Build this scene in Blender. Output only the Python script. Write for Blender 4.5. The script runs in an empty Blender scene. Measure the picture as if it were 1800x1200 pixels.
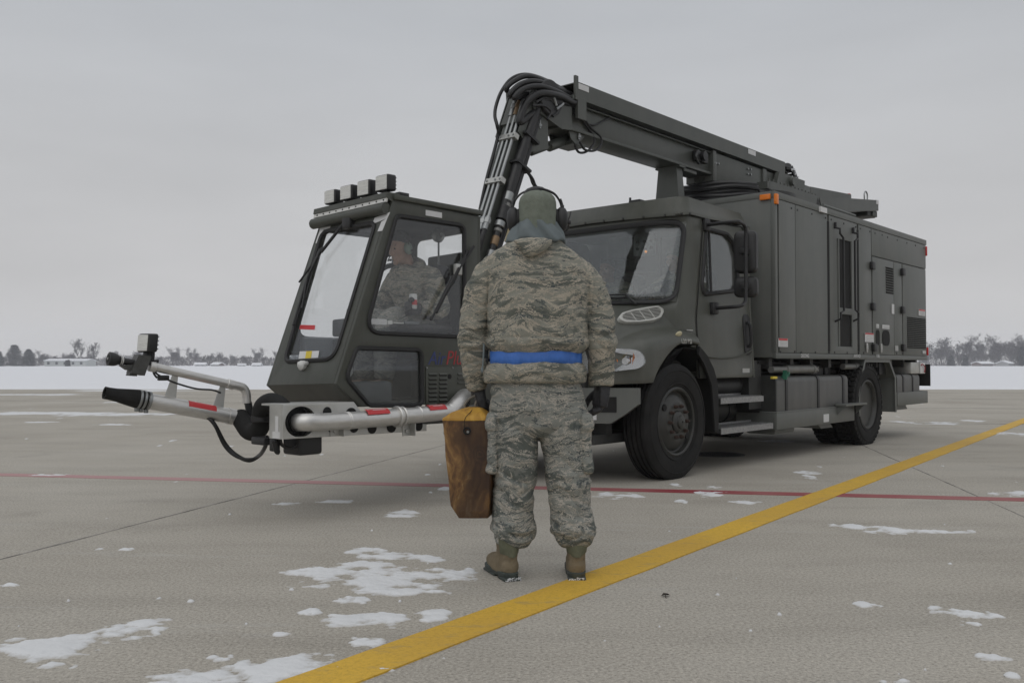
import bpy, bmesh, math, random
from mathutils import Vector, Matrix, noise
R = math.radians
rng = random.Random(7)

# ------------------------------------------------------------------ camera, sky, sun, exposure
FPX, CAM_H, HOR = 1575.0, 1.02, 640.0
PITCH = math.atan((HOR - 600) / FPX)
SC = bpy.context.scene
COL = SC.collection
cam_d = bpy.data.cameras.new("camera")
cam = bpy.data.objects.new("camera", cam_d)
COL.objects.link(cam)
cam_d.sensor_width = 36.0
cam_d.lens = 36.0 * FPX / 1800.0
cam_d.clip_start = 0.05
cam_d.clip_end = 9000
cam.location = (0, 0, CAM_H)
cam.rotation_euler = (R(90) + PITCH, 0, 0)
SC.camera = cam
SC.view_settings.view_transform = 'Standard'
SC.view_settings.look = 'None'
SC.view_settings.gamma = 1.0
SC.view_settings.exposure = 0.0
SC.cycles.volume_bounces = 2

SUN_EL, SUN_AZ = 52.0, 205.0            # azimuth measured clockwise from +Y
world = bpy.data.worlds.new("World")
SC.world = world
world.use_nodes = True
wn, wl = world.node_tree.nodes, world.node_tree.links
wn.clear()
w_out = wn.new('ShaderNodeOutputWorld')
w_bg = wn.new('ShaderNodeBackground')
w_sky = wn.new('ShaderNodeTexSky')
w_sky.sky_type = 'NISHITA'
w_sky.sun_disc = False
w_sky.sun_elevation = R(SUN_EL)
w_sky.sun_rotation = R(SUN_AZ)
w_bw = wn.new('ShaderNodeHueSaturation')
w_bw.inputs['Saturation'].default_value = 0.1
w_bw.inputs['Value'].default_value = 1.0
w_tc = wn.new('ShaderNodeTexCoord')
w_sep = wn.new('ShaderNodeSeparateXYZ')
w_ramp = wn.new('ShaderNodeValToRGB')     # an overcast deck: slightly dimmer and warmer at the horizon
w_ramp.color_ramp.elements[0].position = 0.0
w_ramp.color_ramp.elements[0].color = (5.6, 5.52, 5.5, 1)
w_ramp.color_ramp.elements[1].position = 1.0
w_ramp.color_ramp.elements[1].color = (7.6, 7.7, 7.9, 1)
for p_, c_ in ((0.10, (5.35, 5.33, 5.38, 1)), (0.2, (5.36, 5.42, 5.55, 1)), (0.36, (5.0, 5.2, 5.5, 1))):
    e_ = w_ramp.color_ramp.elements.new(p_)
    e_.color = c_
w_map = wn.new('ShaderNodeMapping')
w_map.inputs['Scale'].default_value = (1.0, 1.0, 4.0)
w_noi = wn.new('ShaderNodeTexNoise')
w_noi.inputs['Scale'].default_value = 2.2
w_noi.inputs['Detail'].default_value = 4
w_mr = wn.new('ShaderNodeMapRange')
w_mr.inputs['From Min'].default_value = 0.3
w_mr.inputs['From Max'].default_value = 0.7
w_mr.inputs['To Min'].default_value = 0.92
w_mr.inputs['To Max'].default_value = 1.06
w_mul = wn.new('ShaderNodeVectorMath')
w_mul.operation = 'SCALE'
w_mix = wn.new('ShaderNodeMix')
w_mix.data_type = 'RGBA'
w_mix.inputs['Factor'].default_value = 0.93
w_bg.inputs['Strength'].default_value = 0.1
wl.new(w_tc.outputs['Generated'], w_sep.inputs[0])
wl.new(w_sep.outputs['Z'], w_ramp.inputs[0])
wl.new(w_tc.outputs['Generated'], w_map.inputs[0])
wl.new(w_map.outputs[0], w_noi.inputs['Vector'])
wl.new(w_noi.outputs[0], w_mr.inputs['Value'])
wl.new(w_ramp.outputs[0], w_mul.inputs[0])
wl.new(w_mr.outputs[0], w_mul.inputs['Scale'])
wl.new(w_sky.outputs[0], w_bw.inputs['Color'])
wl.new(w_bw.outputs[0], w_mix.inputs['A'])
wl.new(w_mul.outputs[0], w_mix.inputs['B'])
wl.new(w_mix.outputs['Result'], w_bg.inputs['Color'])
wl.new(w_bg.outputs[0], w_out.inputs['Surface'])

sun_d = bpy.data.lights.new("sun", 'SUN')
sun = bpy.data.objects.new("sun", sun_d)
COL.objects.link(sun)
sun_d.energy = 0.5
sun_d.angle = R(60)
sun_d.color = (1.0, 0.97, 0.93)
_az = R(SUN_AZ)
_sd = Vector((math.sin(_az) * math.cos(R(SUN_EL)), math.cos(_az) * math.cos(R(SUN_EL)), math.sin(R(SUN_EL))))
sun.rotation_euler = _sd.to_track_quat('Z', 'Y').to_euler()
sun.location = _sd * 50

# ------------------------------------------------------------------ surveying: a picture point -> a point on a real plane
_cp, _sp = math.cos(PITCH), math.sin(PITCH)
def ray(px, py):
    a, b, c = (px - 900) / FPX, 1.0, -(py - 600) / FPX
    return Vector((a, _cp * b - _sp * c, _sp * b + _cp * c))
CAMP = Vector((0, 0, CAM_H))
def ground(px, py, z=0.0):
    r = ray(px, py)
    return CAMP + r * ((z - CAM_H) / r.z)
def at_depth(px, py, Y):
    r = ray(px, py)
    return CAMP + r * (Y / r.y)
YAW = R(41.5)
TF = Vector((-math.sin(YAW), -math.cos(YAW), 0))     # truck forward
TL = Vector((-TF.y, TF.x, 0))                        # truck left
TO = Vector((0.552, 8.756, 0))                       # ground under the front axle
def tloc(P):
    d = P - TO
    return Vector((d.dot(TF), d.dot(TL), d.z))
TCAM = tloc(CAMP)
def tdir(r):
    return Vector((r.dot(TF), r.dot(TL), r.z))
def S(px, py, ax, v):
    """point of the truck's own frame where the sight line meets the plane axis=v"""
    r = tdir(ray(px, py))
    return TCAM + r * ((v - TCAM[ax]) / r[ax])
def SPL(px, py, P0, N):
    r = tdir(ray(px, py))
    return TCAM + r * ((Vector(P0) - TCAM).dot(N) / r.dot(N))

# ------------------------------------------------------------------ materials
def _n(nt, t, **kw):
    n = nt.nodes.new(t)
    for k, v in kw.items():
        if k in n.inputs.keys():
            n.inputs[k].default_value = v
        else:
            setattr(n, k, v)
    return n
def ramp(nt, stops, interp='LINEAR'):
    n = nt.nodes.new('ShaderNodeValToRGB')
    cr = n.color_ramp
    cr.interpolation = interp
    while len(cr.elements) < len(stops):
        cr.elements.new(0.5)
    for e, (p, c) in zip(cr.elements, stops):
        e.position = p
        e.color = (c[0], c[1], c[2], 1) if not isinstance(c, (int, float)) else (c, c, c, 1)
    return n
def base(name):
    m = bpy.data.materials.new(name)
    m.use_nodes = True
    nt = m.node_tree
    return m, nt, nt.nodes['Principled BSDF']
def coords(nt, scale=(1, 1, 1), rot=(0, 0, 0)):
    tc = nt.nodes.new('ShaderNodeTexCoord')
    mp = nt.nodes.new('ShaderNodeMapping')
    mp.inputs['Scale'].default_value = scale
    mp.inputs['Rotation'].default_value = rot
    nt.links.new(tc.outputs['Object'], mp.inputs[0])
    return mp.outputs[0]
def mat(name, col, rough=0.5, metal=0.0, var=0.12, vscale=6.0, bump=0.0, bscale=60.0, rvar=0.08, spec=0.5, stretch=(1, 1, 1)):
    """paint, metal, rubber...: base colour with soft uneven wear and a little roughness change"""
    m, nt, b = base(name)
    co = coords(nt, stretch)
    n1 = _n(nt, 'ShaderNodeTexNoise', Scale=vscale, Detail=7.0, Roughness=0.65)
    nt.links.new(co, n1.inputs['Vector'])
    lo = tuple(c * (1 - var) for c in col)
    hi = tuple(min(1, c * (1 + var)) for c in col)
    r = ramp(nt, [(0.3, lo), (0.7, hi)])
    nt.links.new(n1.outputs[0], r.inputs[0])
    nt.links.new(r.outputs[0], b.inputs['Base Color'])
    mr = _n(nt, 'ShaderNodeMapRange')
    mr.inputs['To Min'].default_value = max(0, rough - rvar)
    mr.inputs['To Max'].default_value = min(1, rough + rvar)
    nt.links.new(n1.outputs[0], mr.inputs['Value'])
    nt.links.new(mr.outputs[0], b.inputs['Roughness'])
    b.inputs['Metallic'].default_value = metal
    b.inputs['Specular IOR Level'].default_value = spec
    if bump:
        n2 = _n(nt, 'ShaderNodeTexNoise', Scale=bscale, Detail=5.0)
        nt.links.new(co, n2.inputs['Vector'])
        bp = _n(nt, 'ShaderNodeBump', Strength=bump, Distance=0.01)
        nt.links.new(n2.outputs[0], bp.inputs['Height'])
        nt.links.new(bp.outputs[0], b.inputs['Normal'])
    return m
def weather(m, film=(0.22, 0.21, 0.19), amt=0.22, low=None, streak=(7, 7, .6)):
    """dust and dried salt on paint: rain-drawn streaks and blotches, thicker towards the road where low=(z0,z1)"""
    nt = m.node_tree; L = nt.links; b = nt.nodes['Principled BSDF']
    src = b.inputs['Base Color'].links[0].from_socket
    n = _n(nt, 'ShaderNodeTexNoise', Scale=1.0, Detail=7.0, Roughness=.68); L.new(coords(nt, streak), n.inputs['Vector'])
    n2 = _n(nt, 'ShaderNodeTexNoise', Scale=2.3, Detail=8.0, Roughness=.7); L.new(coords(nt), n2.inputs['Vector'])
    mu = _n(nt, 'ShaderNodeMath', operation='MULTIPLY'); L.new(n.outputs[0], mu.inputs[0]); L.new(n2.outputs[0], mu.inputs[1])
    r = ramp(nt, [(.17, 0.0), (.33, amt * .55), (.46, amt)]); L.new(mu.outputs[0], r.inputs[0])
    fac = r.outputs[0]
    if low:
        tc = nt.nodes.new('ShaderNodeTexCoord'); sp = _n(nt, 'ShaderNodeSeparateXYZ'); L.new(tc.outputs['Object'], sp.inputs[0])
        mr = _n(nt, 'ShaderNodeMapRange'); mr.inputs['From Min'].default_value = low[0]; mr.inputs['From Max'].default_value = low[1]; mr.inputs['To Min'].default_value = .8; mr.inputs['To Max'].default_value = 0
        L.new(sp.outputs['Z'], mr.inputs['Value'])
        m3 = _n(nt, 'ShaderNodeMath', operation='MULTIPLY'); L.new(mr.outputs[0], m3.inputs[0]); L.new(n2.outputs[0], m3.inputs[1])
        m4 = _n(nt, 'ShaderNodeMath', operation='MULTIPLY_ADD'); m4.inputs[1].default_value = .28; L.new(m3.outputs[0], m4.inputs[0]); L.new(fac, m4.inputs[2]); fac = m4.outputs[0]
    mx = _n(nt, 'ShaderNodeMix', data_type='RGBA'); mx.inputs['B'].default_value = (*film, 1)
    L.new(fac, mx.inputs['Factor']); L.new(src, mx.inputs['A']); L.new(mx.outputs['Result'], b.inputs['Base Color'])
    return m
def glass_mat(name, tint, boost=1.0, dust=0.0):
    """clear pane: transmits with a tint, mirrors the sky by angle (Schlick), plus a thin film of road dust"""
    m, nt, b = base(name)
    nt.nodes.remove(b)
    out = nt.nodes['Material Output']
    lw = _n(nt, 'ShaderNodeLayerWeight', Blend=0.5)
    pw = _n(nt, 'ShaderNodeMath', operation='POWER')
    pw.inputs[1].default_value = 5
    ma = _n(nt, 'ShaderNodeMath', operation='MULTIPLY_ADD')
    ma.inputs[1].default_value = 0.92
    ma.inputs[2].default_value = 0.04 * boost
    ma.use_clamp = True
    nt.links.new(lw.outputs['Facing'], pw.inputs[0])
    nt.links.new(pw.outputs[0], ma.inputs[0])
    tr = _n(nt, 'ShaderNodeBsdfTransparent')
    tr.inputs[0].default_value = (*tint, 1)
    gl = _n(nt, 'ShaderNodeBsdfGlossy', Roughness=0.0)
    gl.inputs[0].default_value = (0.95, 0.97, 1, 1)
    mx = nt.nodes.new('ShaderNodeMixShader')
    nt.links.new(ma.outputs[0], mx.inputs[0])
    nt.links.new(tr.outputs[0], mx.inputs[1])
    nt.links.new(gl.outputs[0], mx.inputs[2])
    last = mx
    if dust:
        df = _n(nt, 'ShaderNodeBsdfDiffuse')
        df.inputs[0].default_value = (0.42, 0.42, 0.40, 1)
        no = _n(nt, 'ShaderNodeTexNoise', Scale=3.0, Detail=6.0)
        nt.links.new(coords(nt), no.inputs['Vector'])
        mr = _n(nt, 'ShaderNodeMapRange')
        mr.inputs['From Min'].default_value = 0.3
        mr.inputs['From Max'].default_value = 0.75
        mr.inputs['To Min'].default_value = dust * 0.5
        mr.inputs['To Max'].default_value = dust * 1.6
        nt.links.new(no.outputs[0], mr.inputs['Value'])
        m2 = nt.nodes.new('ShaderNodeMixShader')
        nt.links.new(mr.outputs[0], m2.inputs[0])
        nt.links.new(mx.outputs[0], m2.inputs[1])
        nt.links.new(df.outputs[0], m2.inputs[2])
        last = m2
    nt.links.new(last.outputs[0], out.inputs['Surface'])
    return m

M = {}
M['paint_cab'] = mat('olive_cab_paint', (0.066, 0.070, 0.058), 0.42, var=0.10, vscale=3.0, bump=0.03, bscale=250)
M['paint_box'] = mat('grey_green_panel_paint', (0.112, 0.120, 0.112), 0.5, var=0.09, vscale=2.2, bump=0.03, bscale=250, stretch=(1, 1, 0.25))
M['paint_dark'] = mat('dark_chassis_paint', (0.03, 0.031, 0.03), 0.55, var=0.2)  # dark paint of the frame, steps, turntable and small fittings
M['boom'] = mat('boom_paint', (0.066, 0.072, 0.064), 0.45, var=0.12, vscale=2.0, bump=0.03, bscale=200)
M['cabin'] = mat('cabin_paint', (0.050, 0.054, 0.044), 0.45, var=0.10, vscale=3.0, bump=0.05, bscale=200)
M['rubber'] = mat('tyre_rubber', (0.013, 0.013, 0.013), 0.8, var=0.3, vscale=9, bump=0.25, bscale=60, spec=0.25)
M['hose'] = mat('black_hose', (0.014, 0.014, 0.015), 0.45, var=0.2)
M['black'] = mat('black_plastic', (0.018, 0.018, 0.019), 0.5, var=0.15)
M['wheel'] = mat('wheel_paint', (0.033, 0.034, 0.031), 0.5, var=0.25, vscale=12)
M['void'] = mat('dark_recess', (0.012, 0.012, 0.012), 0.9)
M['gasket'] = mat('window_rubber', (0.016, 0.016, 0.017), 0.6)
M['alu'] = mat('brushed_aluminium', (0.62, 0.61, 0.59), 0.42, metal=0.85, var=0.12, vscale=8, bump=0.06, bscale=120, stretch=(1, 1, 4))
M['alu_flat'] = mat('dull_aluminium_sheet', (0.50, 0.50, 0.48), 0.5, metal=0.7, var=0.12, vscale=7, bump=0.05, bscale=90)
M['steel'] = mat('zinc_steel', (0.30, 0.31, 0.31), 0.4, metal=0.9, var=0.15)
M['brass'] = mat('brass_fitting', (0.22, 0.15, 0.09), 0.5, metal=0.6, var=0.2)
M['white'] = mat('white_sticker', (0.62, 0.62, 0.62), 0.5, var=0.06)
M['grey_print'] = mat('grey_lettering', (0.42, 0.42, 0.41), 0.6)
M['red'] = mat('red_sticker', (0.50, 0.03, 0.035), 0.45, var=0.08)
M['text_red'] = mat('red_lettering', (0.30, 0.03, 0.035), 0.5)
M['text_blue'] = mat('blue_lettering', (0.03, 0.045, 0.16), 0.5)
M['orange'] = mat('amber_lens', (0.75, 0.20, 0.02), 0.25, var=0.1, vscale=60)
M['redlens'] = mat('red_lens', (0.50, 0.02, 0.02), 0.25)
M['yellow'] = mat('yellow_tag', (0.65, 0.50, 0.04), 0.5)
M['tan'] = mat('tan_tag', (0.42, 0.36, 0.22), 0.5)
M['lens'] = mat('lamp_lens', (0.68, 0.68, 0.65), 0.35, metal=0.2, var=0.18, vscale=14, bump=0.2, bscale=40, stretch=(1, 1, 9))
M['chrome'] = mat('headlamp_reflector', (0.50, 0.50, 0.51), 0.16, metal=1.0, var=0.03, rvar=.02)
M['grille'] = mat('pale_intake_frame', (0.46, 0.46, 0.43), 0.4, metal=0.2)
M['grating'] = mat('step_grating', (0.30, 0.30, 0.30), 0.5, metal=0.5, var=0.3, vscale=40)
M['tank'] = mat('tank_paint', (0.052, 0.054, 0.052), 0.4, var=0.14, vscale=2.0, stretch=(3, 1, 1))
M['seat'] = mat('seat_cloth', (0.02, 0.021, 0.026), 0.85, var=0.15)
M['dash'] = mat('dash_plastic', (0.20, 0.205, 0.20), 0.55)
M['console'] = mat('grey_console', (0.13, 0.14, 0.15), 0.5)
M['rust'] = mat('rusty_nut', (0.045, 0.026, 0.020), 0.7, var=0.3, vscale=60)
M['pvc'] = mat('white_pipe', (0.6, 0.6, 0.58), 0.4)
M['glass_cab'] = glass_mat('cab_glass', (0.80, 0.83, 0.82), 2.4, 0.10)
M['glass_wind'] = glass_mat('windscreen_glass', (0.86, 0.89, 0.88), 1.8, 0.03)
M['glass_op'] = glass_mat('cabin_glass', (0.975, 0.98, 0.98), 1.1, 0.018)
M['glass_dim'] = glass_mat('tinted_cabin_glass', (0.80, 0.82, 0.83), 1.2, 0.05)
M['clear'] = glass_mat('headlamp_cover', (0.93, 0.94, 0.94), 1.5, 0.03)

weather(M['paint_box'], amt=.30, low=(.2, 1.0), streak=(5, 5, .35)); weather(M['paint_cab'], amt=.20, low=(.3, 1.3)); weather(M['boom'], amt=.18); weather(M['cabin'], amt=.16)
weather(M['tank'], amt=.3, low=(.3, 1.0)); weather(M['rubber'], (.09, .085, .08), .16, None, (6, 6, 6)); weather(M['wheel'], (.11, .10, .09), .14, None, (6, 6, 6)); weather(M['paint_dark'], (.12, .115, .105), .2, None, (3, 3, 3))
# ------------------------------------------------------------------ mesh helpers
def rnd2(poly, r, n=5):
    """round the corners of a 2D polygon"""
    out = []
    N = len(poly)
    for i in range(N):
        p0, p1, p2 = Vector(poly[i - 1][:2]), Vector(poly[i][:2]), Vector(poly[(i + 1) % N][:2])
        rr = r[i] if isinstance(r, (list, tuple)) else r
        a, b = (p0 - p1), (p2 - p1)
        la, lb = a.length, b.length
        if rr <= 0 or la < 1e-6 or lb < 1e-6:
            out.append(tuple(p1)); continue
        a /= la; b /= lb
        ang = math.acos(max(-1, min(1, a.dot(b))))
        d = min(rr / max(math.tan(ang / 2), 0.05), la * .48, lb * .48)
        s, e = p1 + a * d, p1 + b * d
        for k in range(n + 1):
            t = k / n
            out.append(tuple(s * (1 - t) ** 2 + p1 * 2 * t * (1 - t) + e * t ** 2))
    return out
def catmull(pts, n=8):
    P = [Vector(p) for p in pts]
    if len(P) < 3:
        return P
    P = [P[0] * 2 - P[1]] + P + [P[-1] * 2 - P[-2]]
    out = []
    for i in range(1, len(P) - 2):
        for k in range(n):
            t = k / n
            a, b, c, d = P[i - 1], P[i], P[i + 1], P[i + 2]
            out.append(0.5 * ((2 * b) + (c - a) * t + (2 * a - 5 * b + 4 * c - d) * t * t + (3 * b - a - 3 * c + d) * t ** 3))
    out.append(P[-2])
    return out

class MB:
    def __init__(s, xf=None):
        s.bm = bmesh.new(); s.xf = xf
    def _mesh(s, verts, faces):
        vs = [s.bm.verts.new(v) for v in verts]
        for f in faces:
            try: s.bm.faces.new([vs[i] for i in f])
            except ValueError: pass
        return s
    def box(s, x0, x1, y0, y1, z0, z1, bev=0.0, mtx=None, seg=2):
        b = bmesh.new()
        c = [(x, y, z) for x in (x0, x1) for y in (y0, y1) for z in (z0, z1)]
        v = [b.verts.new(p) for p in c]
        for f in ((0, 1, 3, 2), (4, 6, 7, 5), (0, 4, 5, 1), (2, 3, 7, 6), (0, 2, 6, 4), (1, 5, 7, 3)):
            b.faces.new([v[i] for i in f])
        if bev > 0:
            bmesh.ops.bevel(b, geom=b.edges[:], offset=bev, segments=seg, affect='EDGES', profile=0.5)
        return s.merge(b, mtx)
    def merge(s, b, mtx=None):
        if mtx is not None:
            bmesh.ops.transform(b, matrix=mtx, verts=b.verts[:])
        b.verts.index_update()
        vs = [s.bm.verts.new(v.co) for v in b.verts]
        for f in b.faces:
            try: s.bm.faces.new([vs[v.index] for v in f.verts])
            except ValueError: pass
        b.free()
        return s
    def tube(s, pts, r, seg=10, smooth=0, closed=False, caps=True, flat=1.0):
        P = [Vector(p) for p in pts]
        if smooth: P = catmull(P, smooth)
        n = len(P)
        rs = r if isinstance(r, (list, tuple)) else [r] * n
        if len(rs) != n:
            rs = [rs[min(len(rs) - 1, int(i * (len(rs) - 1) / max(1, n - 1)))] + 0 for i in range(n)]
        up = None
        rings = []
        for i in range(n):
            if closed: t = (P[(i + 1) % n] - P[i - 1])
            else: t = P[min(i + 1, n - 1)] - P[max(i - 1, 0)]
            if t.length < 1e-9: t = Vector((0, 0, 1))
            t.normalize()
            if up is None:
                a = Vector((0, 0, 1)) if abs(t.z) < .9 else Vector((1, 0, 0))
                up = (a - t * a.dot(t)).normalized()
            else:
                up = (up - t * up.dot(t))
                if up.length < 1e-6: up = t.orthogonal()
                up.normalize()
            sd = t.cross(up)
            rings.append([P[i] + (up * math.cos(2 * math.pi * k / seg) * flat + sd * math.sin(2 * math.pi * k / seg)) * rs[i] for k in range(seg)])
        return s.rings(rings, closed, caps)
    def rings(s, rings, closed=False, caps=True):
        vs = [[s.bm.verts.new(p) for p in rg] for rg in rings]
        n, m = len(vs), len(vs[0])
        for i in range(n if closed else n - 1):
            a, b = vs[i], vs[(i + 1) % n]
            for k in range(m):
                try: s.bm.faces.new((a[k], a[(k + 1) % m], b[(k + 1) % m], b[k]))
                except ValueError: pass
        if caps and not closed:
            try: s.bm.faces.new(vs[0][::-1]); s.bm.faces.new(vs[-1])
            except ValueError: pass
        return s
    def cyl(s, p0, p1, r0, r1=None, seg=20, bev=0.0):
        p0, p1 = Vector(p0), Vector(p1)
        r1 = r0 if r1 is None else r1
        if bev:
            d = (p1 - p0).normalized() * bev
            return s.tube([p0, p0 + d, p1 - d, p1], [r0 - bev, r0, r1, r1 - bev], seg)
        return s.tube([p0, p1], [r0, r1], seg)
    def lathe(s, c, prof, seg=48, axis=1, close=False):
        """profile of (radius, offset along axis) turned about the axis through c"""
        c = Vector(c)
        rings = []
        for r, o in prof:
            rg = []
            for k in range(seg):
                a = 2 * math.pi * k / seg
                u, w = r * math.cos(a), r * math.sin(a)
                if axis == 1: v = Vector((u, o, w))
                elif axis == 0: v = Vector((o, u, w))
                else: v = Vector((u, w, o))
                rg.append(c + v)
            rings.append(rg)
        return s.rings(rings, close, False)
    def prism(s, pts, ext):
        P = [Vector(p) for p in pts]
        e = Vector(ext)
        return s.rings([P, [p + e for p in P]])
    def plate(s, outer, holes, t, fn, bev=0.0):
        """flat plate with holes: 2D outline (u,v) filled, thickness t along w, then mapped by fn(u,v,w)"""
        cu = bpy.data.curves.new('tmp', 'CURVE')
        cu.dimensions = '2D'; cu.fill_mode = 'BOTH'
        cu.extrude = max(t / 2 - bev, 1e-5); cu.bevel_depth = bev; cu.bevel_resolution = 1; cu.offset = -bev
        for lp in [outer] + list(holes):
            sp = cu.splines.new('POLY')
            sp.points.add(len(lp) - 1)
            for p, q in zip(sp.points, lp): p.co = (q[0], q[1], 0, 1)
            sp.use_cyclic_u = True
        o = bpy.data.objects.new('tmp', cu)
        me = bpy.data.meshes.new_from_object(o)
        b = bmesh.new(); b.from_mesh(me)
        for v in b.verts: v.co = Vector(fn(v.co.x, v.co.y, v.co.z))
        s.merge(b)
        bpy.data.objects.remove(o); bpy.data.curves.remove(cu); bpy.data.meshes.remove(me)
        return s
    def text(s, body, size, fn, ext=0.001, shear=0.0, font_sx=1.0):
        cu = bpy.data.curves.new('tmp', 'FONT')
        cu.body = body; cu.size = size; cu.extrude = ext; cu.shear = shear; cu.resolution_u = 3
        o = bpy.data.objects.new('tmp', cu)
        me = bpy.data.meshes.new_from_object(o)
        b = bmesh.new(); b.from_mesh(me)
        for v in b.verts: v.co = Vector(fn(v.co.x * font_sx, v.co.y, v.co.z))
        s.merge(b)
        bpy.data.objects.remove(o); bpy.data.curves.remove(cu); bpy.data.meshes.remove(me)
        return s
    def build(s, name, material, parent=None, smooth=40, loc=None):
        if s.xf:
            for v in s.bm.verts: v.co = Vector(s.xf(v.co))
        bmesh.ops.remove_doubles(s.bm, verts=s.bm.verts[:], dist=1e-6)
        bmesh.ops.recalc_face_normals(s.bm, faces=s.bm.faces[:])
        me = bpy.data.meshes.new(name)
        s.bm.to_mesh(me); s.bm.free()
        return link(name, me, material, parent, smooth, loc)
def link(name, me, material, parent=None, smooth=40, loc=None):
    me.materials.append(M[material] if isinstance(material, str) else material)
    if smooth and len(me.polygons):
        me.polygons.foreach_set('use_smooth', [True] * len(me.polygons))
        try: me.set_sharp_from_angle(angle=R(smooth))
        except Exception: pass
    o = bpy.data.objects.new(name, me)
    COL.objects.link(o)
    if parent: o.parent = parent
    if loc is not None: o.location = loc
    return o
def tag(o, label=None, cat=None, group=None, kind=None):
    if label: o['label'] = label
    if cat: o['category'] = cat
    if group: o['group'] = group
    if kind: o['kind'] = kind
    return o
def empty(name, loc=(0, 0, 0), rz=0.0):
    o = bpy.data.objects.new(name, None)
    o.empty_display_size = 0.2
    COL.objects.link(o)
    o.location = loc; o.rotation_euler = (0, 0, rz)
    return o
def copy_tree(o, parent=None):
    c = o.copy(); COL.objects.link(c)
    if parent: c.parent = parent
    for ch in list(o.children): copy_tree(ch, c)
    return c
def px_seg(a, b, n):
    return [a + (b - a) * i / n for i in range(n + 1)]
HAZE = 0.00055
# ------------------------------------------------------------------ the setting: concrete apron, painted lines, snow, far trees
def concrete_mat():
    m, nt, b = base('apron_concrete')
    L = nt.links
    co = coords(nt)
    big = _n(nt, 'ShaderNodeTexNoise', Scale=0.35, Detail=6.0, Roughness=0.6)
    L.new(co, big.inputs['Vector'])
    rb = ramp(nt, [(0.3, (0.345, 0.318, 0.272)), (0.5, (0.402, 0.374, 0.325)), (0.7, (0.442, 0.415, 0.366))])
    L.new(big.outputs[0], rb.inputs[0])
    # broom and weather streaks running across the slabs
    st = _n(nt, 'ShaderNodeTexNoise', Scale=1.0, Detail=6.0, Roughness=0.65)
    L.new(coords(nt, (0.5, 2.2, 1), (0, 0, R(10))), st.inputs['Vector'])
    rs = ramp(nt, [(0.32, 0.90), (0.5, 1.0), (0.68, 1.05)])
    L.new(st.outputs[0], rs.inputs[0])
    m1 = _n(nt, 'ShaderNodeMix', data_type='RGBA', blend_type='MULTIPLY')
    m1.inputs['Factor'].default_value = 1
    L.new(rb.outputs[0], m1.inputs['A']); L.new(rs.outputs[0], m1.inputs['B'])
    # exposed aggregate: fine light and dark grains
    ag = _n(nt, 'ShaderNodeTexNoise', Scale=70.0, Detail=4.0, Roughness=0.9)
    L.new(co, ag.inputs['Vector'])
    ra = ramp(nt, [(0.30, 0.30), (0.42, 0.78), (0.52, 1.0), (0.60, 1.2), (0.72, 1.7)])
    L.new(ag.outputs[0], ra.inputs[0])
    m2 = _n(nt, 'ShaderNodeMix', data_type='RGBA', blend_type='MULTIPLY')
    m2.inputs['Factor'].default_value = 1
    L.new(m1.outputs['Result'], m2.inputs['A']); L.new(ra.outputs[0], m2.inputs['B'])
    vo = _n(nt, 'ShaderNodeTexVoronoi', Scale=38.0, Randomness=1.0)
    L.new(co, vo.inputs['Vector'])
    rv = ramp(nt, [(0.0, 0.5), (0.13, 0.62), (0.2, 1.0)])
    L.new(vo.outputs['Distance'], rv.inputs[0])
    pick = _n(nt, 'ShaderNodeTexNoise', Scale=9.0, Detail=2.0)
    L.new(co, pick.inputs['Vector'])
    rp = ramp(nt, [(0.5, 0.0), (0.62, 0.75)])
    L.new(pick.outputs[0], rp.inputs[0])
    m3 = _n(nt, 'ShaderNodeMix', data_type='RGBA', blend_type='MULTIPLY')
    L.new(rp.outputs[0], m3.inputs['Factor']); L.new(m2.outputs['Result'], m3.inputs['A']); L.new(rv.outputs[0], m3.inputs['B'])
    # old oil and damp stains
    os_ = _n(nt, 'ShaderNodeTexNoise', Scale=0.9, Detail=7.0, Roughness=0.62, Distortion=0.5)
    L.new(coords(nt, (1, 1.6, 1), (0, 0, R(25))), os_.inputs['Vector'])
    ro = ramp(nt, [(0.58, 1.0), (0.68, 0.90), (0.78, 0.80)]); L.new(os_.outputs[0], ro.inputs[0])
    m3b = _n(nt, 'ShaderNodeMix', data_type='RGBA', blend_type='MULTIPLY'); m3b.inputs['Factor'].default_value = 1
    L.new(m3.outputs['Result'], m3b.inputs['A']); L.new(ro.outputs[0], m3b.inputs['B']); m3 = m3b
    # wind-blown frost film
    fr = _n(nt, 'ShaderNodeTexNoise', Scale=1.0, Detail=8.0, Roughness=0.7, Distortion=0.4)
    L.new(coords(nt, (0.5, 2.4, 1), (0, 0, R(8))), fr.inputs['Vector'])
    rf = ramp(nt, [(0.60, 0.0), (0.74, 0.35), (0.82, 0.6)])
    L.new(fr.outputs[0], rf.inputs[0])
    m4 = _n(nt, 'ShaderNodeMix', data_type='RGBA')
    m4.inputs['B'].default_value = (0.5, 0.5, 0.49, 1)
    L.new(rf.outputs[0], m4.inputs['Factor']); L.new(m3.outputs['Result'], m4.inputs['A'])
    L.new(m4.outputs['Result'], b.inputs['Base Color'])
    b.inputs['Roughness'].default_value = 0.85
    b.inputs['Specular IOR Level'].default_value = 0.25
    bp = _n(nt, 'ShaderNodeBump', Strength=0.5, Distance=0.004)
    L.new(ag.outputs[0], bp.inputs['Height']); L.new(bp.outputs[0], b.inputs['Normal'])
    return m
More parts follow.
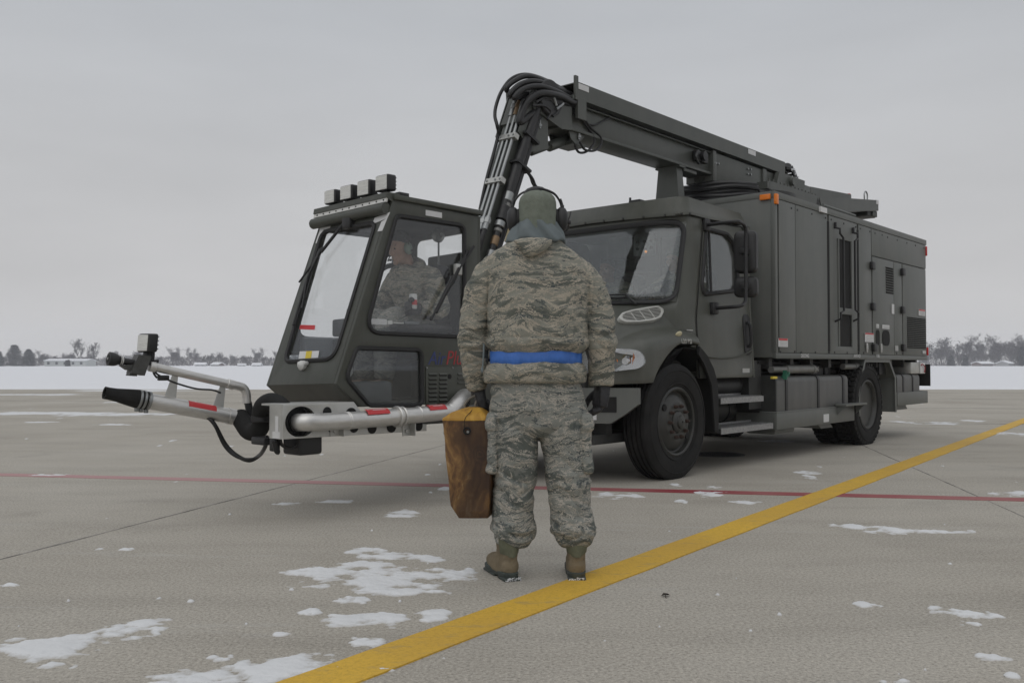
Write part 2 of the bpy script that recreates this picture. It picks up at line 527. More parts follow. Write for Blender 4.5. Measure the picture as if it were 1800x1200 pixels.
def paint_line_mat(name, col, worn, fade, wear=(0.60, 0.72)):
    """road paint: worn through in scratches, with grime"""
    m, nt, b = base(name)
    L = nt.links
    co = coords(nt)
    n1 = _n(nt, 'ShaderNodeTexNoise', Scale=7.0, Detail=9.0, Roughness=0.75)
    L.new(coords(nt, (0.6, 2.0, 1), (0, 0, R(-20))), n1.inputs['Vector'])
    r1 = ramp(nt, [(wear[0], 0.0), (wear[1], 0.8)])
    L.new(n1.outputs[0], r1.inputs[0])
    n2 = _n(nt, 'ShaderNodeTexNoise', Scale=70.0, Detail=4.0, Roughness=0.8)
    L.new(co, n2.inputs['Vector'])
    r2 = ramp(nt, [(0.3, tuple(c * .72 for c in col)), (0.5, col), (0.72, tuple(min(1, c * 1.12) for c in col))])
    L.new(n2.outputs[0], r2.inputs[0])
    n3 = _n(nt, 'ShaderNodeTexNoise', Scale=1.1, Detail=5.0)
    L.new(co, n3.inputs['Vector'])
    r3 = ramp(nt, [(0.35, 0.0), (0.65, fade[1])])
    L.new(n3.outputs[0], r3.inputs[0])
    mf = _n(nt, 'ShaderNodeMix', data_type='RGBA')
    mf.inputs['B'].default_value = (*fade[0], 1)
    L.new(r3.outputs[0], mf.inputs['Factor']); L.new(r2.outputs[0], mf.inputs['A'])
    mx = _n(nt, 'ShaderNodeMix', data_type='RGBA')
    mx.inputs['B'].default_value = (*worn, 1)
    L.new(r1.outputs[0], mx.inputs['Factor']); L.new(mf.outputs['Result'], mx.inputs['A'])
    L.new(mx.outputs['Result'], b.inputs['Base Color'])
    b.inputs['Roughness'].default_value = 0.7
    b.inputs['Specular IOR Level'].default_value = 0.3
    bp = _n(nt, 'ShaderNodeBump', Strength=0.35, Distance=0.003)
    L.new(n2.outputs[0], bp.inputs['Height']); L.new(bp.outputs[0], b.inputs['Normal'])
    return m
def snow_mat(name, col):
    m, nt, b = base(name)
    L = nt.links
    co = coords(nt)
    n = _n(nt, 'ShaderNodeTexNoise', Scale=3.0, Detail=8.0, Roughness=0.7)
    L.new(co, n.inputs['Vector'])
    r = ramp(nt, [(0.3, tuple(c * .9 for c in col)), (0.7, col)])
    L.new(n.outputs[0], r.inputs[0])
    L.new(r.outputs[0], b.inputs['Base Color'])
    b.inputs['Roughness'].default_value = 0.9
    b.inputs['Specular IOR Level'].default_value = 0.2
    n2 = _n(nt, 'ShaderNodeTexNoise', Scale=45.0, Detail=6.0)
    L.new(co, n2.inputs['Vector'])
    bp = _n(nt, 'ShaderNodeBump', Strength=0.5, Distance=0.01)
    L.new(n2.outputs[0], bp.inputs['Height']); L.new(bp.outputs[0], b.inputs['Normal'])
    return m
M['concrete'] = concrete_mat()
M['yellow_paint'] = paint_line_mat('yellow_line_paint', (0.64, 0.40, 0.05), (0.26, 0.22, 0.14), ((0.45, 0.27, 0.06), 0.5), (0.555, 0.69))
M['red_paint'] = paint_line_mat('red_line_paint', (0.25, 0.035, 0.045), (0.30, 0.26, 0.23), ((0.36, 0.17, 0.16), 0.7), (0.62, 0.72))
_nt = M['red_paint'].node_tree; _b = _nt.nodes['Principled BSDF']; _src = _b.inputs['Base Color'].links[0].from_socket
_tc = _nt.nodes.new('ShaderNodeTexCoord'); _sp3 = _n(_nt, 'ShaderNodeSeparateXYZ'); _nt.links.new(_tc.outputs['Object'], _sp3.inputs[0])
_mr = _n(_nt, 'ShaderNodeMapRange'); _mr.inputs['From Min'].default_value = -2.5; _mr.inputs['From Max'].default_value = 1.2; _mr.inputs['To Min'].default_value = .82; _mr.inputs['To Max'].default_value = 0.0
_nt.links.new(_sp3.outputs['X'], _mr.inputs['Value'])
_mm = _n(_nt, 'ShaderNodeMix', data_type='RGBA'); _mm.inputs['B'].default_value = (.44, .28, .275, 1); _nt.links.new(_mr.outputs[0], _mm.inputs['Factor']); _nt.links.new(_src, _mm.inputs['A']); _nt.links.new(_mm.outputs['Result'], _b.inputs['Base Color'])
M['snow'] = snow_mat('snow', (0.80, 0.81, 0.84))
M['snow_thin'] = snow_mat('thin_snow', (0.70, 0.71, 0.72))
_nt = M['snow_thin'].node_tree; _b = _nt.nodes['Principled BSDF']; _src = _b.inputs['Base Color'].links[0].from_socket
_tc = _nt.nodes.new('ShaderNodeTexCoord'); _sp3 = _n(_nt, 'ShaderNodeSeparateXYZ'); _nt.links.new(_tc.outputs['Object'], _sp3.inputs[0])
_no = _n(_nt, 'ShaderNodeTexNoise', Scale=70.0, Detail=5.0, Roughness=.75); _nt.links.new(_tc.outputs['Object'], _no.inputs['Vector'])
_ma = _n(_nt, 'ShaderNodeMath', operation='MULTIPLY_ADD'); _ma.inputs[1].default_value = .008; _nt.links.new(_no.outputs[0], _ma.inputs[0]); _nt.links.new(_sp3.outputs['Z'], _ma.inputs[2])
_mr = _n(_nt, 'ShaderNodeMapRange'); _mr.inputs['From Min'].default_value = .0035; _mr.inputs['From Max'].default_value = .0085; _nt.links.new(_ma.outputs[0], _mr.inputs['Value'])
_mm = _n(_nt, 'ShaderNodeMix', data_type='RGBA'); _mm.inputs['A'].default_value = (.47, .455, .43, 1); _nt.links.new(_mr.outputs[0], _mm.inputs['Factor']); _nt.links.new(_src, _mm.inputs['B']); _nt.links.new(_mm.outputs['Result'], _b.inputs['Base Color'])
M['joint'] = mat('joint_sealant', (0.20, 0.19, 0.175), 0.9, var=0.85, vscale=5)

# ground to the horizon, under everything
g = MB(); g._mesh([(-800, -40, -0.25), (800, -40, -0.25), (800, 720, -0.25), (-800, 720, -0.25)], [(0, 1, 2, 3)])
tag(g.build('ground', 'snow', smooth=0), kind='structure')
g = MB(); g.box(-140, 140, -30, 41, -0.2, 0.0)
tag(g.build('apron', 'concrete', smooth=0), kind='structure')

def strip(name, mkey, A, B, w0, w1, z, n=60, jit=0.0):
    """a thin painted sheet lying on the apron from A to B"""
    A, B = Vector(A), Vector(B)
    d = (B - A).normalized(); p = Vector((-d.y, d.x))
    vs, fs = [], []
    zz = -.01
    for i in range(n + 1):
        t = i / n
        c = A.lerp(B, t); w = (w0 + (w1 - w0) * t) / 2
        j1 = noise.noise((c.x * 3, c.y * 3, 1.3)) * jit; j2 = noise.noise((c.x * 3, c.y * 3, 9.1)) * jit
        a, b = c + p * (w + j1), c - p * (w + j2)
        vs += [(a.x, a.y, z), (b.x, b.y, z), (a.x, a.y, zz), (b.x, b.y, zz)]
        if i:
            k = 4 * i
            fs += [(k - 4, k - 3, k + 1, k), (k - 2, k - 4, k, k + 2), (k - 3, k - 1, k + 3, k + 1)]
    m = MB(); m._mesh(vs, fs)
    return tag(m.build(name, mkey, smooth=0), kind='structure')
def gp(px, py): return ground(px, py).xy
# yellow guide line (edges read off at both ends), red clearance line, slab joints
y0, y1 = (gp(500, 1200) + gp(622, 1200)) / 2, (gp(1650, 792) + gp(1650, 798)) / 2
ydir = (y1 - y0).normalized(); yn = Vector((-ydir.y, ydir.x))
y0w = abs((gp(900, 1050) - gp(900, 1089)).dot(yn))
strip('yellow_line', 'yellow_paint', y0 - ydir * 6, y1 + ydir * 22, y0w, y0w, 0.006, 260, 0.006)
r0, r1 = gp(0, 834), gp(1800, 878)
rd = (r1 - r0).normalized(); rn = Vector((-rd.y, rd.x))
rw = abs((gp(1300, 870) - gp(1300, 878)).dot(rn))
strip('red_line', 'red_paint', r0 - rd * 30, r1 + rd * 30, rw * 0.72, rw * 0.72, 0.0035, 300, 0.005)
j0, j1 = gp(0, 983), gp(750, 790)
jd = Vector((0.215, 0.976)); jn = Vector((jd.y, -jd.x))
strip('slab_joint', 'joint', j0 - (j1 - j0).normalized() * 4, j1 + (j1 - j0).normalized() * 26, 0.013, 0.013, 0.0015, 300, 0.008)
k0, k1 = gp(1800, 908), gp(1545, 795)
strip('slab_joint', 'joint', k0 - (k1 - k0).normalized() * 6, k1 + (k1 - k0).normalized() * 26, 0.012, 0.012, 0.0015, 300, 0.008)
for off in (16.56, 22.3, 28.0, 34.0):
    c = rn * off
    strip('slab_joint', 'joint', Vector((0.176, 0.985)) * off - rd * 40, Vector((0.176, 0.985)) * off + rd * 40, 0.02, 0.02, 0.003, 200, 0.01)

# thin snow that the wind left on the concrete: low heaps whose rims dip under the surface
BL = [(522, 1000, 760, 1030), (585, 990, 700, 1010), (700, 1000, 852, 1020), (640, 1028, 768, 1045), (607, 965, 690, 978), (640, 972, 768, 986),
      (595, 1050, 656, 1060), (525, 1072, 560, 1080), (550, 1080, 716, 1100), (728, 1072, 788, 1090), (610, 1121, 672, 1139),
      (-30, 1122, 205, 1155), (90, 1108, 220, 1138), (150, 1098, 240, 1120), (215, 1087, 290, 1103), (240, 1100, 293, 1115), (60, 1165, 125, 1180),
      (285, 1172, 470, 1215), (400, 1155, 590, 1192), (360, 1152, 405, 1162), (163, 963, 182, 967), (210, 964, 236, 968), (480, 1113, 512, 1118), (662, 1170, 693, 1181),
      (1495, 1059, 1542, 1068), (1630, 1066, 1700, 1080), (1680, 1074, 1752, 1086), (1680, 1091, 1716, 1099), (1718, 1150, 1773, 1163), (1555, 1192, 1602, 1202), (1770, 1184, 1790, 1192),
      (1460, 920, 1530, 929), (1500, 925, 1605, 938), (1615, 932, 1710, 938), (1045, 866, 1130, 876), (1185, 879, 1212, 884), (1220, 862, 1275, 872), (1290, 879, 1335, 886),
      (1236, 853, 1262, 858), (1395, 828, 1436, 833), (1410, 834, 1435, 842), (1750, 861, 1830, 873), (1730, 760, 1830, 765), (1565, 740, 1620, 745), (1620, 740, 1680, 746), (1690, 738, 1740, 741),
      (1328, 773, 1402, 777), (1434, 775, 1466, 778), (1180, 850, 1200, 854), (-20, 724, 180, 728.5), (120, 726, 345, 731), (40, 741, 90, 743), (170, 745, 240, 747),
      (480, 883, 530, 887), (680, 897, 735, 907), (560, 880, 622, 884), (770, 856, 800, 862), (60, 833, 130, 836), (-30, 1026, 24, 1032),
      (130, 685, 330, 688), (-20, 692, 150, 694.5), (200, 706, 330, 708), (1000, 865, 1030, 868), (1255, 1042, 1265, 1046), (330, 1054, 342, 1058)]
_r2 = random.Random(3)
for i in range(70):
    x, y = _r2.uniform(-50, 1850), 690 + 500 * _r2.random() ** 1.4
    w = _r2.uniform(2, 9); BL.append((x, y, x + w, y + w * _r2.uniform(.18, .35)))
sm = MB()
def snow_blob(bx):
    x0, yt, x1, yb = bx
    c = ground((x0 + x1) / 2, (yt + yb) / 2)
    rx = abs(ground(x1, (yt + yb) / 2).x - ground(x0, (yt + yb) / 2).x) / 2
    near, far = ground((x0 + x1) / 2, yb).y, ground((x0 + x1) / 2, yt).y
    ry = (far - near) / 2
    cy = (far + near) / 2
    rx, ry = rx * 1.25, ry * 1.35
    step = max(0.007, cy * 0.0017, min(rx, ry) / 40)
    if cy > 14: step = max(step, min(rx, ry) / 8)
    nx, ny = int(2.4 * rx / step) + 3, int(2.4 * ry / step) + 3
    nx, ny = min(nx, 260), min(ny, 200)
    sx, sy = 2.4 * rx / (nx - 1), 2.4 * ry / (ny - 1)
    fr = 2.2 / max(min(rx, ry), 0.05)
    H = {}
    for j in range(ny):
        for i in range(nx):
            x, y = c.x - 1.2 * rx + i * sx, cy - 1.2 * ry + j * sy
            d = 1 - ((x - c.x) / rx) ** 2 - ((y - cy) / ry) ** 2
            f = d - (0.34 if c.x < 0.3 else 0.54) + 0.85 * noise.fractal((x * fr * .5, y * fr * .5, c.x), 0.9, 2.1, 2) + 0.75 * noise.fractal((x * 8, y * 11, 3.3), 0.7, 2.1, 5)
            H[i, j] = (x, y, max(-0.012, min(0.010, f * 0.011)) + (0.002 * noise.noise((x * 40, y * 40, 0)) if f > .1 else 0))
    idx = {}
    for j in range(ny - 1):
        for i in range(nx - 1):
            q = [(i, j), (i + 1, j), (i + 1, j + 1), (i, j + 1)]
            if max(H[k][2] for k in q) > 0.0:
                for k in q:
                    if k not in idx: idx[k] = sm.bm.verts.new(H[k])
                sm.bm.faces.new([idx[k] for k in q])
for bx in BL: snow_blob(bx)
me_ = sm.build('patchy_snow', 'snow_thin', smooth=60)
tag(me_, 'thin patches of windblown snow lying on the concrete apron', 'snow', kind='stuff')

# snow field beyond the apron edge: low drifts
sf = MB()
xs = [-790, -500, -300, -200, -140, -100, -70, -50] + [-40 + i * 1.0 for i in range(81)] + [50, 70, 100, 140, 200, 300, 500, 790]
ys = [0, .12, .3, .6, 1, 1.6, 2.4, 3.4, 4.6, 6, 8, 10.5, 13.5, 17, 22, 28, 36, 46, 60, 80, 110, 150, 200, 260, 330, 420, 560]
def sf_h(x, d):
    h = 0.10 * min(1, d / 0.5) + 0.16 * max(0, noise.fractal((x * .05, d * .12, 4.2), 1, 2, 3)) * min(1, d / 3) + 0.05 * noise.noise((x * .4, d * .6, 0)) * min(1, d / 1.5)
    h += 0.35 * max(0, noise.noise((x * .018 + 3.1, d * .02, 7))) * min(1, d / 40)
    return h
vid = []
for d in ys:
    row = []
    for x in xs:
        e = 36.3 + 0.5 * noise.noise((x * .12, 0, 0)) - (0.09 * (x + 14) if x < -9 else 0) * 0.6
        row.append(sf.bm.verts.new((x, e + d, -0.02 + sf_h(x, d) if d > 0 else -0.02)))
    vid.append(row)
for j in range(len(ys) - 1):
    for i in range(len(xs) - 1):
        sf.bm.faces.new((vid[j][i], vid[j][i + 1], vid[j + 1][i + 1], vid[j + 1][i]))
tag(sf.build('snow_field', 'snow', smooth=80), kind='structure')

# small things on the apron
_c = ground(1262, 798.5)
_mr_ = empty('manhole_cover', (_c.x, _c.y, 0)); tag(_mr_, 'round dark drain cover sunk in the concrete beside the front wheel', 'drain cover')
m = MB(); m.lathe((0, 0, 0), [(.30, -.02), (.30, .004), (.255, .006), (.255, -.02)], 40, 2, True); M['iron'] = mat('cast_iron', (.10, .10, .095), .7); m.build('rim', 'iron', _mr_)
m = MB(); m.lathe((0, 0, 0), [(.25, -.02), (.25, .003), (.01, .003)], 40, 2, True)
for i in range(-4, 5):
    h_ = math.sqrt(max(0, .23 ** 2 - (i * .05) ** 2)); m.box(i * .05 - .012, i * .05 + .012, -h_, h_, .0035, .008)
M['iron_dark'] = mat('oily_iron', (.03, .03, .03), .6); m.build('lid', 'iron_dark', _mr_, 20)
_c = ground(1170, 1048)
m = MB(); m._mesh([(-.02, 0, .004), (-.008, .012, .014), (.01, .013, .012), (.022, .003, .006), (.008, -.011, .016), (-.01, -.012, .010), (0, 0, .007)], [(6, 0, 1), (6, 1, 2), (6, 2, 3), (6, 3, 4), (6, 4, 5), (6, 5, 0)]); m.tube([(0, 0, .007), (-.004, -.02, .003), (-.002, -.034, .003)], .0015, 5)
M['leaf'] = mat('dead_leaf', (.03, .022, .016), .8); _lf = m.build('dead_leaf', 'leaf', smooth=0, loc=(_c.x, _c.y, 0)); tag(_lf, 'small dark curled dead leaf alone on the open concrete', 'leaf')
# far tree line
M['bark_far'] = mat('bare_twigs', (0.050, 0.040, 0.040), 0.9, var=0.3, vscale=0.6)
M['needle'] = mat('dark_needles', (0.012, 0.017, 0.018), 0.9, var=0.35, vscale=0.8)
M['trunk'] = mat('trunk_bark', (0.07, 0.055, 0.045), 0.9, var=0.3)
def branch_tree(seed, h, spread, dens, low=0.25):
    r = random.Random(seed)
    m = MB()
    tips = []
    def grow(p, d, L, rad, lev):
        pts = [p]; q = p; dd = d.copy()
        k = 4 if lev < 2 else 3
        for i in range(k):
            dd = (dd + Vector((r.uniform(-1, 1), r.uniform(-1, 1), r.uniform(-.3, .7))) * .16).normalized()
            q = q + dd * (L / k); pts.append(q)
        rs = [rad * (1 - .6 * i / k) for i in range(k + 1)]
        m.tube(pts, rs, 5 if lev == 0 else 3, caps=False)
        if lev >= 3 or L < h * .06:
            tips.append((pts[-1], dd)); tips.append((pts[-2], dd)); return
        for c in range(dens[lev]):
            t = r.uniform(low if lev == 0 else .25, 1)
            i = min(k - 1, int(t * k)); b = pts[i].lerp(pts[i + 1], t * k - i)
            a = r.uniform(0, 2 * math.pi); up = r.uniform(.3, 1.0)
            nd = (Vector((math.cos(a) * spread, math.sin(a) * spread, up)) + dd * .5).normalized()
            grow(b, nd, L * r.uniform(.38, .6), rad * .5, lev + 1)
    grow(Vector((0, 0, -.2)), Vector((0, 0, 1)), h * .8, h * .016, 0)
    for p, d in tips:
        for _ in range(7):
            e = p + (d + Vector((r.uniform(-1, 1), r.uniform(-1, 1), r.uniform(-.4, .9))) * .9).normalized() * h * r.uniform(.05, .11)
            w = Vector((r.uniform(-1, 1), r.uniform(-1, 1), r.uniform(-1, 1))) * .035
            m._mesh([p - w, p + w, e], [(0, 1, 2)])
    return m
tree_meshes = []
for i, (h, sp, dn, lo) in enumerate(((8.5, .9, (11, 6, 4), .22), (7.0, 1.1, (10, 6, 4), .12), (10.5, .55, (11, 5, 4), .25), (6.0, 1.2, (9, 7, 4), .08), (9.5, .8, (12, 6, 4), .2))):
    o = branch_tree(20 + i, h, sp, dn, lo).build('bare_tree', 'bark_far', smooth=0)
    tree_meshes.append(o.data); bpy.data.objects.remove(o)
def put_tree(k, px, Y, s, label, group, cat='tree', flat=1.0):
    p = at_depth(px, 640, Y)
    o = bpy.data.objects.new('bare_tree', tree_meshes[k]); COL.objects.link(o)
    o.location = (p.x, p.y, 0.0); o.scale = (s * rt.uniform(.9, 1.2), s * rt.uniform(.9, 1.2), s); o.rotation_euler = (0, 0, rt.uniform(0, 6.28))
    tag(o, label, cat, group)
    return o
rt = random.Random(11)
GL = 'bare grey leafless tree in the hazy tree line beyond the snow field'
GG = 'bare trees of the far tree line'
for i in range(96):
    put_tree(rt.choice((0, 1, 3, 3, 4)), -60 + i * 6.3 + rt.uniform(-8, 8), rt.uniform(430, 520), rt.uniform(.5, .85), GL, GG)
for i in range(60):
    put_tree(rt.choice((0, 1, 4, 2, 0)), 1600 + i * 4.8 + rt.uniform(-6, 6), rt.uniform(430, 510), rt.uniform(.8, 1.25), GL, GG)
for i in range(26):
    put_tree(rt.choice((0, 1, 3, 4)), 540 + i * 40 + rt.uniform(-10, 10), rt.uniform(440, 510), rt.uniform(.6, 1.1), GL, GG)
for q, (px, s) in enumerate(((142, 1.0), (158, .86))):
    put_tree(2, px, 425, s, ('taller of two slim bare trees rising above the long pale shed', 'shorter slim bare tree right of the tall one above the long shed')[q], None)
for q, (px, k, s) in enumerate(((1757, 4, 1.18), (1783, 0, 1.32))):
    put_tree(k, px, 425, s, ('tall spreading bare tree over the small snowy roofs at right', 'tallest bare tree near the right edge of the picture')[q], None)

# low scrub and brush that fills the foot of the tree line
br = MB()
rb_ = random.Random(5)
for i in range(46000):
    px = rb_.uniform(-250, 2100); Y = rb_.uniform(455, 530)
    p = at_depth(px, 640, Y)
    hh = (3.0 + 3.2 * (0.5 + 0.5 * noise.fractal((px * .016, 0, 2), 1, 2, 3))) * (1.35 if px > 1500 else 1.0)
    z = rb_.random() ** 1.25 * hh
    a = Vector((p.x + rb_.uniform(-1, 1), p.y, z)); L = rb_.uniform(.6, 1.6)
    d = Vector((rb_.uniform(-.8, .8), rb_.uniform(-.5, .5), 1)).normalized() * L
    w = Vector((rb_.uniform(.05, .2), 0, 0))
    br._mesh([a - w, a + w, a + d], [(0, 1, 2)])
tag(br.build('far_brush', 'bark_far', smooth=0), 'low grey brush along the foot of the far tree line', 'brush', kind='stuff')

def conifer(name, px, Y, h, w, label, seed, fork=False):
    p = at_depth(px, 640, Y)
    root = empty(name, (p.x, p.y, 0))
    r = random.Random(seed)
    t = MB(); t.tube([(0, 0, -.3), (0, 0, h * .5), (0, 0, h * .97)], [h * .022, h * .015, .03], 8)
    t.build('trunk', 'trunk', root)
    m = MB()
    for i in range(4200):
        f = r.random() ** .8
        z = h * (.06 + .94 * f)
        rad = w / 2 * (1 - f) ** .5 * (0.75 + .35 * noise.noise((z * 1.1, seed, 0))) + .15
        a = r.uniform(0, 6.283); q = rad * r.random() ** .45
        q *= 1 + .55 * noise.noise((math.cos(a) * 2.2, math.sin(a) * 2.2, z * .8 + seed)) + .12 * r.random()
        c = Vector((math.cos(a) * q, math.sin(a) * q, z - q * .18))
        L = r.uniform(.4, 1.0)
        d = Vector((math.cos(a) + r.uniform(-.5, .5), math.sin(a) + r.uniform(-.5, .5), r.uniform(-.35, .55))).normalized() * L
        sd = d.cross(Vector((0, 0, 1))).normalized() * L * r.uniform(.25, .5)
        m._mesh([c - sd, c + sd, c + d], [(0, 1, 2)])
    m.build('crown', 'needle', root, smooth=0)
    return tag(root, label, 'conifer tree')
conifer('conifer', 25, 400, 9.6, 11.5, 'broad dark conifer, largest of the evergreens at the left edge of the tree line', 1)
conifer('conifer', 50, 402, 7.6, 8.0, 'dark conifer right beside the largest one, slightly lower', 2)
conifer('conifer', -3, 405, 6.8, 7.0, 'dark conifer cut by the left edge of the picture', 3)
conifer('conifer', 119, 395, 2.6, 1.6, 'tiny dark conifer in front of the long pale shed', 4)
conifer('conifer', 1796, 400, 8.6, 5.5, 'dark evergreen cut by the right edge of the picture', 5)
conifer('conifer', 1697, 430, 5.2, 3.0, 'small dark evergreen among bare trees right of the truck', 6)
conifer('conifer', 1672, 440, 5.0, 4.5, 'squat dark evergreen nearest the rear of the truck', 7)

# far buildings
M['house_wall'] = mat('pale_siding', (0.36, 0.36, 0.36), 0.8)
M['house_dark'] = mat('brown_siding', (0.16, 0.12, 0.11), 0.8)
M['shed_wall'] = mat('pale_metal_siding', (0.46, 0.48, 0.47), 0.7, var=0.05)
M['window_far'] = mat('far_window_dark', (0.05, 0.055, 0.06), 0.3)
def house(name, px, Y, w, d, hw, hr, wall, label, cat, rot=0.0, wins=3):
    p = at_depth(px, 640, Y)
    root = empty(name, (p.x, p.y, 0), rot)
    b = MB(); b.prism([(-w / 2, -d / 2, -.3), (w / 2, -d / 2, -.3), (w / 2, d / 2, -.3), (-w / 2, d / 2, -.3)], (0, 0, hw + .3))
    for sx in (-1, 1):
        b.prism([(sx * (w / 2 - .15), -d / 2, hw), (sx * (w / 2 - .15), d / 2, hw), (sx * (w / 2 - .15), 0, hw + hr)], (sx * .14, 0, 0))
    b.build('wall', wall, root, smooth=0)
    r_ = MB()
    for sy in (-1, 1):
        r_.prism([(-w / 2 - .4, sy * (d / 2 + .4), hw - .1), (w / 2 + .4, sy * (d / 2 + .4), hw - .1), (w / 2 + .4, 0, hw + hr), (-w / 2 - .4, 0, hw + hr)], (0, sy * .05, .3))
    r_.build('roof', 'snow', root, smooth=0)
    for i in range(wins):
        x = -w / 2 + w * (i + .5) / wins
        q = MB(); q.box(x - .55, x + .55, -d / 2 - .06, -d / 2 + .05, hw * .35, hw * .8); q.build('window', 'window_far', root, smooth=0)
    return tag(root, label, cat)
house('long_shed', 124, 420, 18.5, 12, 2.6, 0.7, 'shed_wall', 'long low pale metal shed with a snowy roof at the far left', 'shed', 0.05, 5)
house('house', 353, 425, 4.6, 6, .8, .8, 'house_wall', 'small pale house with snowy roof, first in the far row', 'house', 0.2, 2)
house('house', 383, 428, 3.6, 6, .8, .9, 'house_dark', 'brown house with steep snowy roof, second in the far row', 'house', -.2, 2)
house('house', 425, 436, 3.4, 6, .6, .6, 'house_wall', 'low pale house with snowy roof, third in the far row', 'house', .3, 2)
house('house', 452, 432, 3.6, 6, .6, .8, 'house_wall', 'pale house with snowy roof just left of the cabin, last of the far row', 'house', .1, 2)
house('house', 1727, 420, 6.0, 7, 1.3, .8, 'house_dark', 'dark house with wide snowy roof under the bare trees right of the truck', 'house', .15, 3)
house('house', 1766, 415, 3.2, 6, 1.4, 1.0, 'house_wall', 'narrow house with snowy gable below the tall bare trees at right', 'house', .5, 2)

# pale winter air: far trees fade a little
M['haze'] = bpy.data.materials.new('winter_haze'); M['haze'].use_nodes = True
_nt = M['haze'].node_tree; _nt.nodes.remove(_nt.nodes['Principled BSDF'])
_v = _n(_nt, 'ShaderNodeVolumePrincipled'); _v.inputs['Color'].default_value = (.93, .95, 1, 1); _v.inputs['Density'].default_value = HAZE
_nt.links.new(_v.outputs[0], _nt.nodes['Material Output'].inputs['Volume'])
g = MB(); g.box(-820, 820, -60, 740, -1.3, 26)
tag(g.build('haze', 'haze', smooth=0), kind='stuff')

# ------------------------------------------------------------------ the deicing truck (own frame: +x forward, +y its left side, z up, origin under the front axle)
M['alu_dim'] = mat('weathered_aluminium', (0.22, 0.22, 0.21), 0.55, metal=0.5, var=0.2)
TRK = empty('deicing_truck', TO, math.atan2(TF.y, TF.x))
tag(TRK, 'dark olive deicing truck with a folded crane boom carrying a glazed operator cabin', 'truck')

def lathe_wheel(yo, sgn):
    pass
TYRE_R = 0.52
def tyre(parent, x, yc, w, sgn, lug=False):
    R_, h = TYRE_R, w / 2
    prof = [(0.295, -h * .72), (0.31, -h * .86), (0.36, -h * .98), (0.42, -h), (0.47, -h * .96), (0.50, -h * .88), (R_ - .004, -h * .78)]
    if lug:
        prof += [(R_ - .022, -h * .74), (R_ - .022, h * .74)]
    else:
        for g_ in (-.52, -.18, .18, .52):
            prof += [(R_, h * (g_ - .07)), (R_ - .016, h * (g_ - .05)), (R_ - .016, h * (g_ + .05)), (R_, h * (g_ + .07))]
    prof += [(R_ - .004, h * .78), (0.50, h * .88), (0.47, h * .96), (0.42, h), (0.36, h * .98), (0.31, h * .86), (0.295, h * .72)]
    m = MB(); m.lathe((x, yc, TYRE_R - .012), prof, 64, 1, True)
    # raised sidewall ribs
    m.lathe((x, yc, TYRE_R - .012), [(0.452, sgn * h * .985), (0.458, sgn * h * 1.02), (0.464, sgn * h * .975)], 64, 1, True)
    m.lathe((x, yc, TYRE_R - .012), [(0.335, sgn * h * .95), (0.342, sgn * h * 1.0), (0.349, sgn * h * .96)], 64, 1, True)
    if lug:
        for k in range(44):
            a = 2 * math.pi * (k + .25) / 44
            mt = Matrix.Translation((x, yc, TYRE_R - .012)) @ Matrix.Rotation(-a, 4, 'Y')
            for sy in (-1, 1):
                off = 0 if sy < 0 else math.pi / 44
                mt2 = Matrix.Translation((x, yc, TYRE_R - .012)) @ Matrix.Rotation(-a - off, 4, 'Y')
                m.box(-.024, .024, sy * h * .42, sy * h * .94, R_ - .06, R_ + .004, .004, mt2, 1)
                m.box(-.020, .020, sy * h * .03, sy * h * .36, R_ - .05, R_ + .002, .004, mt, 1)
    return m.build('tyre', 'rubber', parent, 35)
def front_wheel(y, sgn):
    w = .27
    yc = y - sgn * w / 2
    m = MB()
    c = (WX, yc, TYRE_R - .012)
    s = sgn * w / 2
    # rim ring and the bulged disc of a steel front wheel
    m.lathe(c, [(0.300, s * .60), (0.312, s * .86), (0.296, s * .93), (0.282, s * .86), (0.275, s * .55), (0.262, s * .50), (0.235, s * .72), (0.20, s * .82), (0.185, s * .90), (0.17, s * .92), (0.10, s * .92), (0.098, s * .2)], 56, 1, False)
    wh = m.build('wheel', 'wheel', TRK, 35)
    m = MB()
    m.lathe(c, [(0.096, s * .3), (0.094, s * .98), (0.080, s * 1.10), (0.06, s * 1.14), (0.055, s * 1.26), (0.045, s * 1.3), (0.01, s * 1.31)], 32, 1, True)
    m.build('hub', 'wheel', wh, 35)
    for k in range(10):
        n = MB()
        a = 2 * math.pi * k / 10
        p = Vector((math.cos(a) * .142, 0, math.sin(a) * .142)) + Vector(c)
        n.cyl(p + Vector((0, s * .90, 0)), p + Vector((0, s * 1.12, 0)), .017, .015, 6)
        n.cyl(p + Vector((0, s * 1.1, 0)), p + Vector((0, s * 1.22, 0)), .010, .009, 8)
        n.build('lug_nut', 'rust', wh, 30)
    for a in (R(215), R(35)):
        v = MB(); p = Vector((math.cos(a) * .228, s * .775, math.sin(a) * .228)) + Vector(c)
        v.cyl(p - Vector((0, s * .05, 0)), p + Vector((0, s * .06, 0)), .030, .030, 18); v.build('hand_hole', 'void', wh, 35)
    tyre(wh, WX, yc, w, sgn)
    return wh
WX = -.05
front_wheel(1.2, 1); front_wheel(-1.2, -1)
RX = -4.66
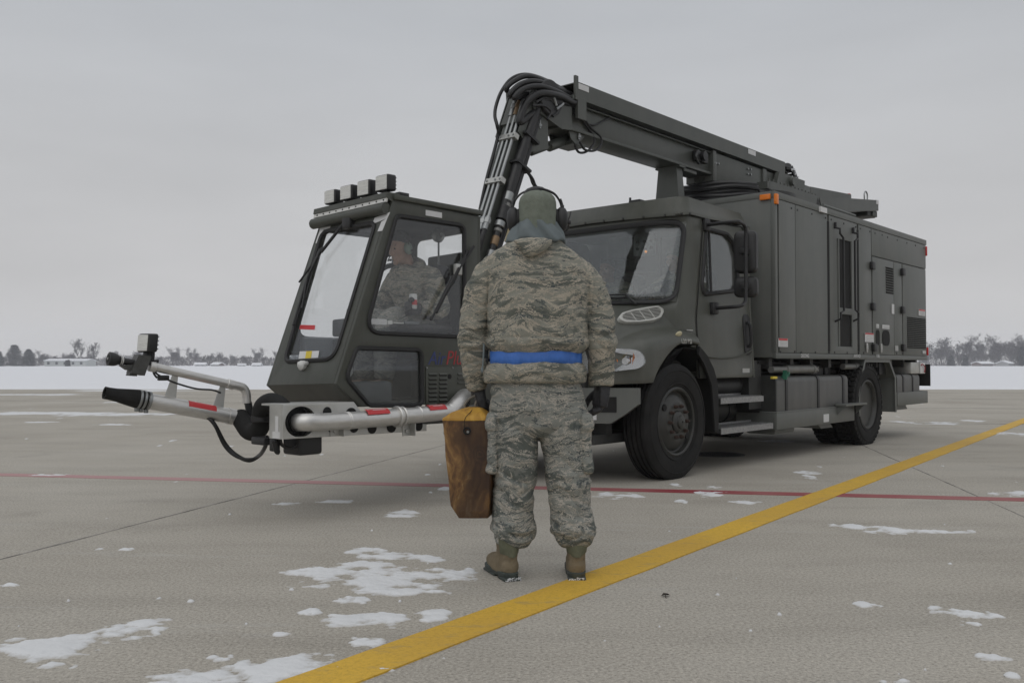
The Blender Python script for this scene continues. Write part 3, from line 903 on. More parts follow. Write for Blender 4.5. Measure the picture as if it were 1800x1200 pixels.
def rear_wheel(y, sgn, inner):
    w = .27
    yc = y - sgn * w / 2
    s = sgn * w / 2
    m = MB()
    c = (RX, yc, TYRE_R - .012)
    if not inner:
        m.lathe(c, [(0.300, s * .60), (0.314, s * .90), (0.298, s * .94), (0.285, s * .84), (0.272, s * .5), (0.266, -s * .6), (0.25, -s * .8), (0.16, -s * .75), (0.12, -s * .6), (0.11, s * .1), (0.09, s * .4), (0.01, s * .45)], 56, 1, True)
    else:
        m.lathe(c, [(0.300, s * .8), (0.30, -s * .8), (0.2, -s * .8), (0.2, s * .8)], 40, 1, False)
    wh = m.build('wheel', 'wheel', TRK, 35)
    tyre(wh, RX, yc, w, sgn, True)
for sg in (1, -1):
    rear_wheel(1.215 * sg, sg, False); rear_wheel(.905 * sg, sg, True)

# chassis
ch = MB()
for sy in (-1, 1):
    ch.box(-7.0, .9, sy * .43 - .04, sy * .43 + .04, .62, .88)
ch.box(-7.0, -1.9, -.9, .9, .93, 1.085)
for x in px_seg(-6.9, -2.1, 9): ch.box(x - .04, x + .04, -1.1, 1.1, .98, 1.083)
ch.box(.55, .63, -.9, .9, .40, .62); ch.box(-.09, .09, -.92, .92, .42, .58); ch.box(RX - .1, RX + .1, -.7, .7, .40, .62)
ch.lathe((RX, 0, .5), [(.05, -.3), (.2, -.22), (.24, 0), (.2, .22), (.05, .3)], 20, 0, True)
ch.tube([(-1, 0, .62), (-4.5, 0, .52)], .06, 10)
ch.box(-1.75, .62, -.42, .42, .55, 1.15); ch.box(.55, .9, -.5, .5, .36, .60)
ch.box(-1.98, -1.70, -1.0, 1.05, .55, 1.06); ch.box(-1.7, -.8, -.95, .62, .45, .9)
ch.box(-3.9, -2.1, -1.1, -.4, .36, .9); ch.box(-3.8, -2.1, -.4, .55, .42, .95)
ch.box(.3, .8, -.95, -.3, .52, 1.0); ch.box(.3, .8, .3, .8, .5, 1.0)
ch.box(.05, .82, -.9, .9, .34, .42)
ch.build('chassis', 'paint_dark', TRK, 0)

# under-deck clutter: pipes, valves, cable runs
cl = MB()
_rc = random.Random(8)
for i in range(16):
    x = _rc.uniform(-5.8, -2.2); y = _rc.uniform(.5, 1.0)
    cl.box(x, x + _rc.uniform(.1, .4), y, y + .15, _rc.uniform(.86, .95), _rc.uniform(.98, 1.06), .01)
for y, z in ((1.05, 1.04), (.98, 1.0), (1.0, .93)):
    cl.tube([(-1.9, y, z), (-2.6, y, z - .02), (-3.4, y - .1, z), (-4.1, y, z)], .018, 8, 5)
for a, b, c_ in ((-2.2, 1.02, .98), (-2.35, 1.0, 1.0), (-3.2, .95, .99)):
    cl.tube([(a, b, c_ + .06), (a - .05, b + .05, c_ - .02), (a - .2, b + .04, c_ + .01), (a - .3, b, c_ + .07)], .012, 6, 5)
cl.build('pipework', 'hose', TRK, 40)
def valve(x0, x1, y, z, r, name='discharge_valve'):
    v = MB(); v.cyl((x0 + .35, y, z), (x0, y, z), r * .75, r * .75, 16); v.cyl((x0, y, z), (x1, y, z), r, r, 20, .006)
    v.cyl((x1 + .03, y, z), (x1 - .02, y, z), r * 1.18, r * 1.18, 20, .005)
    v.box(x1 - .07, x1 - .02, y - .01, y + .05, z - .012, z + .012); v.lathe((x1 - .11, y + .03, z), [(.02, -.006), (.03, 0), (.02, .006)], 12, 1, True)
    v.build(name, 'alu_dim', TRK)
_a, _b = S(1380, 649, 1, 1.12), S(1427, 648, 1, 1.12)
valve(_a.x, _b.x, 1.12, _a.z, .048)
_a, _b = S(1500, 644, 1, 1.12), S(1523, 643, 1, 1.12)
valve(_a.x, _b.x, 1.12, _a.z, .048)
t = MB()
_a = S(1379, 660, 1, 1.2)
for i in range(5):
    t.box(_a.x + _rc.uniform(-.05, .05), _a.x + _rc.uniform(-.05, .05) + .02, 1.16 + _rc.uniform(0, .05), 1.24, _a.z + _rc.uniform(-.06, .06), _a.z + _rc.uniform(-.06, .06) + .012, 0, Matrix.Identity(4))
M['green_tie'] = mat('green_wire', (0.03, 0.16, 0.10), 0.5)
t.build('wire_bundle', 'green_tie', TRK)
t = MB(); _a = S(1362, 663, 1, 1.21); t.box(_a.x - .05, _a.x + .06, 1.19, 1.215, _a.z - .015, _a.z + .01); t.build('tag_label', 'yellow', TRK)

# fuel tank, side skirts, steps
def tank(x0, x1, z0, z1, y0, y1, straps, name='fuel_tank'):
    m = MB()
    o = rnd2([(y0, z0), (y1, z0), (y1, z1), (y0, z1)], .07, 5)
    m.prism([(x0, a, b) for a, b in o], (x1 - x0, 0, 0))
    tk = m.build(name, 'tank', TRK, 50)
    for sx in straps:
        s_ = MB(); o2 = rnd2([(y0 - .006, z0 - .006), (y1 + .008, z0 - .006), (y1 + .008, z1 + .008), (y0 - .006, z1 + .008)], .075, 5)
        s_.prism([(sx - .025, a, b) for a, b in o2], (.05, 0, 0)); s_.build('strap', 'black', tk, 50)
    return tk
TXF = S(1366, 690, 1, 1.2).x
tk = tank(TXF, S(1491, 690, 1, 1.2).x, .42, .893, .62, 1.195, [S(p, 690, 1, 1.2).x for p in (1383, 1439, 1483)])
e_ = MB(); e_.prism([(TXF + .002, a, b) for a, b in rnd2([(.6, .40), (1.2, .40), (1.2, .9), (.6, .9)], .07, 4)], (.03, 0, 0)); e_.build('tank_end', 'paint_dark', tk, 40)
k_ = MB()
k_.box(S(1502, 720, 1, 1.22).x, -1.995, 1.17, 1.22, .328, .515, .006); k_.box(S(1502, 720, 1, 1.22).x, -1.995, 1.02, 1.22, .500, .519, .004)
k_.box(-2.05, -1.995, .75, 1.17, .33, .50); k_.box(-2.6, -2.1, .8, 1.15, .27, .34, .03)
k_.prism([(-3.2, .8, .33), (-3.2, 1.15, .33), (-3.3, 1.15, .27), (-3.3, .8, .27)], (-.35, 0, 0))
sk = k_.build('side_skirt', 'paint_box', TRK, 30)
k_ = MB(); a = S(1476, 712, 1, 1.26); b = S(1513, 712, 1, 1.26)
k_.box(b.x, a.x, 1.2, 1.34, a.z - .012, a.z + .012, .004); k_.prism([(a.x - .02, 1.21, a.z - .01), (a.x - .02, 1.33, a.z - .01), (a.x - .02, 1.21, a.z - .13)], (-.01, 0, 0)); k_.prism([(b.x + .05, 1.21, a.z - .01), (b.x + .05, 1.33, a.z - .01), (b.x + .05, 1.21, a.z - .13)], (-.01, 0, 0))
k_.build('fold_step', 'paint_box', TRK, 20)
k_ = MB(); a = S(1450, 737, 1, 1.224); k_.box(a.x - .12, a.x + .03, 1.2195, 1.224, a.z - .03, a.z + .06); k_.build('sticker', 'white', sk, 0)
k_ = MB(); k_.box(-7.035, -5.73, 1.17, 1.22, .452, .633, .006); k_.box(-7.035, -6.98, .4, 1.17, .452, .633); k_.prism([(-5.9, .7, .45), (-5.9, 1.1, .45), (-6.0, 1.1, .38), (-6.0, .7, .38)], (-.5, 0, 0)); k_.build('rear_skirt', 'paint_box', TRK, 30)
tank(-6.75, -5.8, .55, .885, .7, 1.19, (-6.05, -6.45), 'rear_tank')
k_ = MB(); k_.box(-7.10, -7.085, .2, 1.24, .70, 1.02); k_.build('rear_flap', 'void', TRK, 0)
k_ = MB(); a = S(1617, 653, 1, 1.2); k_.box(a.x - .22, a.x + .36, .95, 1.19, .885, 1.05, .01); bx_ = k_.build('work_lamp_box', 'alu_flat', TRK)
k_ = MB(); k_.box(a.x - .225, a.x - .01, 1.19, 1.205, .885, 1.045, .005); k_.build('plate', 'white', bx_)
k_ = MB(); k_.tube([(a.x - .16, 1.215, .90), (a.x - .17, 1.22, .98), (a.x - .05, 1.22, 1.02), (a.x - .02, 1.21, 1.0)], .007, 6, 5); k_.build('cable', 'text_red', bx_)

# rear wheel guards: folded sheet over the duals
def guard(sy):
    p = [(-4.33, .37), (-4.33, .72), (-4.55, 1.085), (-5.46, 1.085), (-5.70, .84), (-5.71, .37)]
    m = MB()
    P2 = [(x, z) for x, z in p]; IN = [(-4.345, .37), (-4.345, .715), (-4.557, 1.073), (-5.452, 1.073), (-5.686, .835), (-5.696, .37)]
    loop = P2 + IN[::-1]
    m.prism([(x, sy * .60, z) for x, z in loop], (0, sy * .60, 0))
    IN2 = [(-4.375, .37), (-4.375, .71), (-4.575, 1.045), (-5.44, 1.045), (-5.655, .825), (-5.665, .37)]
    m.prism([(x, sy * 1.20, z) for x, z in P2 + IN2[::-1]], (0, sy * .012, 0))
    m.build('wheel_guard', 'paint_box', TRK, 20)
guard(1); guard(-1)
# cab entry steps
for nm, xa, xb, z, yo in (('entry_step', -.82, S(1341, 695, 1, 1.2).x, .69, 1.2), ('entry_step', -.82, S(1358, 748, 1, 1.2).x, .40, 1.2)):
    m = MB(); m.box(xb, xa, .90, yo, z - .045, z, .004)
    st = m.build(nm, 'paint_dark', TRK, 20)
    m = MB(); m.box(xb - .003, xa + .003, yo, yo + .006, z - .05, z + .006); m.box(xb, xa, .95, .956, z, z + .03)
    for i in range(int((xa - xb) / .028)):
        for j in range(5):
            x = xb + .014 + i * .028 + (.014 if j % 2 else 0); y = .97 + j * .048
            if x < xa - .01: m.box(x, x + .012, y, y + .03, z, z + .011)
    m.build('tread', 'grating', st, 0)
m = MB(); m.cyl((-.95, .78, .55), (-1.72, .78, .55), .13, .13, 24, .02); m.cyl((-1.0, .9, .80), (-1.7, .9, .80), .09, .09, 20, .02); m.build('air_tank', 'paint_dark', TRK)
m = MB()
for x in (-1.15, -1.55): m.lathe((x, .78, .55), [(.132, -.02), (.142, -.02), (.142, .02), (.132, .02)], 24, 0, True)
m.build('strap', 'black', TRK)

# ------------------------------------------------------------------ service body
BX0, BX1, BY, BZ0, BZ1 = -7.04, -1.985, 1.20, 1.09, 2.853
m = MB(); m.box(BX0, BX1, -BY, BY, BZ0, BZ1 - .004, .012)
body = m.build('service_body', 'paint_box', TRK, 30)
m = MB(); m.box(BX0 - .006, BX1 + .006, BY - .02, BY + .023, BZ1 - .075, BZ1, .006); m.box(BX0 - .006, BX1 + .006, -BY - .023, -BY + .02, BZ1 - .075, BZ1, .006); m.box(BX1 - .02, BX1 + .006, -BY + .02, BY - .02, BZ1 - .06, BZ1, .004)
m.box(BX0, BX1, BY - .02, BY + .021, BZ0 - .01, BZ0 + .05, .005)
m.box(BX1 - .05, BX1 + .004, BY - .03, BY + .022, BZ0 + .05, BZ1 - .075, .005)
m.build('trim', 'paint_box', body, 30)
PY = BY + .018
def sx(px, py=520): return S(px, py, 1, PY).x
def sz(px, py): return S(px, py, 1, PY).z
def panel(name, pl, pr, zt, zb, mk='paint_box', holes=(), t=.018, y=PY, parent=None):
    xa, xb = sx(pl), sx(pr)
    m = MB()
    m.plate([(xb, zb), (xa, zb), (xa, zt), (xb, zt)], holes, t, lambda u, v, w: (u, y - t / 2 + w, v), .003)
    return m.build(name, mk, parent or body, 30)
ZT, ZB = BZ1 - .08, BZ0 + .055
panel('side_panel', 1370, 1398.6, ZT, ZB); panel('side_panel', 1399.4, 1455, ZT, ZB)
# ladder bay with its upright opening
ox0, ox1 = sx(1474), sx(1496.5)
oz1, oz0 = sz(1485, 422), sz(1485, 609)
m = MB()
for a_, b_, t_ in ((1455.2, 1458.3, 389), (1507.2, 1510, 404)): m.box(sx(b_), sx(a_), PY - .01, PY + .003, sz(a_, 617), sz(a_, t_))
m.build('panel_groove', 'void', body, 0)
panel('ladder_panel', 1458.5, 1507, ZT, ZB, holes=[[(ox1, oz0), (ox0, oz0), (ox0, oz1), (ox1, oz1)]])
m = MB(); m.box(ox1 - .0, ox0, PY - .016, PY - .010, oz0, oz1); m.build('ladder_recess', 'void', body, 0)
m = MB()
zc = sz(1485, 546)
m.box(ox1, ox0, PY - .01, PY + .012, zc - .045, zc + .03, .004); m.box(ox0 - .01, ox0 + .02, PY - .003, PY + .012, oz0, oz1, .003); m.box(ox1 - .02, ox1 + .01, PY - .003, PY + .012, oz0, oz1, .003)
m.build('ladder_step', 'paint_box', body, 20)
for (pa, pt, pb, side) in ((1467.5, 400, 553, 1), (1499, 409, 553, -1)):
    zt, zb = sz(pa, pt), sz(pa, pb)
    x0 = sx(pa); xo = x0 - side * .10; y = PY + .07
    m = MB(); m.tube([(x0, PY, zt), (x0, y, zt - .02), (x0, y, zt - .08), (xo, y, zt - .12), (xo, y, zb + .05), (x0, y, zb + .02), (x0, y, zb - .05), (x0, PY, zb - .08)], .013, 8)
    m.box(x0 - .012, x0 + .012, PY, PY + .03, zt, zt + .06, .004); m.build('grab_rail', 'black', body)
panel('side_panel', 1510, 1532, ZT, ZB)
zs = (sz(1580, 462)) ; 
panel('upper_panel', 1533, 1628, ZT, zs + .01)
d1 = panel('equipment_door', 1533.5, 1570.5, zs - .005, ZB, t=.022, y=PY + .004)
panel('side_panel', 1571.5, 1585.5, zs - .005, ZB)
d2 = panel('equipment_door', 1586.5, 1627, zs - .005, ZB, t=.022, y=PY + .004)
# louvres on the doors
def louvre(pl, pr, pt, pb, n, parent, mk='void', cols=1):
    pm = (pl + pr) / 2
    xa, xb, zt, zb = sx(pl), sx(pr), sz(pm, pt), sz(pm, pb)
    m = MB()
    for i in range(n):
        z = zt - (zt - zb) * (i + .5) / n; hh = (zt - zb) / n
        for c in range(cols):
            u0 = xb + (xa - xb) * c / cols + .012; u1 = xb + (xa - xb) * (c + 1) / cols - .012
            m.box(u0, u1, PY + .0, PY + .009, z - hh * .27, z + hh * .27)
    m.build('vent_slots', mk, parent, 0)
    m = MB()
    for i in range(n):
        z = zt - (zt - zb) * (i + .5) / n; hh = (zt - zb) / n
        m.prism([(xb, PY + .004, z + hh * .48), (xb, PY + .018, z + hh * .27), (xb, PY + .004, z + hh * .27)], (xa - xb, 0, 0))
    m.build('vent_hoods', 'paint_box', parent, 0)
louvre(1556.5, 1570, 470, 517, 11, d1); louvre(1593, 1626, 558, 613, 17, d2, cols=3)
for (px_, py_) in ((1533.5, 467), (1535, 539), (1537, 611), (1587, 478), (1587, 545), (1588.5, 611)):
    p = S(px_, py_, 1, PY + .02); m = MB(); m.box(p.x - .055, p.x + .055, PY + .006, PY + .045, p.z - .05, p.z + .05, .008); m.build('latch', 'black', body)
def oval(px_, py_, wpx, hpx, parent, mk='void'):
    p = S(px_, py_, 1, PY + .008); w_ = abs(sx(px_ + wpx / 2) - sx(px_ - wpx / 2)); h_ = abs(sz(px_, py_ - hpx / 2) - sz(px_, py_ + hpx / 2))
    m = MB(); m.plate(rnd2([(p.x - w_ / 2, p.z - h_ / 2), (p.x + w_ / 2, p.z - h_ / 2), (p.x + w_ / 2, p.z + h_ / 2), (p.x - w_ / 2, p.z + h_ / 2)], w_ * .45, 6), [], .004, lambda u, v, w: (u, PY + .008 + w, v))
    m.build('port_hole', mk, parent, 0)
oval(1543, 593, 6.5, 27, d1); oval(1557.5, 594, 13, 27, d1)
def sticker(px_, py_, wpx, hpx, parent, red_top=0.0, yoff=.013, mk='white', lines=True):
    p = S(px_, py_, 1, PY + yoff); w_ = abs(sx(px_ + wpx / 2) - sx(px_ - wpx / 2)); h_ = abs(sz(px_, py_ - hpx / 2) - sz(px_, py_ + hpx / 2))
    m = MB(); m.box(p.x - w_ / 2, p.x + w_ / 2, PY + .006, PY + yoff, p.z - h_ / 2, p.z + h_ / 2); st = m.build('sticker', mk, parent, 0)
    if red_top:
        m = MB(); m.box(p.x - w_ / 2 + .01, p.x + w_ / 2 * .98, PY + yoff, PY + yoff + .002, p.z + h_ / 2 - h_ * red_top, p.z + h_ / 2 * .98); m.build('red_band', 'red', st, 0)
    if lines:
        m = MB()
        for i in range(4):
            z = p.z - h_ / 2 + h_ * (.12 + .17 * i)
            m.box(p.x - w_ * .42, p.x + w_ * (.42 - .1 * (i % 2)), PY + yoff, PY + yoff + .0015, z, z + h_ * .05)
        m.build('print', 'grey_print', st, 0)
    return st
sticker(1377, 602, 16, 15, body, .25); sticker(1528.5, 593, 15, 16, body, .18); sticker(1557.5, 574.5, 12, 7, d1); sticker(1543, 573, 4.5, 7, d1); sticker(1576.5, 612, 5, 9, body, 0, .013, 'grey_print', False); sticker(1621, 549.5, 11, 11, d2, .22); sticker(1625, 619, 5, 5, d2)
sticker(1570, 543, 4, 17, d1, 0, .013, 'white', False); sticker(1448.5, 369, 11, 9, body, 0, .03, 'white', False)
_fn = lambda px_, py_: (lambda p: (lambda u, v, w: (p.x - u, PY + .012 + w, p.z + v)))(S(px_, py_, 1, PY))
for px_, s_ in ((1407, 'DEICING'), (1500, 'ANTI-ICE'), (1540, 'FUEL')):
    m = MB(); m.text(s_, .055, _fn(px_ - 1, 628), .001); m.build('lettering', 'white', body, 0)
for px_, py_ in ((1524, 611), (1549, 612)):
    p = S(px_, py_, 1, PY + .02); m = MB(); m.box(p.x - .02, p.x + .015, PY + .01, PY + .03, p.z - .06, p.z + .06, .008); m.box(p.x - .035, p.x - .02, PY + .01, PY + .025, p.z - .02, p.z + .03); m.build('door_pull', 'alu_flat', d1)
# panel fixings
m = MB()
bolt_px = [(1366.5 + 1, 357), (1391, 366), (1401.5, 369), (1427, 376), (1451, 383), (1461, 386), (1483, 393), (1504, 399), (1512, 402), (1529, 407), (1538, 410), (1550.5, 413), (1560, 417), (1577, 422), (1594, 427), (1609, 431.5), (1624, 436),
           (1372, 618), (1397, 618), (1408, 619), (1433, 619), (1457, 619), (1467, 619), (1489, 620), (1509, 620), (1518, 620), (1534, 620), (1576, 621), (1587, 621)]
for b_ in bolt_px:
    p = S(b_[0], b_[1], 1, PY); m.cyl((p.x, PY - .002, p.z), (p.x, PY + .006, p.z), .013, .011, 8)
m.build('panel_bolts', 'black', body, 30)
def marker(name, mk, P, q):
    m = MB(); m.box(*q, .008); m.build(name, mk, body, 40)
p = S(1345.3, 346.6, 0, BX1 + .01)
marker('marker_lamp', 'orange', 0, (BX1, BX1 + .028, p.y - .06, p.y + .06, p.z - .03, p.z + .03))
p = S(1360.6, 349, 1, BY + .02)
marker('marker_lamp', 'orange', 0, (BX1 - .045, BX1 + .012, BY + .01, BY + .045, p.z - .055, p.z + .055))
marker('tail_marker', 'redlens', 0, (BX0 - .012, BX0 + .03, BY + .0, BY + .034, 2.62, 2.76)); marker('tail_marker', 'redlens', 0, (BX0 - .012, BX0 + .02, BY + .0, BY + .034, 1.15, 1.27))
# rails and pads on the body roof
m = MB(); m.box(-6.9, -2.2, .9, 1.0, BZ1 - .002, BZ1 + .035, .01)
a, b = S(1446, 361, 1, .98), S(1502, 378, 1, .98)
m.tube([(a.x, .98, BZ1 + .12), (b.x, .98, BZ1 + .12), (b.x - .08, .98, BZ1)], .02, 8)
m.build('roof_rail', 'paint_box', body)

# ------------------------------------------------------------------ turret, counterweight, boom
m = MB()
m.lathe((-3.75, 0, 2.853), [(0.75, 0.0), (0.75, .10), (0.66, .12), (0.66, .20), (0.62, .23), (0.62, .31), (0.3, .32)], 56, 2, True)
for k in range(40):
    a = 2 * math.pi * k / 40
    m.cyl((-3.75 + .64 * math.cos(a), .64 * math.sin(a), 3.05), (-3.75 + .64 * math.cos(a), .64 * math.sin(a), 3.075), .018, .018, 6)
tur = m.build('turntable', 'paint_dark', TRK, 35)
m = MB(); m.tube([(-3.2, .66, 3.02), (-3.0, .5, 3.08), (-2.95, .2, 3.1), (-2.95, -.2, 3.1), (-3.0, -.5, 3.06)], .03, 8, 6); m.tube([(-3.4, .70, 3.0), (-3.05, .62, 3.04), (-2.86, .2, 3.05), (-2.86, -.2, 3.05)], .026, 8, 6)

for k_ in range(4):
    m.tube([(-3.12 + (.74 - .025 * (k_ % 2)) * math.cos(R(-125 + 185 * i / 30)), (.74 - .025 * (k_ % 2)) * math.sin(R(-125 + 185 * i / 30)), 2.985 + .046 * k_ + .010 * math.sin(i * .7 + k_)) for i in range(31)] + [(-3.3, .40, 3.05)], .028, 8)
m.lathe((-3.12, 0, 2.93), [(.77, 0), (.77, .025), (.4, .03), (.4, 0)], 48, 2, True)
m.build('coiled_hose', 'hose', tur)
sk0, sk1 = S(1353, 318, 1, .5), S(1440, 345, 1, .5)
m = MB(); m.prism([(sk0.x, .5, sk0.z), (sk1.x, .5, sk1.z), (sk1.x, .5, sk1.z - .13), (sk0.x + .05, .5, sk0.z - .10)], (0, -1.0, 0))
m.box(sk0.x - .02, sk0.x + .06, -.5, .5, sk0.z - .10, sk0.z - .01)
for i in range(14): x = sk0.x + (sk1.x - sk0.x) * (i + .5) / 14; m.cyl((x, .47, sk0.z), (x, .47, sk0.z + .045), .011, .011, 6)
m.build('slew_platform', 'boom', TRK, 20)
c0, c1, c2 = S(1440, 345, 1, .5), S(1544, 352, 1, .5), S(1544, 383, 1, .5)
zc0, zc1 = c2.z, c1.z
m = MB(); m.prism([(c0.x, .5, c0.z), (c1.x, .5, c1.z), (c1.x, .5, c1.z - .165), (c0.x - .10, .5, c0.z - .19)], (0, -1.0, 0))
cw = m.build('counterweight_frame', 'boom', TRK, 20)
m = MB(); m.box(c1.x + .01, c1.x + .35, -.45, .46, zc0 + .0, c1.z - .165, .01); m.build('counterweight', 'paint_dark', cw)
m = MB()
for i in range(4): m.box(c1.x + .012 + i * .05, c1.x + .045 + i * .05, .46, .485, zc0 + .01, c1.z - .175, .004)
m.build('weight_plates', 'boom', cw)
m = MB(); m.prism([(c0.x + .05, .5, c0.z - .02), (c0.x - .15, .5, c0.z - .24), (c0.x - .1, .5, c0.z - .24), (c0.x + .1, .5, c0.z - .12)], (0, -1, 0)); m.build('gusset', 'paint_dark', cw, 20)
lp = S(1522, 348, 1, .4)
m = MB(); m.tube([(lp.x + .06, .4, lp.z - .03), (lp.x + .06, .4, lp.z + .06), (lp.x, .4, lp.z + .10), (lp.x - .06, .4, lp.z + .06), (lp.x - .06, .4, lp.z - .03)], .011, 8, 6); m.build('lifting_eye', 'steel', cw)
m = MB(); m.box(c1.x - .002, c1.x + .10, .5, .504, c1.z - .07, c1.z - .005); m.build('sticker', 'white', cw, 0)
# boom: rear mast plate, outer sleeve, inner slide, hose tray above
BYN = .20
bt0, bt1 = S(1015, 148, 1, BYN), S(1380, 282, 1, BYN)
TZ1 = (bt0.z + bt1.z) / 2; TZ0 = TZ1 - .165
TX1, TX0 = bt0.x, bt1.x
m = MB()
m.plate([(-.20, TZ0), (.20, TZ0), (.20, TZ1), (-.20, TZ1)], [[(-.19, TZ0 + .01), (.19, TZ0 + .01), (.19, TZ1 - .01), (-.19, TZ1 - .01)]], TX1 - TX0, lambda u, v, w: ((TX0 + TX1) / 2 + w, u, v))
tray = m.build('hose_tray', 'boom', TRK, 20)
for px_, w_, hh in ((1026, .17, .055), (1322, .20, .06)):
    p = S(px_, 158 if px_ < 1100 else 262, 1, BYN + .004); m = MB(); m.box(p.x - w_ / 2, p.x + w_ / 2, BYN, BYN + .004, TZ1 - .012 - hh, TZ1 - .012); m.build('sticker', 'white', tray, 0)
MZ1 = TZ0 - .035
e0 = S(1020, 235, 1, .13)
MZ0 = e0.z - .005
XS = S(1250, 270, 1, .15).x
m = MB(); m.box(XS - .05, .52, -.125, .125, MZ0 + .03, MZ1 - .01, .01); m.box(XS - .05, .30, -.16, .16, MZ0, MZ0 + .03, .004); m.box(XS - .05, .3, -.16, .16, MZ1 - .01, MZ1, .003)
m.build('inner_boom', 'boom', TRK, 25)
e2, e3 = S(1425, 317, 1, .17), S(1497, 343, 1, .17)
m = MB(); m.box(e2.x, XS, -.165, .165, MZ0 - .055, MZ1 + .01, .01); m.box(XS - .07, XS + .01, -.185, .185, MZ0 - .075, MZ1 + .02, .008)
m.prism([(e2.x, .165, MZ1 + .01), (e3.x, .165, e3.z + .01), (e3.x, .165, e3.z - .15), (e2.x, .165, MZ0 - .055)], (0, -.33, 0))
m.box(-3.95, -3.85, -.19, .19, MZ0 - .06, MZ1 + .015, .006)
for sy in (-1, 1): m.prism([(-4.9, sy * .25, 2.95), (-3.9, sy * .25, 2.95), (-4.2, sy * .25, MZ1 + .02), (-5.0, sy * .25, MZ1 + .02)], (0, -sy * .06, 0))
m.cyl((-4.55, -.3, MZ1 - .06), (-4.55, .3, MZ1 - .06), .06, .06, 20)
m.cyl((-3.1, 0, 3.02), (-2.55, 0, MZ0 - .02), .07, .07, 16)
obm = m.build('outer_boom', 'boom', TRK, 25)
m = MB()
for (px_, py_) in ((1255, 286), (1258, 287), (1262, 288), (1314, 297), (1319, 298), (1314, 306), (1319, 307)):
    p = S(px_, py_, 1, .17); m.cyl((p.x, .163, p.z), (p.x, .185, p.z), .016, .014, 6)
m.build('bolts', 'steel', obm)
p = S(1230, 276, 1, .16)
m = MB(); m.cyl((p.x, .12, p.z), (p.x, .24, p.z), .055, .055, 18); m.box(p.x - .14, p.x + .12, .13, .19, p.z - .06, p.z + .06, .01); m.tube([(p.x + .1, .2, p.z + .05), (p.x + .2, .22, p.z - .04), (p.x + .1, .2, p.z - .1)], .016, 6, 5)
m.build('slide_pad', 'black', obm)
m = MB(); p = e3; m.cyl((p.x - .03, .1, p.z - .06), (p.x - .03, .1, p.z + .03), .04, .04, 16); m.build('beacon', 'redlens', obm)
# cable drag chain looping down behind the tray
m = MB(); rr_ = .255; cc = Vector((TX0 - .20, 0, TZ1 - .275))
def _lk(a): 
    tt = Vector((math.sin(a), 0, math.cos(a))); nn = Vector((-math.cos(a), 0, math.sin(a))); p = cc + nn * rr_
    return Matrix(((tt.x, 0, nn.x, p.x), (0, 1, 0, p.y), (tt.z, 0, nn.z, p.z), (0, 0, 0, 1)))
for k in range(17):
    a = R(104 - k * 13.0); mt = _lk(a)
    for y in (-.18, .16): m.box(-.036, .036, y - .013, y + .013, -.045, .045, .008, mt, 1)
    m.box(-.012, .012, -.17, .15, .030, .042, 0, mt); m.box(-.012, .012, -.17, .15, -.042, -.030, 0, mt)
m.box(TX0 - .22, TX0 + .05, -.19, .18, TZ1 - .045, TZ1 - .01); m.box(TX0 - .25, TX0 + .05, -.19, .18, TZ1 - .575, TZ1 - .545)
dc = m.build('drag_chain', 'black', TRK, 30)
m = MB()
for k in range(13):
    mt = _lk(R(80 - k * 13.0))
    for j in range(5):
        x, y, z = rng.uniform(-.03, .03), rng.uniform(-.16, .17), .045
        m.box(x - .012, x + .012, y - .018, y + .018, z - .006, z + .008, .004, mt, 1)
    for j in range(3):
        x, z = rng.uniform(-.03, .03), rng.uniform(-.04, .04); m.box(x - .010, x + .010, .172, .180, z - .010, z + .010, .003, mt, 1)
M['snow_bits'] = M['snow']
m.build('snow_crust', 'snow_bits', dc)
m = MB()
for i in range(4): m.tube([(TX0 + .1, -.12 + i * .07, TZ1 - .06), (TX0 - .22, -.12 + i * .07, TZ1 - .07), (TX0 - .40, -.12 + i * .07, TZ1 - .27), (TX0 - .22, -.12 + i * .07, TZ1 - .49), (TX0 + .02, -.12 + i * .07, TZ1 - .50)], .022, 8, 6)
m.build('hoses', 'hose', dc)

# boom rest tower behind the cab
m = MB(); h0, h1 = 2.3, MZ0 - .02
m.rings([[Vector(v) for v in ((-1.80, -.20, h0), (-1.80, .20, h0), (-1.97, .20, h0), (-1.97, -.20, h0))], [Vector(v) for v in ((-1.83, -.12, h1), (-1.83, .12, h1), (-1.95, .12, h1), (-1.95, -.12, h1))]])
m.box(-1.96, -1.83, -.16, .16, h1, h1 + .018); m.box(-1.96, -1.82, -.2, .2, .9, 2.3)
m.box(-2.25, -1.96, -.14, .14, h1 - .03, h1 + .015, .01)
m.build('boom_rest', 'boom', TRK, 20)

# ------------------------------------------------------------------ truck cab
def yside(z): return 1.10 - (z - .9) * .055
def SIDE(px, py, off=0.0):
    y = 1.05
    for _ in range(6):
        q = S(px, py, 1, y + off); y = yside(q.z)
    return q.x, q.z
def fside(off, sg=1):
    return lambda u, v, w: (u, sg * (yside(v) + off + w), v)
def xd(z): return -.60 - max(0, z - 1.45) * .25           # forward edge of the door
def xfront(y, z):
    t = max(0, min(1, (z - 1.5) / .9))
    cen = -.02 - t * .39
    bow = .31 - t * .17
    return cen - bow * min(1, abs(y) / 1.0) ** 5
def cab_section(z, inset=0.0):
    """half outline of the cab front at height z, from the centre to the door edge"""
    ye, w = 1.0, yside(z)
    pts = [(xfront(i / 14 * ye, z), i / 14 * ye) for i in range(15)]
    a = Vector(pts[-1]); e = Vector((xd(z), w)); c = Vector((a.x - .06, w + .008))
    for k in range(1, 9):
        t = k / 8; p = a * (1 - t) ** 2 + c * 2 * t * (1 - t) + e * t * t
        pts.append((p.x, p.y))
    return pts
WZ0, WZ1 = 1.60, 2.375
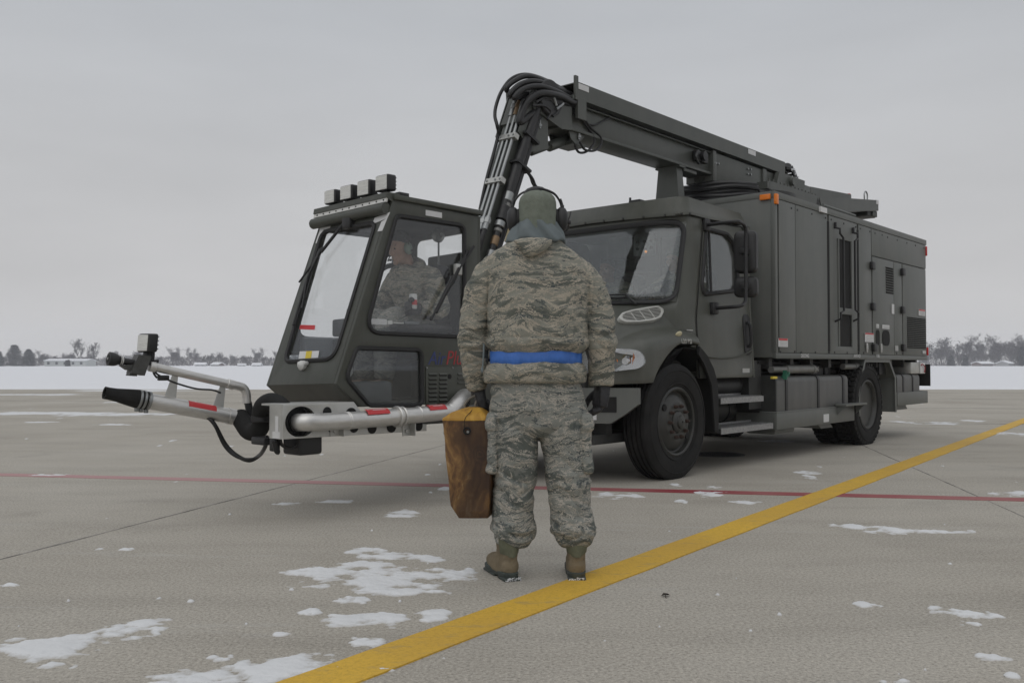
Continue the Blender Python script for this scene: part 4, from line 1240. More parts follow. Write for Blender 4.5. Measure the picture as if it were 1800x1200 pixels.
def cab_shell():
    m = MB()
    zs_ = [1.20, 1.32, 1.44, 1.52, WZ0] + [WZ0 + (WZ1 - WZ0) * i / 8 for i in range(1, 9)] + [2.42, 2.45]
    V = {}
    for j, z in enumerate(zs_):
        pts = cab_section(z)
        for i, (x, y) in enumerate(pts):
            for sg in (1, -1):
                if i == 0 and sg < 0: V[j, i, -1] = V[j, i, 1]; continue
                V[j, i, sg] = m.bm.verts.new((x, sg * y, z))
    glass_q = []
    for j in range(len(zs_) - 1):
        for i in range(len(pts) - 1):
            gl = i < 14 and zs_[j] >= WZ0 - 1e-6 and zs_[j + 1] <= WZ1 + 1e-6
            for sg in (1, -1):
                q = (V[j, i, sg], V[j, i + 1, sg], V[j + 1, i + 1, sg], V[j + 1, i, sg])
                if gl: glass_q.append([v.co.copy() for v in q])
                else:
                    try: m.bm.faces.new(q)
                    except ValueError: pass
    return m, glass_q
m, gq = cab_shell()
# rear wall, floor, roof skin, side sill behind the door
for sg in (1, -1):
    m.box(-1.74, -1.70, min(sg * .02, sg * 1.05), max(sg * .02, sg * 1.05), .9, 2.46)
m.box(-1.7, -.1, -1.0, 1.0, .90, .95)
cabb = m.build('cab_body', 'paint_cab', TRK, 40)
md = cabb.modifiers.new('shell', 'SOLIDIFY'); md.thickness = .02; md.offset = -1
m = MB()
for q in gq: m._mesh(q, [(0, 1, 2, 3)])
ws = m.build('windscreen', 'glass_wind', TRK, 60)
md = ws.modifiers.new('pane', 'SOLIDIFY'); md.thickness = .006
# windscreen rubber
m = MB(); loop = []
def wpt(y, z, o=.006): return (xfront(y, z) + o, y, z)
oc = rnd2([(-.995, WZ0), (.995, WZ0), (.995, WZ1), (-.995, WZ1)], .13, 7)
full = []
for i in range(len(oc)):
    a, b = Vector(oc[i]), Vector(oc[(i + 1) % len(oc)])
    n_ = max(1, int((b - a).length / .08))
    for k in range(n_): p_ = a.lerp(b, k / n_); full.append(wpt(p_.x, p_.y))
m.tube(full, .026, 8, closed=True, flat=.6)
m.build('windscreen_seal', 'gasket', ws)
m = MB()   # corner fillets between the square pane and the round rubber
for sy in (-1, 1):
    for zc_, sgz in ((WZ0, 1), (WZ1, -1)):
        P = [(sy * .998, zc_), (sy * .86, zc_)] + [(sy * (.995 - .135 * (1 - t) ** 2), zc_ + sgz * .135 * t * t) for t in (0.15, .3, .45, .6, .75, .9)] + [(sy * .998, zc_ + sgz * .14)]
        m.prism([wpt(a, b, .002) for a, b in P], (.006, 0, 0))
m.build('corner_trim', 'paint_cab', ws, 0)
# doors with windows
def dpx(l): return [SIDE(*p) for p in l]
dor = [(-.60, .885), (-.60, 1.45), (-.82, 2.34), (-.90, 2.415), (-1.62, 2.44), (-1.70, 2.36), (-1.70, .885)]
win = [(-.855, 2.295), (-.665, 1.69), (-1.34, 1.735), (-1.36, 2.02), (-1.26, 2.235), (-1.16, 2.31)]
win = dpx([(1241, 402), (1233, 500), (1236, 517), (1291, 511), (1297, 500), (1295.5, 452), (1288, 424), (1277, 411)])
for sg in (1, -1):
    m = MB(); m.plate(rnd2(dor, [.03, .2, .08, .06, .06, .06, .05], 4), [rnd2(win, [.03, .06, .05, .05, .06, .1, .1, .06], 4)], .03, fside(-.015, sg), .006)
    dr = m.build('cab_door', 'paint_cab', TRK, 35)
    m = MB(); rw_ = rnd2(win, [.03, .06, .05, .05, .06, .1, .1, .06], 4)
    m.tube([fside(.002, sg)(u, v, 0) for u, v in rw_], .021, 6, closed=True)
    b1, b2 = SIDE(1246, 405), SIDE(1250, 517)
    m.tube([fside(.0, sg)(b1[0], b1[1], 0), fside(.0, sg)(b2[0], b2[1], 0)], .013, 6)
    m.build('window_seal', 'gasket', dr)
    m = MB(); m.plate(win, [], .006, fside(-.02, sg)); m.build('door_glass', 'glass_cab', dr, 0)
    # moulded lower crease and the latch cup
    m = MB(); hx, hz = SIDE(1312.5, 588)
    m.plate(rnd2([(hx - .075, hz - .21), (hx + .075, hz - .21), (hx + .075, hz + .21), (hx - .075, hz + .21)], .07, 5), [], .012, fside(.004, sg), .004)
    hd = m.build('handle', 'black', dr)
    m = MB(); m.tube([fside(.015, sg)(hx, hz - .13, 0), fside(.045, sg)(hx, hz - .08, 0), fside(.045, sg)(hx, hz + .08, 0), fside(.015, sg)(hx, hz + .13, 0)], .017, 8, 5); m.build('pull', 'gasket', hd)
    m = MB(); m.tube([fside(.0, sg)(-.63, 1.10, 0), fside(.004, sg)(-1.0, 1.08, 0), fside(.004, sg)(-1.4, 1.10, 0), fside(.0, sg)(-1.69, 1.17, 0)], .022, 8, 6, flat=.35); m.build('crease', 'paint_cab', dr)
    m = MB(); m.tube([fside(.001, sg)(u, v, 0) for u, v in ((-.595, .89), (-.595, 1.45), (-.815, 2.345), (-.90, 2.425), (-1.62, 2.45))], .006, 6); m.build('door_gap', 'void', dr)
    # rear corner post
    m = MB(); m.plate([(-1.705, .885), (-1.705, 2.43), (-1.745, 2.43), (-1.745, .885)], [], .05, fside(-.026, sg), .006); m.build('cab_corner', 'paint_cab', TRK, 30)
px_ = SIDE(1311, 651)
m = MB(); m.box(px_[0] - .075, px_[0] + .075, yside(px_[1]), yside(px_[1]) + .004, px_[1] - .022, px_[1] + .022); m.build('badge', 'grey_print', TRK, 0)

# roof skin and the bolted-on roof cap
m = MB(); m.box(-1.70, -.44, -.98, .98, 2.435, 2.455, .008); m.build('cab_roof', 'paint_cab', TRK, 30)
def fairing():
    m = MB()
    st = [(-.46, -.47, 2.50, 2.625), (-.60, 0, 2.50, 2.63), (-1.0, 0, 2.51, 2.615), (-1.56, 0, 2.53, 2.59)]
    def front(y, top): 
        return -.395 - (.06 if top else 0) - .05 * (abs(y) / 1.0) ** 3
    outer_lo, outer_hi = [], []
    ys_ = [-.92 + 1.84 * i / 24 for i in range(25)]
    for y in ys_:
        outer_lo.append(Vector((front(y, False), y, 2.425 + .02 * (1 - abs(y)))))
        outer_hi.append(Vector((front(y, True), y, 2.612)))
    def side(sg):
        lo, hi = [], []
        for k in range(1, 7):
            a = k / 6 * math.pi / 2
            lo.append(Vector((-.445 - .11 * (1 - math.cos(a)) - .02, sg * (.92 + .11 * math.sin(a)), 2.43 + .012 * k / 6)))
            hi.append(Vector((-.495 - .10 * (1 - math.cos(a)) - .02, sg * (.92 + .075 * math.sin(a)), 2.612)))
        for x, zl, zh, w in ((-.9, 2.44, 2.606, 0), (-1.25, 2.452, 2.597, 0), (-1.66, 2.475, 2.588, 0)):
            lo.append(Vector((x, sg * 1.028, zl))); hi.append(Vector((x, sg * .99, zh)))
        return lo, hi
    ll, lh = side(1); rl, rh = side(-1)
    lo = rl[::-1] + outer_lo + ll
    hi = rh[::-1] + outer_hi + lh
    flo = [p + Vector((.012 if abs(p.y) < .93 else 0, .012 if p.y > .93 else (-.012 if p.y < -.93 else 0), 0)) for p in lo]
    lo2 = [p + Vector((0, 0, .045)) for p in lo]
    fl2 = [p + Vector((0, 0, .02)) for p in flo]
    m.rings([flo, fl2, lo2, hi], caps=False)
    N = len(hi)
    tv = [m.bm.verts.new(p - Vector((.012 if abs(p.y) < .93 else 0, 0, -.008))) for p in hi]
    for i in range(N // 2):
        try: m.bm.faces.new((tv[i], tv[i + 1], tv[N - 2 - i], tv[N - 1 - i]))
        except ValueError: pass
    for i in range(N - 1):
        pass
    m.rings([hi, [v.co.copy() for v in tv]], caps=False)
    return m, flo
m, flo = fairing()
fr_ = m.build('roof_cap', 'paint_cab', TRK, 32)
m = MB()
for i in range(2, len(flo) - 2, 3):
    p = flo[i]; n_ = Vector((1, 0, 0)) if abs(p.y) < .93 else Vector((0, math.copysign(1, p.y), 0))
    m.cyl(p + Vector((0, 0, .012)) - n_ * .004, p + Vector((0, 0, .012)) + n_ * .008, .014, .011, 8)
m.build('cap_bolts', 'paint_dark', fr_)
m = MB()
p = S(1118, 352, 0, -.62)
m.box(p.x - .05, p.x + .05, p.y - .06, p.y + .08, 2.61, 2.665, .012); m.cyl((p.x, p.y - .07, 2.64), (p.x, p.y - .07, 2.70), .012, .012, 8); m.build('antenna_mount', 'black', fr_)

# hood and front wings: lofted half sections, arch cut into the lower edge
ARCH = [(-.62, 1.16), (-.455, 1.19), (-.44, 1.195), (-.3, 1.215), (-.2, 1.222), (-.1, 1.21), (-.03, 1.187), (.1, 1.11), (.25, .985), (.37, .85), (.95, .845)]
def lerp_tab(tab, x):
    if x <= tab[0][0]: return tab[0][1]
    for (a, va), (b, vb) in zip(tab[:-1], tab[1:]):
        if x <= b: return va + (vb - va) * (x - a) / (b - a)
    return tab[-1][1]
def hood_half(x):
    """section points (y,z) from the crown to the lower edge of the wing at station x"""
    t = (x + .62) / 1.52                                   # 0 at the cowl .. 1 at the nose
    crown = 1.665 - .10 * t - .25 * t * t
    if t > .84: crown -= .22 * ((t - .84) / .16) ** 2
    wz = lerp_tab([(0, 1.30), (.13, 1.305), (.3, 1.315), (.5, 1.29), (.7, 1.235), (.85, 1.17), (1, 1.08)], t)
    wy = 1.205 - .17 * max(0, (t - .66) / .34) ** 2
    if x < -.44: wy = 1.075
    low = lerp_tab(ARCH, x)
    k = .10 * t
    vy = min(1.045 - .08 * t, wy - .035)
    f2 = (crown - .20 - .03 * t) - (wz + .03)
    pts = [(0, crown), (.25, crown - .003), (.5, crown - .014), (.70 - k, crown - .03), (.82 - k, crown - .05), (.90 - k, crown - .085), (.955 - k, crown - .135), (.99 - k * .9, wz + .03 + f2 * .75), (1.02 - k * .85, wz + .03 + f2 * .30), (vy, wz + .028), (wy - .10 if wy > 1.1 else wy - .02, wz + .012), (wy - .045 if wy > 1.1 else wy - .01, wz - .012), (wy - .012, wz - .05), (wy, max(wz - .10, low + .02))]
    z0 = pts[-1][1]
    for q in range(1, 5): pts.append((wy - .006 * q / 4, z0 + (low - z0) * q / 4))
    pts.append((wy - .05, low + .002))
    return pts
def smooth2(pts):
    return pts
xs_ = [-.62, -.56, -.5, -.455, -.44, -.42, -.37, -.3, -.22, -.14, -.06, .02, .1, .18, .25, .31, .37, .39, .45, .52, .59, .65, .71, .77, .82, .86, .9]
m = MB()
rows = []
for x in xs_:
    hp = hood_half(x)
    fx = lambda y: x - (.22 * (max(0, (x - .3)) / .6) * (abs(y) / 1.2) ** 2.5)
    rows.append([Vector((fx(y), -y, z)) for y, z in hp[::-1]] + [Vector((fx(y), y, z)) for y, z in hp[1:]])
m.rings(rows, caps=False)
# nose face
last = rows[-1]
cn = [m.bm.verts.new((v.x - .02, v.y * .93, v.z - .03)) for v in last]
m.rings([last, [v.co.copy() for v in cn]], caps=False)
m.box(.66, .74, -.62, .62, .86, 1.2, .03)
hood = m.build('hood', 'paint_cab', TRK, 50)
hood.data.set_sharp_from_angle(angle=R(75))
md = hood.modifiers.new('skin', 'SOLIDIFY'); md.thickness = .02; md.offset = -1
md = hood.modifiers.new('round', 'SUBSURF'); md.levels = 1; md.render_levels = 1
# cowl shelf under the windscreen
m = MB(); m.box(-.66, -.10, -.78, .78, 1.40, 1.50, .03); m.build('cowl', 'paint_cab', TRK, 30)
# air intake grille on the hood flank
def hood_pt(px, py):
    r = tdir(ray(px, py)); best = None
    for i in range(400):
        t = 5.0 + i * .012
        P = TCAM + r * t
        x = P.x
        if not -.7 < x < .9: continue
        hp = hood_half(max(x, -.62))
        y = abs(P.y)
        for (ya, za), (yb, zb) in zip(hp[:-1], hp[1:]):
            lo_, hi_ = min(ya, yb), max(ya, yb)
            if lo_ - 1e-6 <= y <= hi_ + 1e-6 and hi_ - lo_ > 1e-5:
                zz = za + (zb - za) * (y - ya) / (yb - ya)
                if P.z <= zz and P.z > zz - .1: return P
    return None
io = [(1087, 557), (1093, 550), (1110, 545), (1135, 540.5), (1158, 537), (1165, 541), (1166.5, 549), (1162, 558), (1150, 563), (1125, 566.5), (1100, 567), (1090, 563)]
P4 = [hood_pt(1100, 556), hood_pt(1160, 548), hood_pt(1130, 560), hood_pt(1130, 546)]
if all(P4):
    _pa, _pb2, _pc = hood_pt(1092, 557), hood_pt(1162, 541), hood_pt(1155, 561)
    ex = (_pa - (_pb2 + _pc) / 2).normalized(); ey = (_pb2 - _pc); ey = (ey - ex * ey.dot(ex)).normalized(); en = ex.cross(ey)
    if en.dot(TCAM - P4[0]) < 0: en = -en
    c_ = (P4[0] + P4[1]) / 2
    IO = max((q_ - c_).dot(en) for q_ in [hood_pt(a_, b_) for a_, b_ in io + [(1110, 552), (1130, 550), (1150, 552), (1140, 560)]] if q_) + .016
    def on(px, py):
        q = SPL(px, py, c_ + en * IO, en) - c_; return (q.dot(ex), q.dot(ey))
    f_ = lambda u, v, w: c_ + ex * u + ey * v + en * (IO + w)
    O = rnd2([on(*p) for p in io], .05, 3)
    cu = sum((Vector(p) for p in O), Vector((0, 0))) / len(O)
    I = [tuple(cu + (Vector(p) - cu) * .86 - Vector((0, 0)) ) for p in O]
    I = [(u, cu.y + (v - cu.y) * .86) for u, v in I]
    m = MB(); m.plate(O, [I], .07, lambda u, v, w: f_(u, v, w - .025), .006); ig = m.build('air_intake', 'grille', hood)
    m = MB(); m.plate(I, [], .004, lambda u, v, w: f_(u, v, w - .003)); m.build('mesh_back', 'void', ig, 0)
    m = MB()
    vs_ = [p[1] for p in I]; lo_, hi_ = min(vs_), max(vs_)
    def span(v):
        xs2 = []
        for (a, b) in zip(I, I[1:] + I[:1]):
            if (a[1] - v) * (b[1] - v) < 0: xs2.append(a[0] + (b[0] - a[0]) * (v - a[1]) / (b[1] - a[1]))
        return (min(xs2), max(xs2)) if len(xs2) >= 2 else None
    for i in range(1, 8):
        v = lo_ + (hi_ - lo_) * i / 8; sp = span(v)
        if sp:
            m.tube([f_(sp[0], v, .002), f_(sp[1], v, .002)], .0036, 6)
    us = [p[0] for p in I]; 
    for fr2 in (.27, .5, .73):
        u = min(us) + (max(us) - min(us)) * fr2
        vv = []
        for (a, b) in zip(I, I[1:] + I[:1]):
            if (a[0] - u) * (b[0] - u) < 0: vv.append(a[1] + (b[1] - a[1]) * (u - a[0]) / (b[0] - a[0]))
        if len(vv) >= 2: m.tube([f_(u, min(vv), .0), f_(u, max(vv), .0)], .005, 6)
    m.build('slats', 'grille', ig)
# headlamps
for sg in (1, -1):
    m = MB()
    pl = [(.50, 1.195, 1.09), (.57, 1.185, 1.135), (.67, 1.125, 1.15), (.76, 1.01, 1.145), (.82, .87, 1.115), (.845, .74, 1.07), (.85, .74, .97), (.83, .87, .945), (.77, 1.01, .955), (.68, 1.125, .97), (.58, 1.19, .985), (.50, 1.205, 1.03)]
    P = catmull([Vector((x, y * sg, z)) for x, y, z in pl + pl[:1]], 4)[:-1]
    n_ = Vector((.75, .66 * sg, 0))
    cen = sum(P, Vector()) / len(P)
    def ringp(k, off): return [cen + (p - cen) * k + n_ * off for p in P]
    m.rings([ringp(1.03, .0), ringp(.98, .03), ringp(.7, .045), ringp(.3, .052)], caps=True)
    hl = m.build('headlight', 'clear', TRK, 75)
    m = MB(); m.rings([ringp(.99, .005), ringp(.9, -.02), ringp(.45, -.06), ringp(.1, -.07)], caps=True); rf_ = m.build('reflector', 'chrome', hl, 60)
    md = rf_.modifiers.new('d', 'SUBSURF'); md.levels = 0; md.render_levels = 0
    m = MB(); c_ = cen + n_ * -.01
    m.lathe(c_ + Vector((.03, -.12 * sg, 0)), [(.07, .0), (.075, .02), (.05, .01), (.01, .0)], 20, 0, True); m.cyl(c_ + Vector((-.06, .09 * sg, 0)), c_ + Vector((-.03, .10 * sg, 0)), .045, .03, 16)
    m.build('lamp_bowl', 'chrome', hl)
    m = MB(); m.prism([cen + n_ * .012 + (P[0] - cen) * .70, cen + n_ * .012 + (P[4] - cen) * .80, cen + n_ * .012 + (P[40] - cen) * .74, cen + n_ * .012 + (P[44] - cen) * .62], n_ * .006)
    m.cyl(cen + n_ * -.03 + Vector((0, .02 * sg, 0)), cen + n_ * .012 + Vector((0, .02 * sg, 0)), .028, .02, 12); m.build('turn_signal', 'orange', hl, 30)
# bumper
def bumper():
    m = MB()
    def xb(y): return .93 - .34 * (abs(y) / 1.20) ** 2.6
    ys_ = [-1.2 + 2.4 * i / 24 for i in range(25)]
    top, bot, bot2, top2 = [], [], [], []
    for y in ys_:
        cut = max(0, (abs(y) - .93) / .27)
        top.append(Vector((xb(y), y, .82))); bot.append(Vector((xb(y) - .0, y * (1 - .0 * cut), .52 + .30 * max(0, (abs(y) - 1.02) / .18) ** 1.0 * .55)))
        top2.append(Vector((xb(y) - .06, y * .985, .82))); bot2.append(Vector((xb(y) - .06, y * .985, bot[-1].z)))
    R_ = [[top[i], bot[i], bot2[i], top2[i]] for i in range(25)]
    m.rings(R_)
    return m, xb
m, xb = bumper(); bp_ = m.build('bumper', 'paint_box', TRK, 35)
a, b = S(1043, 722, 0, .82), S(1072, 722, 0, .80)
for sg in (1, -1):
    m = MB(); y_ = .965 * sg
    m.prism([(xb(y_ - .085) + .003, y_ - .085, .745), (xb(y_ + .085) + .003, y_ + .085, .745), (xb(y_ + .085) + .003, y_ + .085, .615), (xb(y_ - .085) + .003, y_ - .085, .615)], (.004, 0, 0))
    m.build('tow_slot', 'void', bp_, 0)
m = MB(); m.prism([(xb(.74) + .003, .74, .60), (xb(.90) + .003, .90, .60), (xb(.90) + .003, .90, .55), (xb(.74) + .003, .74, .55)], (.004, 0, 0)); m.prism([(xb(.74) + .003, .74, .70), (xb(.83) + .003, .83, .70), (xb(.83) + .003, .83, .60), (xb(.74) + .003, .74, .60)], (.004, 0, 0)); m.build('reflective_label', 'white', bp_, 0)
# front grille
m = MB()
for i in range(7): m.box(.80, .825, -.52, .52, .90 + i * .06, .925 + i * .06, .006)
m.build('grille', 'grille', hood); m = MB(); m.box(.74, .802, -.55, .55, .86, 1.30, .02); m.build('grille_back', 'void', hood)
# wheel wells: black liners, their rear half standing proud as a splash guard
for sg in (1, -1):
    pr = [(.37, .78), (.23, .94), (.09, 1.06), (-.04, 1.135), (-.2, 1.17), (-.42, 1.155), (-.56, 1.10), (-.68, .98), (-.745, .86), (-.765, .7), (-.765, .38)]
    pr2 = [(x - .012, z + .006) for x, z in pr]
    m = MB()
    yo = [1.19] * 5 + [1.19] * 6
    m.prism([(x, sg * .60, z) for x, z in pr2 + pr[::-1]], (0, sg * .565, 0))
    lip = [(-.42, 1.185), (-.56, 1.10), (-.68, .98), (-.745, .86), (-.765, .7), (-.765, .38), (-.70, .38), (-.66, .69), (-.64, .82), (-.57, .93), (-.49, 1.03), (-.40, 1.11)]
    m.prism([(x, sg * 1.188, z) for x, z in lip], (0, sg * .02, 0))
    m.box(-.76, .5, sg * .60 - .01, sg * .60 + .01, .45, 1.2)
    m.build('wheel_well', 'void', TRK, 30)
# wing marker and lettering
p = hood_pt(1192, 588)
if p:
    m = MB(); _b2 = bmesh.new(); bmesh.ops.create_uvsphere(_b2, u_segments=20, v_segments=12, radius=1.0); m.merge(_b2, Matrix.Translation(p + Vector((0, .004, 0))) @ Matrix.Rotation(R(-35), 4, 'X') @ Matrix.Diagonal((.048, .016, .036, 1)))
    M['cream'] = mat('cream_lens', (0.50, 0.46, 0.30), 0.3); m.build('wing_marker', 'cream', hood)
def hood_y(x, z):
    hp = hood_half(x)
    for (ya, za), (yb, zb) in zip(hp[8:-1], hp[9:]):
        if min(za, zb) - 1e-6 <= z <= max(za, zb) + 1e-6 and ya > 1.0:
            return ya + (yb - ya) * ((z - za) / (zb - za) if abs(zb - za) > 1e-6 else 0)
    return 1.205
m = MB(); q = S(1197, 603.5, 1, 1.205); m.text('130 PSI', .060, lambda u, v, w: (max(q.x - u * 1.05, -.435), hood_y(max(q.x - u * 1.05, -.435), q.z + v) + .004 + w, q.z + v)); m.build('lettering', 'grille', hood, 0)
m = MB(); q = S(1206, 581, 1, 1.07)
for i in range(2): m.box(q.x - .09 + i * .02, q.x + .02, yside(q.z) + .012, yside(q.z) + .016, q.z - i * .03, q.z - i * .03 + .010)
m.build('small_badge', 'grey_print', TRK, 0)
# windscreen wipers
m = MB()
for y0_, y1_ in ((.05, .62), (-.75, -.15)):
    pa, pb = Vector(wpt(y0_, WZ0 + .06, .03)), Vector(wpt(y1_, WZ0 + .045, .03))
    m.tube([pa, pb], .012, 6); m.tube([pa + Vector((0, 0, .03)), pb + Vector((.01, 0, .03))], .008, 6)
    m.tube([pb + Vector((0, 0, .03)), Vector(wpt(y1_ + .12, WZ0 - .02, .05))], .011, 6)
m.build('windscreen_wiper', 'black', TRK)
# mirror on tubular bracket
for sg in (1, -1):
    MY = 1.36
    f = lambda px, py, y: (lambda q: Vector((q.x, q.y * sg, q.z)))(S(px, py, 1, y))
    tp, lp_ = SIDE(1239, 396), SIDE(1252, 542)
    T0_ = Vector((tp[0], sg * (yside(tp[1]) + .01), tp[1])); L0_ = Vector((lp_[0], sg * (yside(lp_[1]) + .02), lp_[1]))
    m = MB(); m.tube([T0_, f(1290, 389.5, MY), f(1304, 392, MY), f(1311, 404, MY), f(1311, 440, MY), f(1311, 520, MY), f(1308.5, 532, MY), f(1299, 538, MY), L0_], .018, 10, 4)
    br_ = m.build('mirror_bracket', 'black', TRK)
    for P_ in (T0_, L0_): m = MB(); m.box(P_.x - .05, P_.x + .05, P_.y - .03, P_.y + .03, P_.z - .06, P_.z + .06, .015); m.build('bracket_foot', 'black', br_)
    def head(pl, pr, pt, pb, nm):
        a, b = f(pl, (pt + pb) / 2, MY + .02), f(pr, (pt + pb) / 2, MY + .02)
        t_, b_ = f((pl + pr) / 2, pt, MY + .02), f((pl + pr) / 2, pb, MY + .02)
        cx_ = (a.x + b.x) / 2
        wv = Vector((-.30, sg * .95, 0)).normalized()      # mirror face looks back, housing seen from the front
        half = abs(pr - pl) * .5 / 1575 * 8.6 / .80
        c_ = Vector((cx_, sg * (MY + .02), (t_.z + b_.z) / 2)) + Vector((-.03, -.055 * sg, 0)); hz_ = abs(t_.z - b_.z) / 2
        o = rnd2([(-half, -hz_), (half, -hz_), (half, hz_), (-half, hz_)], .06, 5)
        nv = Vector((wv.y, -wv.x, 0)) * sg
        F_ = lambda u, v, w: c_ + wv * u + Vector((0, 0, v)) + nv * w
        m = MB(); m.rings([[F_(u, v, -.10) for u, v in o], [F_(u, v, -.05) for u, v in o], [F_(u * .95, v * .96, -.02) for u, v in o], [F_(u * .75, v * .85, -.005) for u, v in o]])
        mh = m.build(nm, 'black', TRK, 45)
        m = MB(); m.plate([(u * .93, v * .95) for u, v in o], [], .004, lambda u, v, w: F_(u, v, -.103 + w)); m.build('mirror_glass', 'chrome', mh, 0)
        m = MB(); m.box(-.04, .04, -.04, .04, -.03, .03, .012, Matrix.Translation(F_(0, 0, .02))); m.build('clamp', 'black', mh)
    head(1299, 1332, 403, 478, 'mirror'); head(1299, 1333, 484.5, 521, 'mirror')
# cab interior
m = MB(); m.box(-.74, -.30, -.84, .84, 1.30, 1.50, .05); m.box(-.78, -.6, -.90, .90, 1.0, 1.40, .06); m.box(-.80, -.55, .22, .86, 1.46, 1.58, .05); m.build('dashboard', 'dash', TRK)
m = MB()
for y in (.52, -.36):
    m.box(-1.45, -.95, y - .26, y + .26, 1.22, 1.40, .06); m.box(-1.6, -1.42, y - .25, y + .25, 1.36, 2.02, .07)
m.build('cab_seats', 'seat', TRK)
m = MB(); c_ = Vector((-.80, .52, 1.72)); ax = Vector((.62, 0, .78)); u_ = Vector((0, 1, 0)); v_ = ax.cross(u_)
m.tube([c_ + (u_ * math.cos(a) + v_ * math.sin(a)) * .225 for a in [2 * math.pi * i / 36 for i in range(36)]], .017, 8, closed=True)
for a in (R(90), R(210), R(330)): m.tube([c_, c_ + (u_ * math.cos(a) + v_ * math.sin(a)) * .22], .014, 6)
m.cyl(c_ + ax * .02, c_ - ax * .35, .05, .035, 14); m.build('steering_wheel', 'black', TRK)
m = MB(); m.box(-1.68, -1.2, -.35, -.02, 2.05, 2.40, .02); m.box(-1.2, -1.0, -.25, .0, 2.15, 2.38, .02); m.build('overhead_box', 'paint_dark', TRK)
p = S(1133, 428, 0, -.80)
m = MB(); m.box(p.x - .03, p.x, p.y - .14, p.y + .12, p.z - .12, p.z + .10, .01); pn = m.build('control_panel', 'console', TRK)
m = MB()
for i in range(3):
    for j in range(2): m.cyl((p.x, p.y - .08 + i * .08, p.z - .05 + j * .07), (p.x + .012, p.y - .08 + i * .08, p.z - .05 + j * .07), .018, .016, 10)
m.build('knobs', 'black', pn)
M['amber_on'] = mat('lit_amber', (0.8, 0.35, 0.05), 0.4)
_b = M['amber_on'].node_tree.nodes['Principled BSDF']; _b.inputs['Emission Color'].default_value = (1, .35, .05, 1); _b.inputs['Emission Strength'].default_value = 0.6
m = MB(); m.cyl((p.x, p.y + .02, p.z - .085), (p.x + .014, p.y + .02, p.z - .085), .012, .012, 10); m.build('indicator_lamp', 'amber_on', pn)
# ------------------------------------------------------------------ knuckle arm, hoses, operator cabin on the boom tip
KN = Vector((.62, 0, 3.47))                              # knuckle pin
AB = Vector((1.36, 0, 1.72))                             # foot of the arm behind the cabin
ad = (AB - KN).normalized(); an = Vector((-ad.z, 0, ad.x))   # an: forward normal of the arm
if an.x < 0: an = -an
def arm(s, f, y): return KN + ad * s + an * f + Vector((0, y, 0))
AL = (AB - KN).length
m = MB()
m.rings([[arm(s, f, y) for f, y in ((-w, -.085), (w, -.085), (w, .085), (-w, .085))] for s, w in ((-.02, .10), (.25, .115), (AL * .6, .095), (AL + .1, .085))])
m.rings([[arm(s, f, y) for f, y in ((-w, -.10), (w, -.10), (w, .10), (-w, .10))] for s, w in ((.05, .13), (.34, .135))])
for sy in (-1, 1):
    m.prism([arm(-.12, -.02, sy * .13), arm(-.05, .12, sy * .13), arm(.45, .12, sy * .13), arm(.52, -.1, sy * .13), arm(.36, -.30, sy * .13), arm(.05, -.16, sy * .13)], (0, sy * .012, 0))
armo = m.build('boom_arm', 'boom', TRK, 25)
m = MB(); m.cyl((KN.x, -.17, KN.z), (KN.x, .17, KN.z), .07, .07, 24, .008); m.cyl((KN.x, .16, KN.z), (KN.x, .185, KN.z), .035, .035, 12)
m.cyl((KN.x - .12, -.2, KN.z + .02), (KN.x - .12, .2, KN.z + .02), .17, .17, 28, .01); m.build('knuckle_drum', 'black', armo)
# boom tip fork and tray end frame
m = MB()
for sy in (-1, 1): m.prism([(.15, sy * .15, MZ0), (.30, sy * .15, MZ0 - .02), (.72, sy * .15, KN.z - .12), (.74, sy * .15, KN.z + .10), (.45, sy * .15, MZ1 + .02), (.15, sy * .15, MZ1)], (0, sy * .012, 0))
m.box(TX1 - .0, TX1 + .05, .19, .215, TZ0 - .02, TZ1 + .05, .004); m.box(TX1 - .0, TX1 + .05, -.215, -.19, TZ0 - .02, TZ1 + .05, .004); m.box(TX1 - .14, TX1 + .0, .17, .205, TZ0 - .19, TZ0 + .02, .004); m.box(TX1 + .04, TX1 + .08, -.2, .205, TZ0 - .02, TZ0 + .02)
m.build('boom_tip', 'boom', TRK, 20)
# hydraulic cylinder under the knuckle with its bracket
bA, bB = S(1008, 243, 1, .06), arm(.42, -.24, .06)
m = MB(); m.cyl((bA.x, 0, bA.z), ((bA.x * .45 + bB.x * .55), 0, bA.z * .45 + bB.z * .55), .05, .05, 18, .008); m.cyl((bA.x, 0, bA.z), (bB.x, 0, bB.z), .026, .026, 14)
cyl_ = m.build('tilt_cylinder', 'boom', TRK)
m = MB(); q = [S(994, 214, 1, .12), S(1034, 230, 1, .12), S(1019, 249, 1, .12), S(1010, 254, 1, .12), S(1002, 244, 1, .12)]
for sy in (.12, -.12): m.prism([(p.x, sy, p.z) for p in q], (0, .012, 0))
m.box(bA.x - .12, bA.x + .10, -.1, .12, bA.z - .085, bA.z - .05, .006); m.build('cylinder_bracket', 'boom', cyl_, 20)
m = MB()
for px_, py_ in ((949, 217), (1018, 237)):
    p = S(px_, py_, 1, .14); m.cyl((p.x, .14, p.z - .05), (p.x, .14, p.z + .03), .014, .010, 8); m.cyl((p.x, .14, p.z - .03), (p.x, .14, p.z - .01), .022, .022, 10)
m.build('grease_fittings', 'steel', cyl_)
m = MB(); P_ = lambda l, y: [S(a, b, 1, y) for a, b in l]
m.tube(P_([(1014, 196), (1030, 220), (1042, 238), (1044, 252), (1032, 266), (1018, 268), (1010, 256)], .15), .012, 8, 6)
m.tube(P_([(1020, 194), (1036, 222), (1055, 240), (1056, 256), (1044, 265), (1028, 263), (1019, 250)], .16), .012, 8, 6)
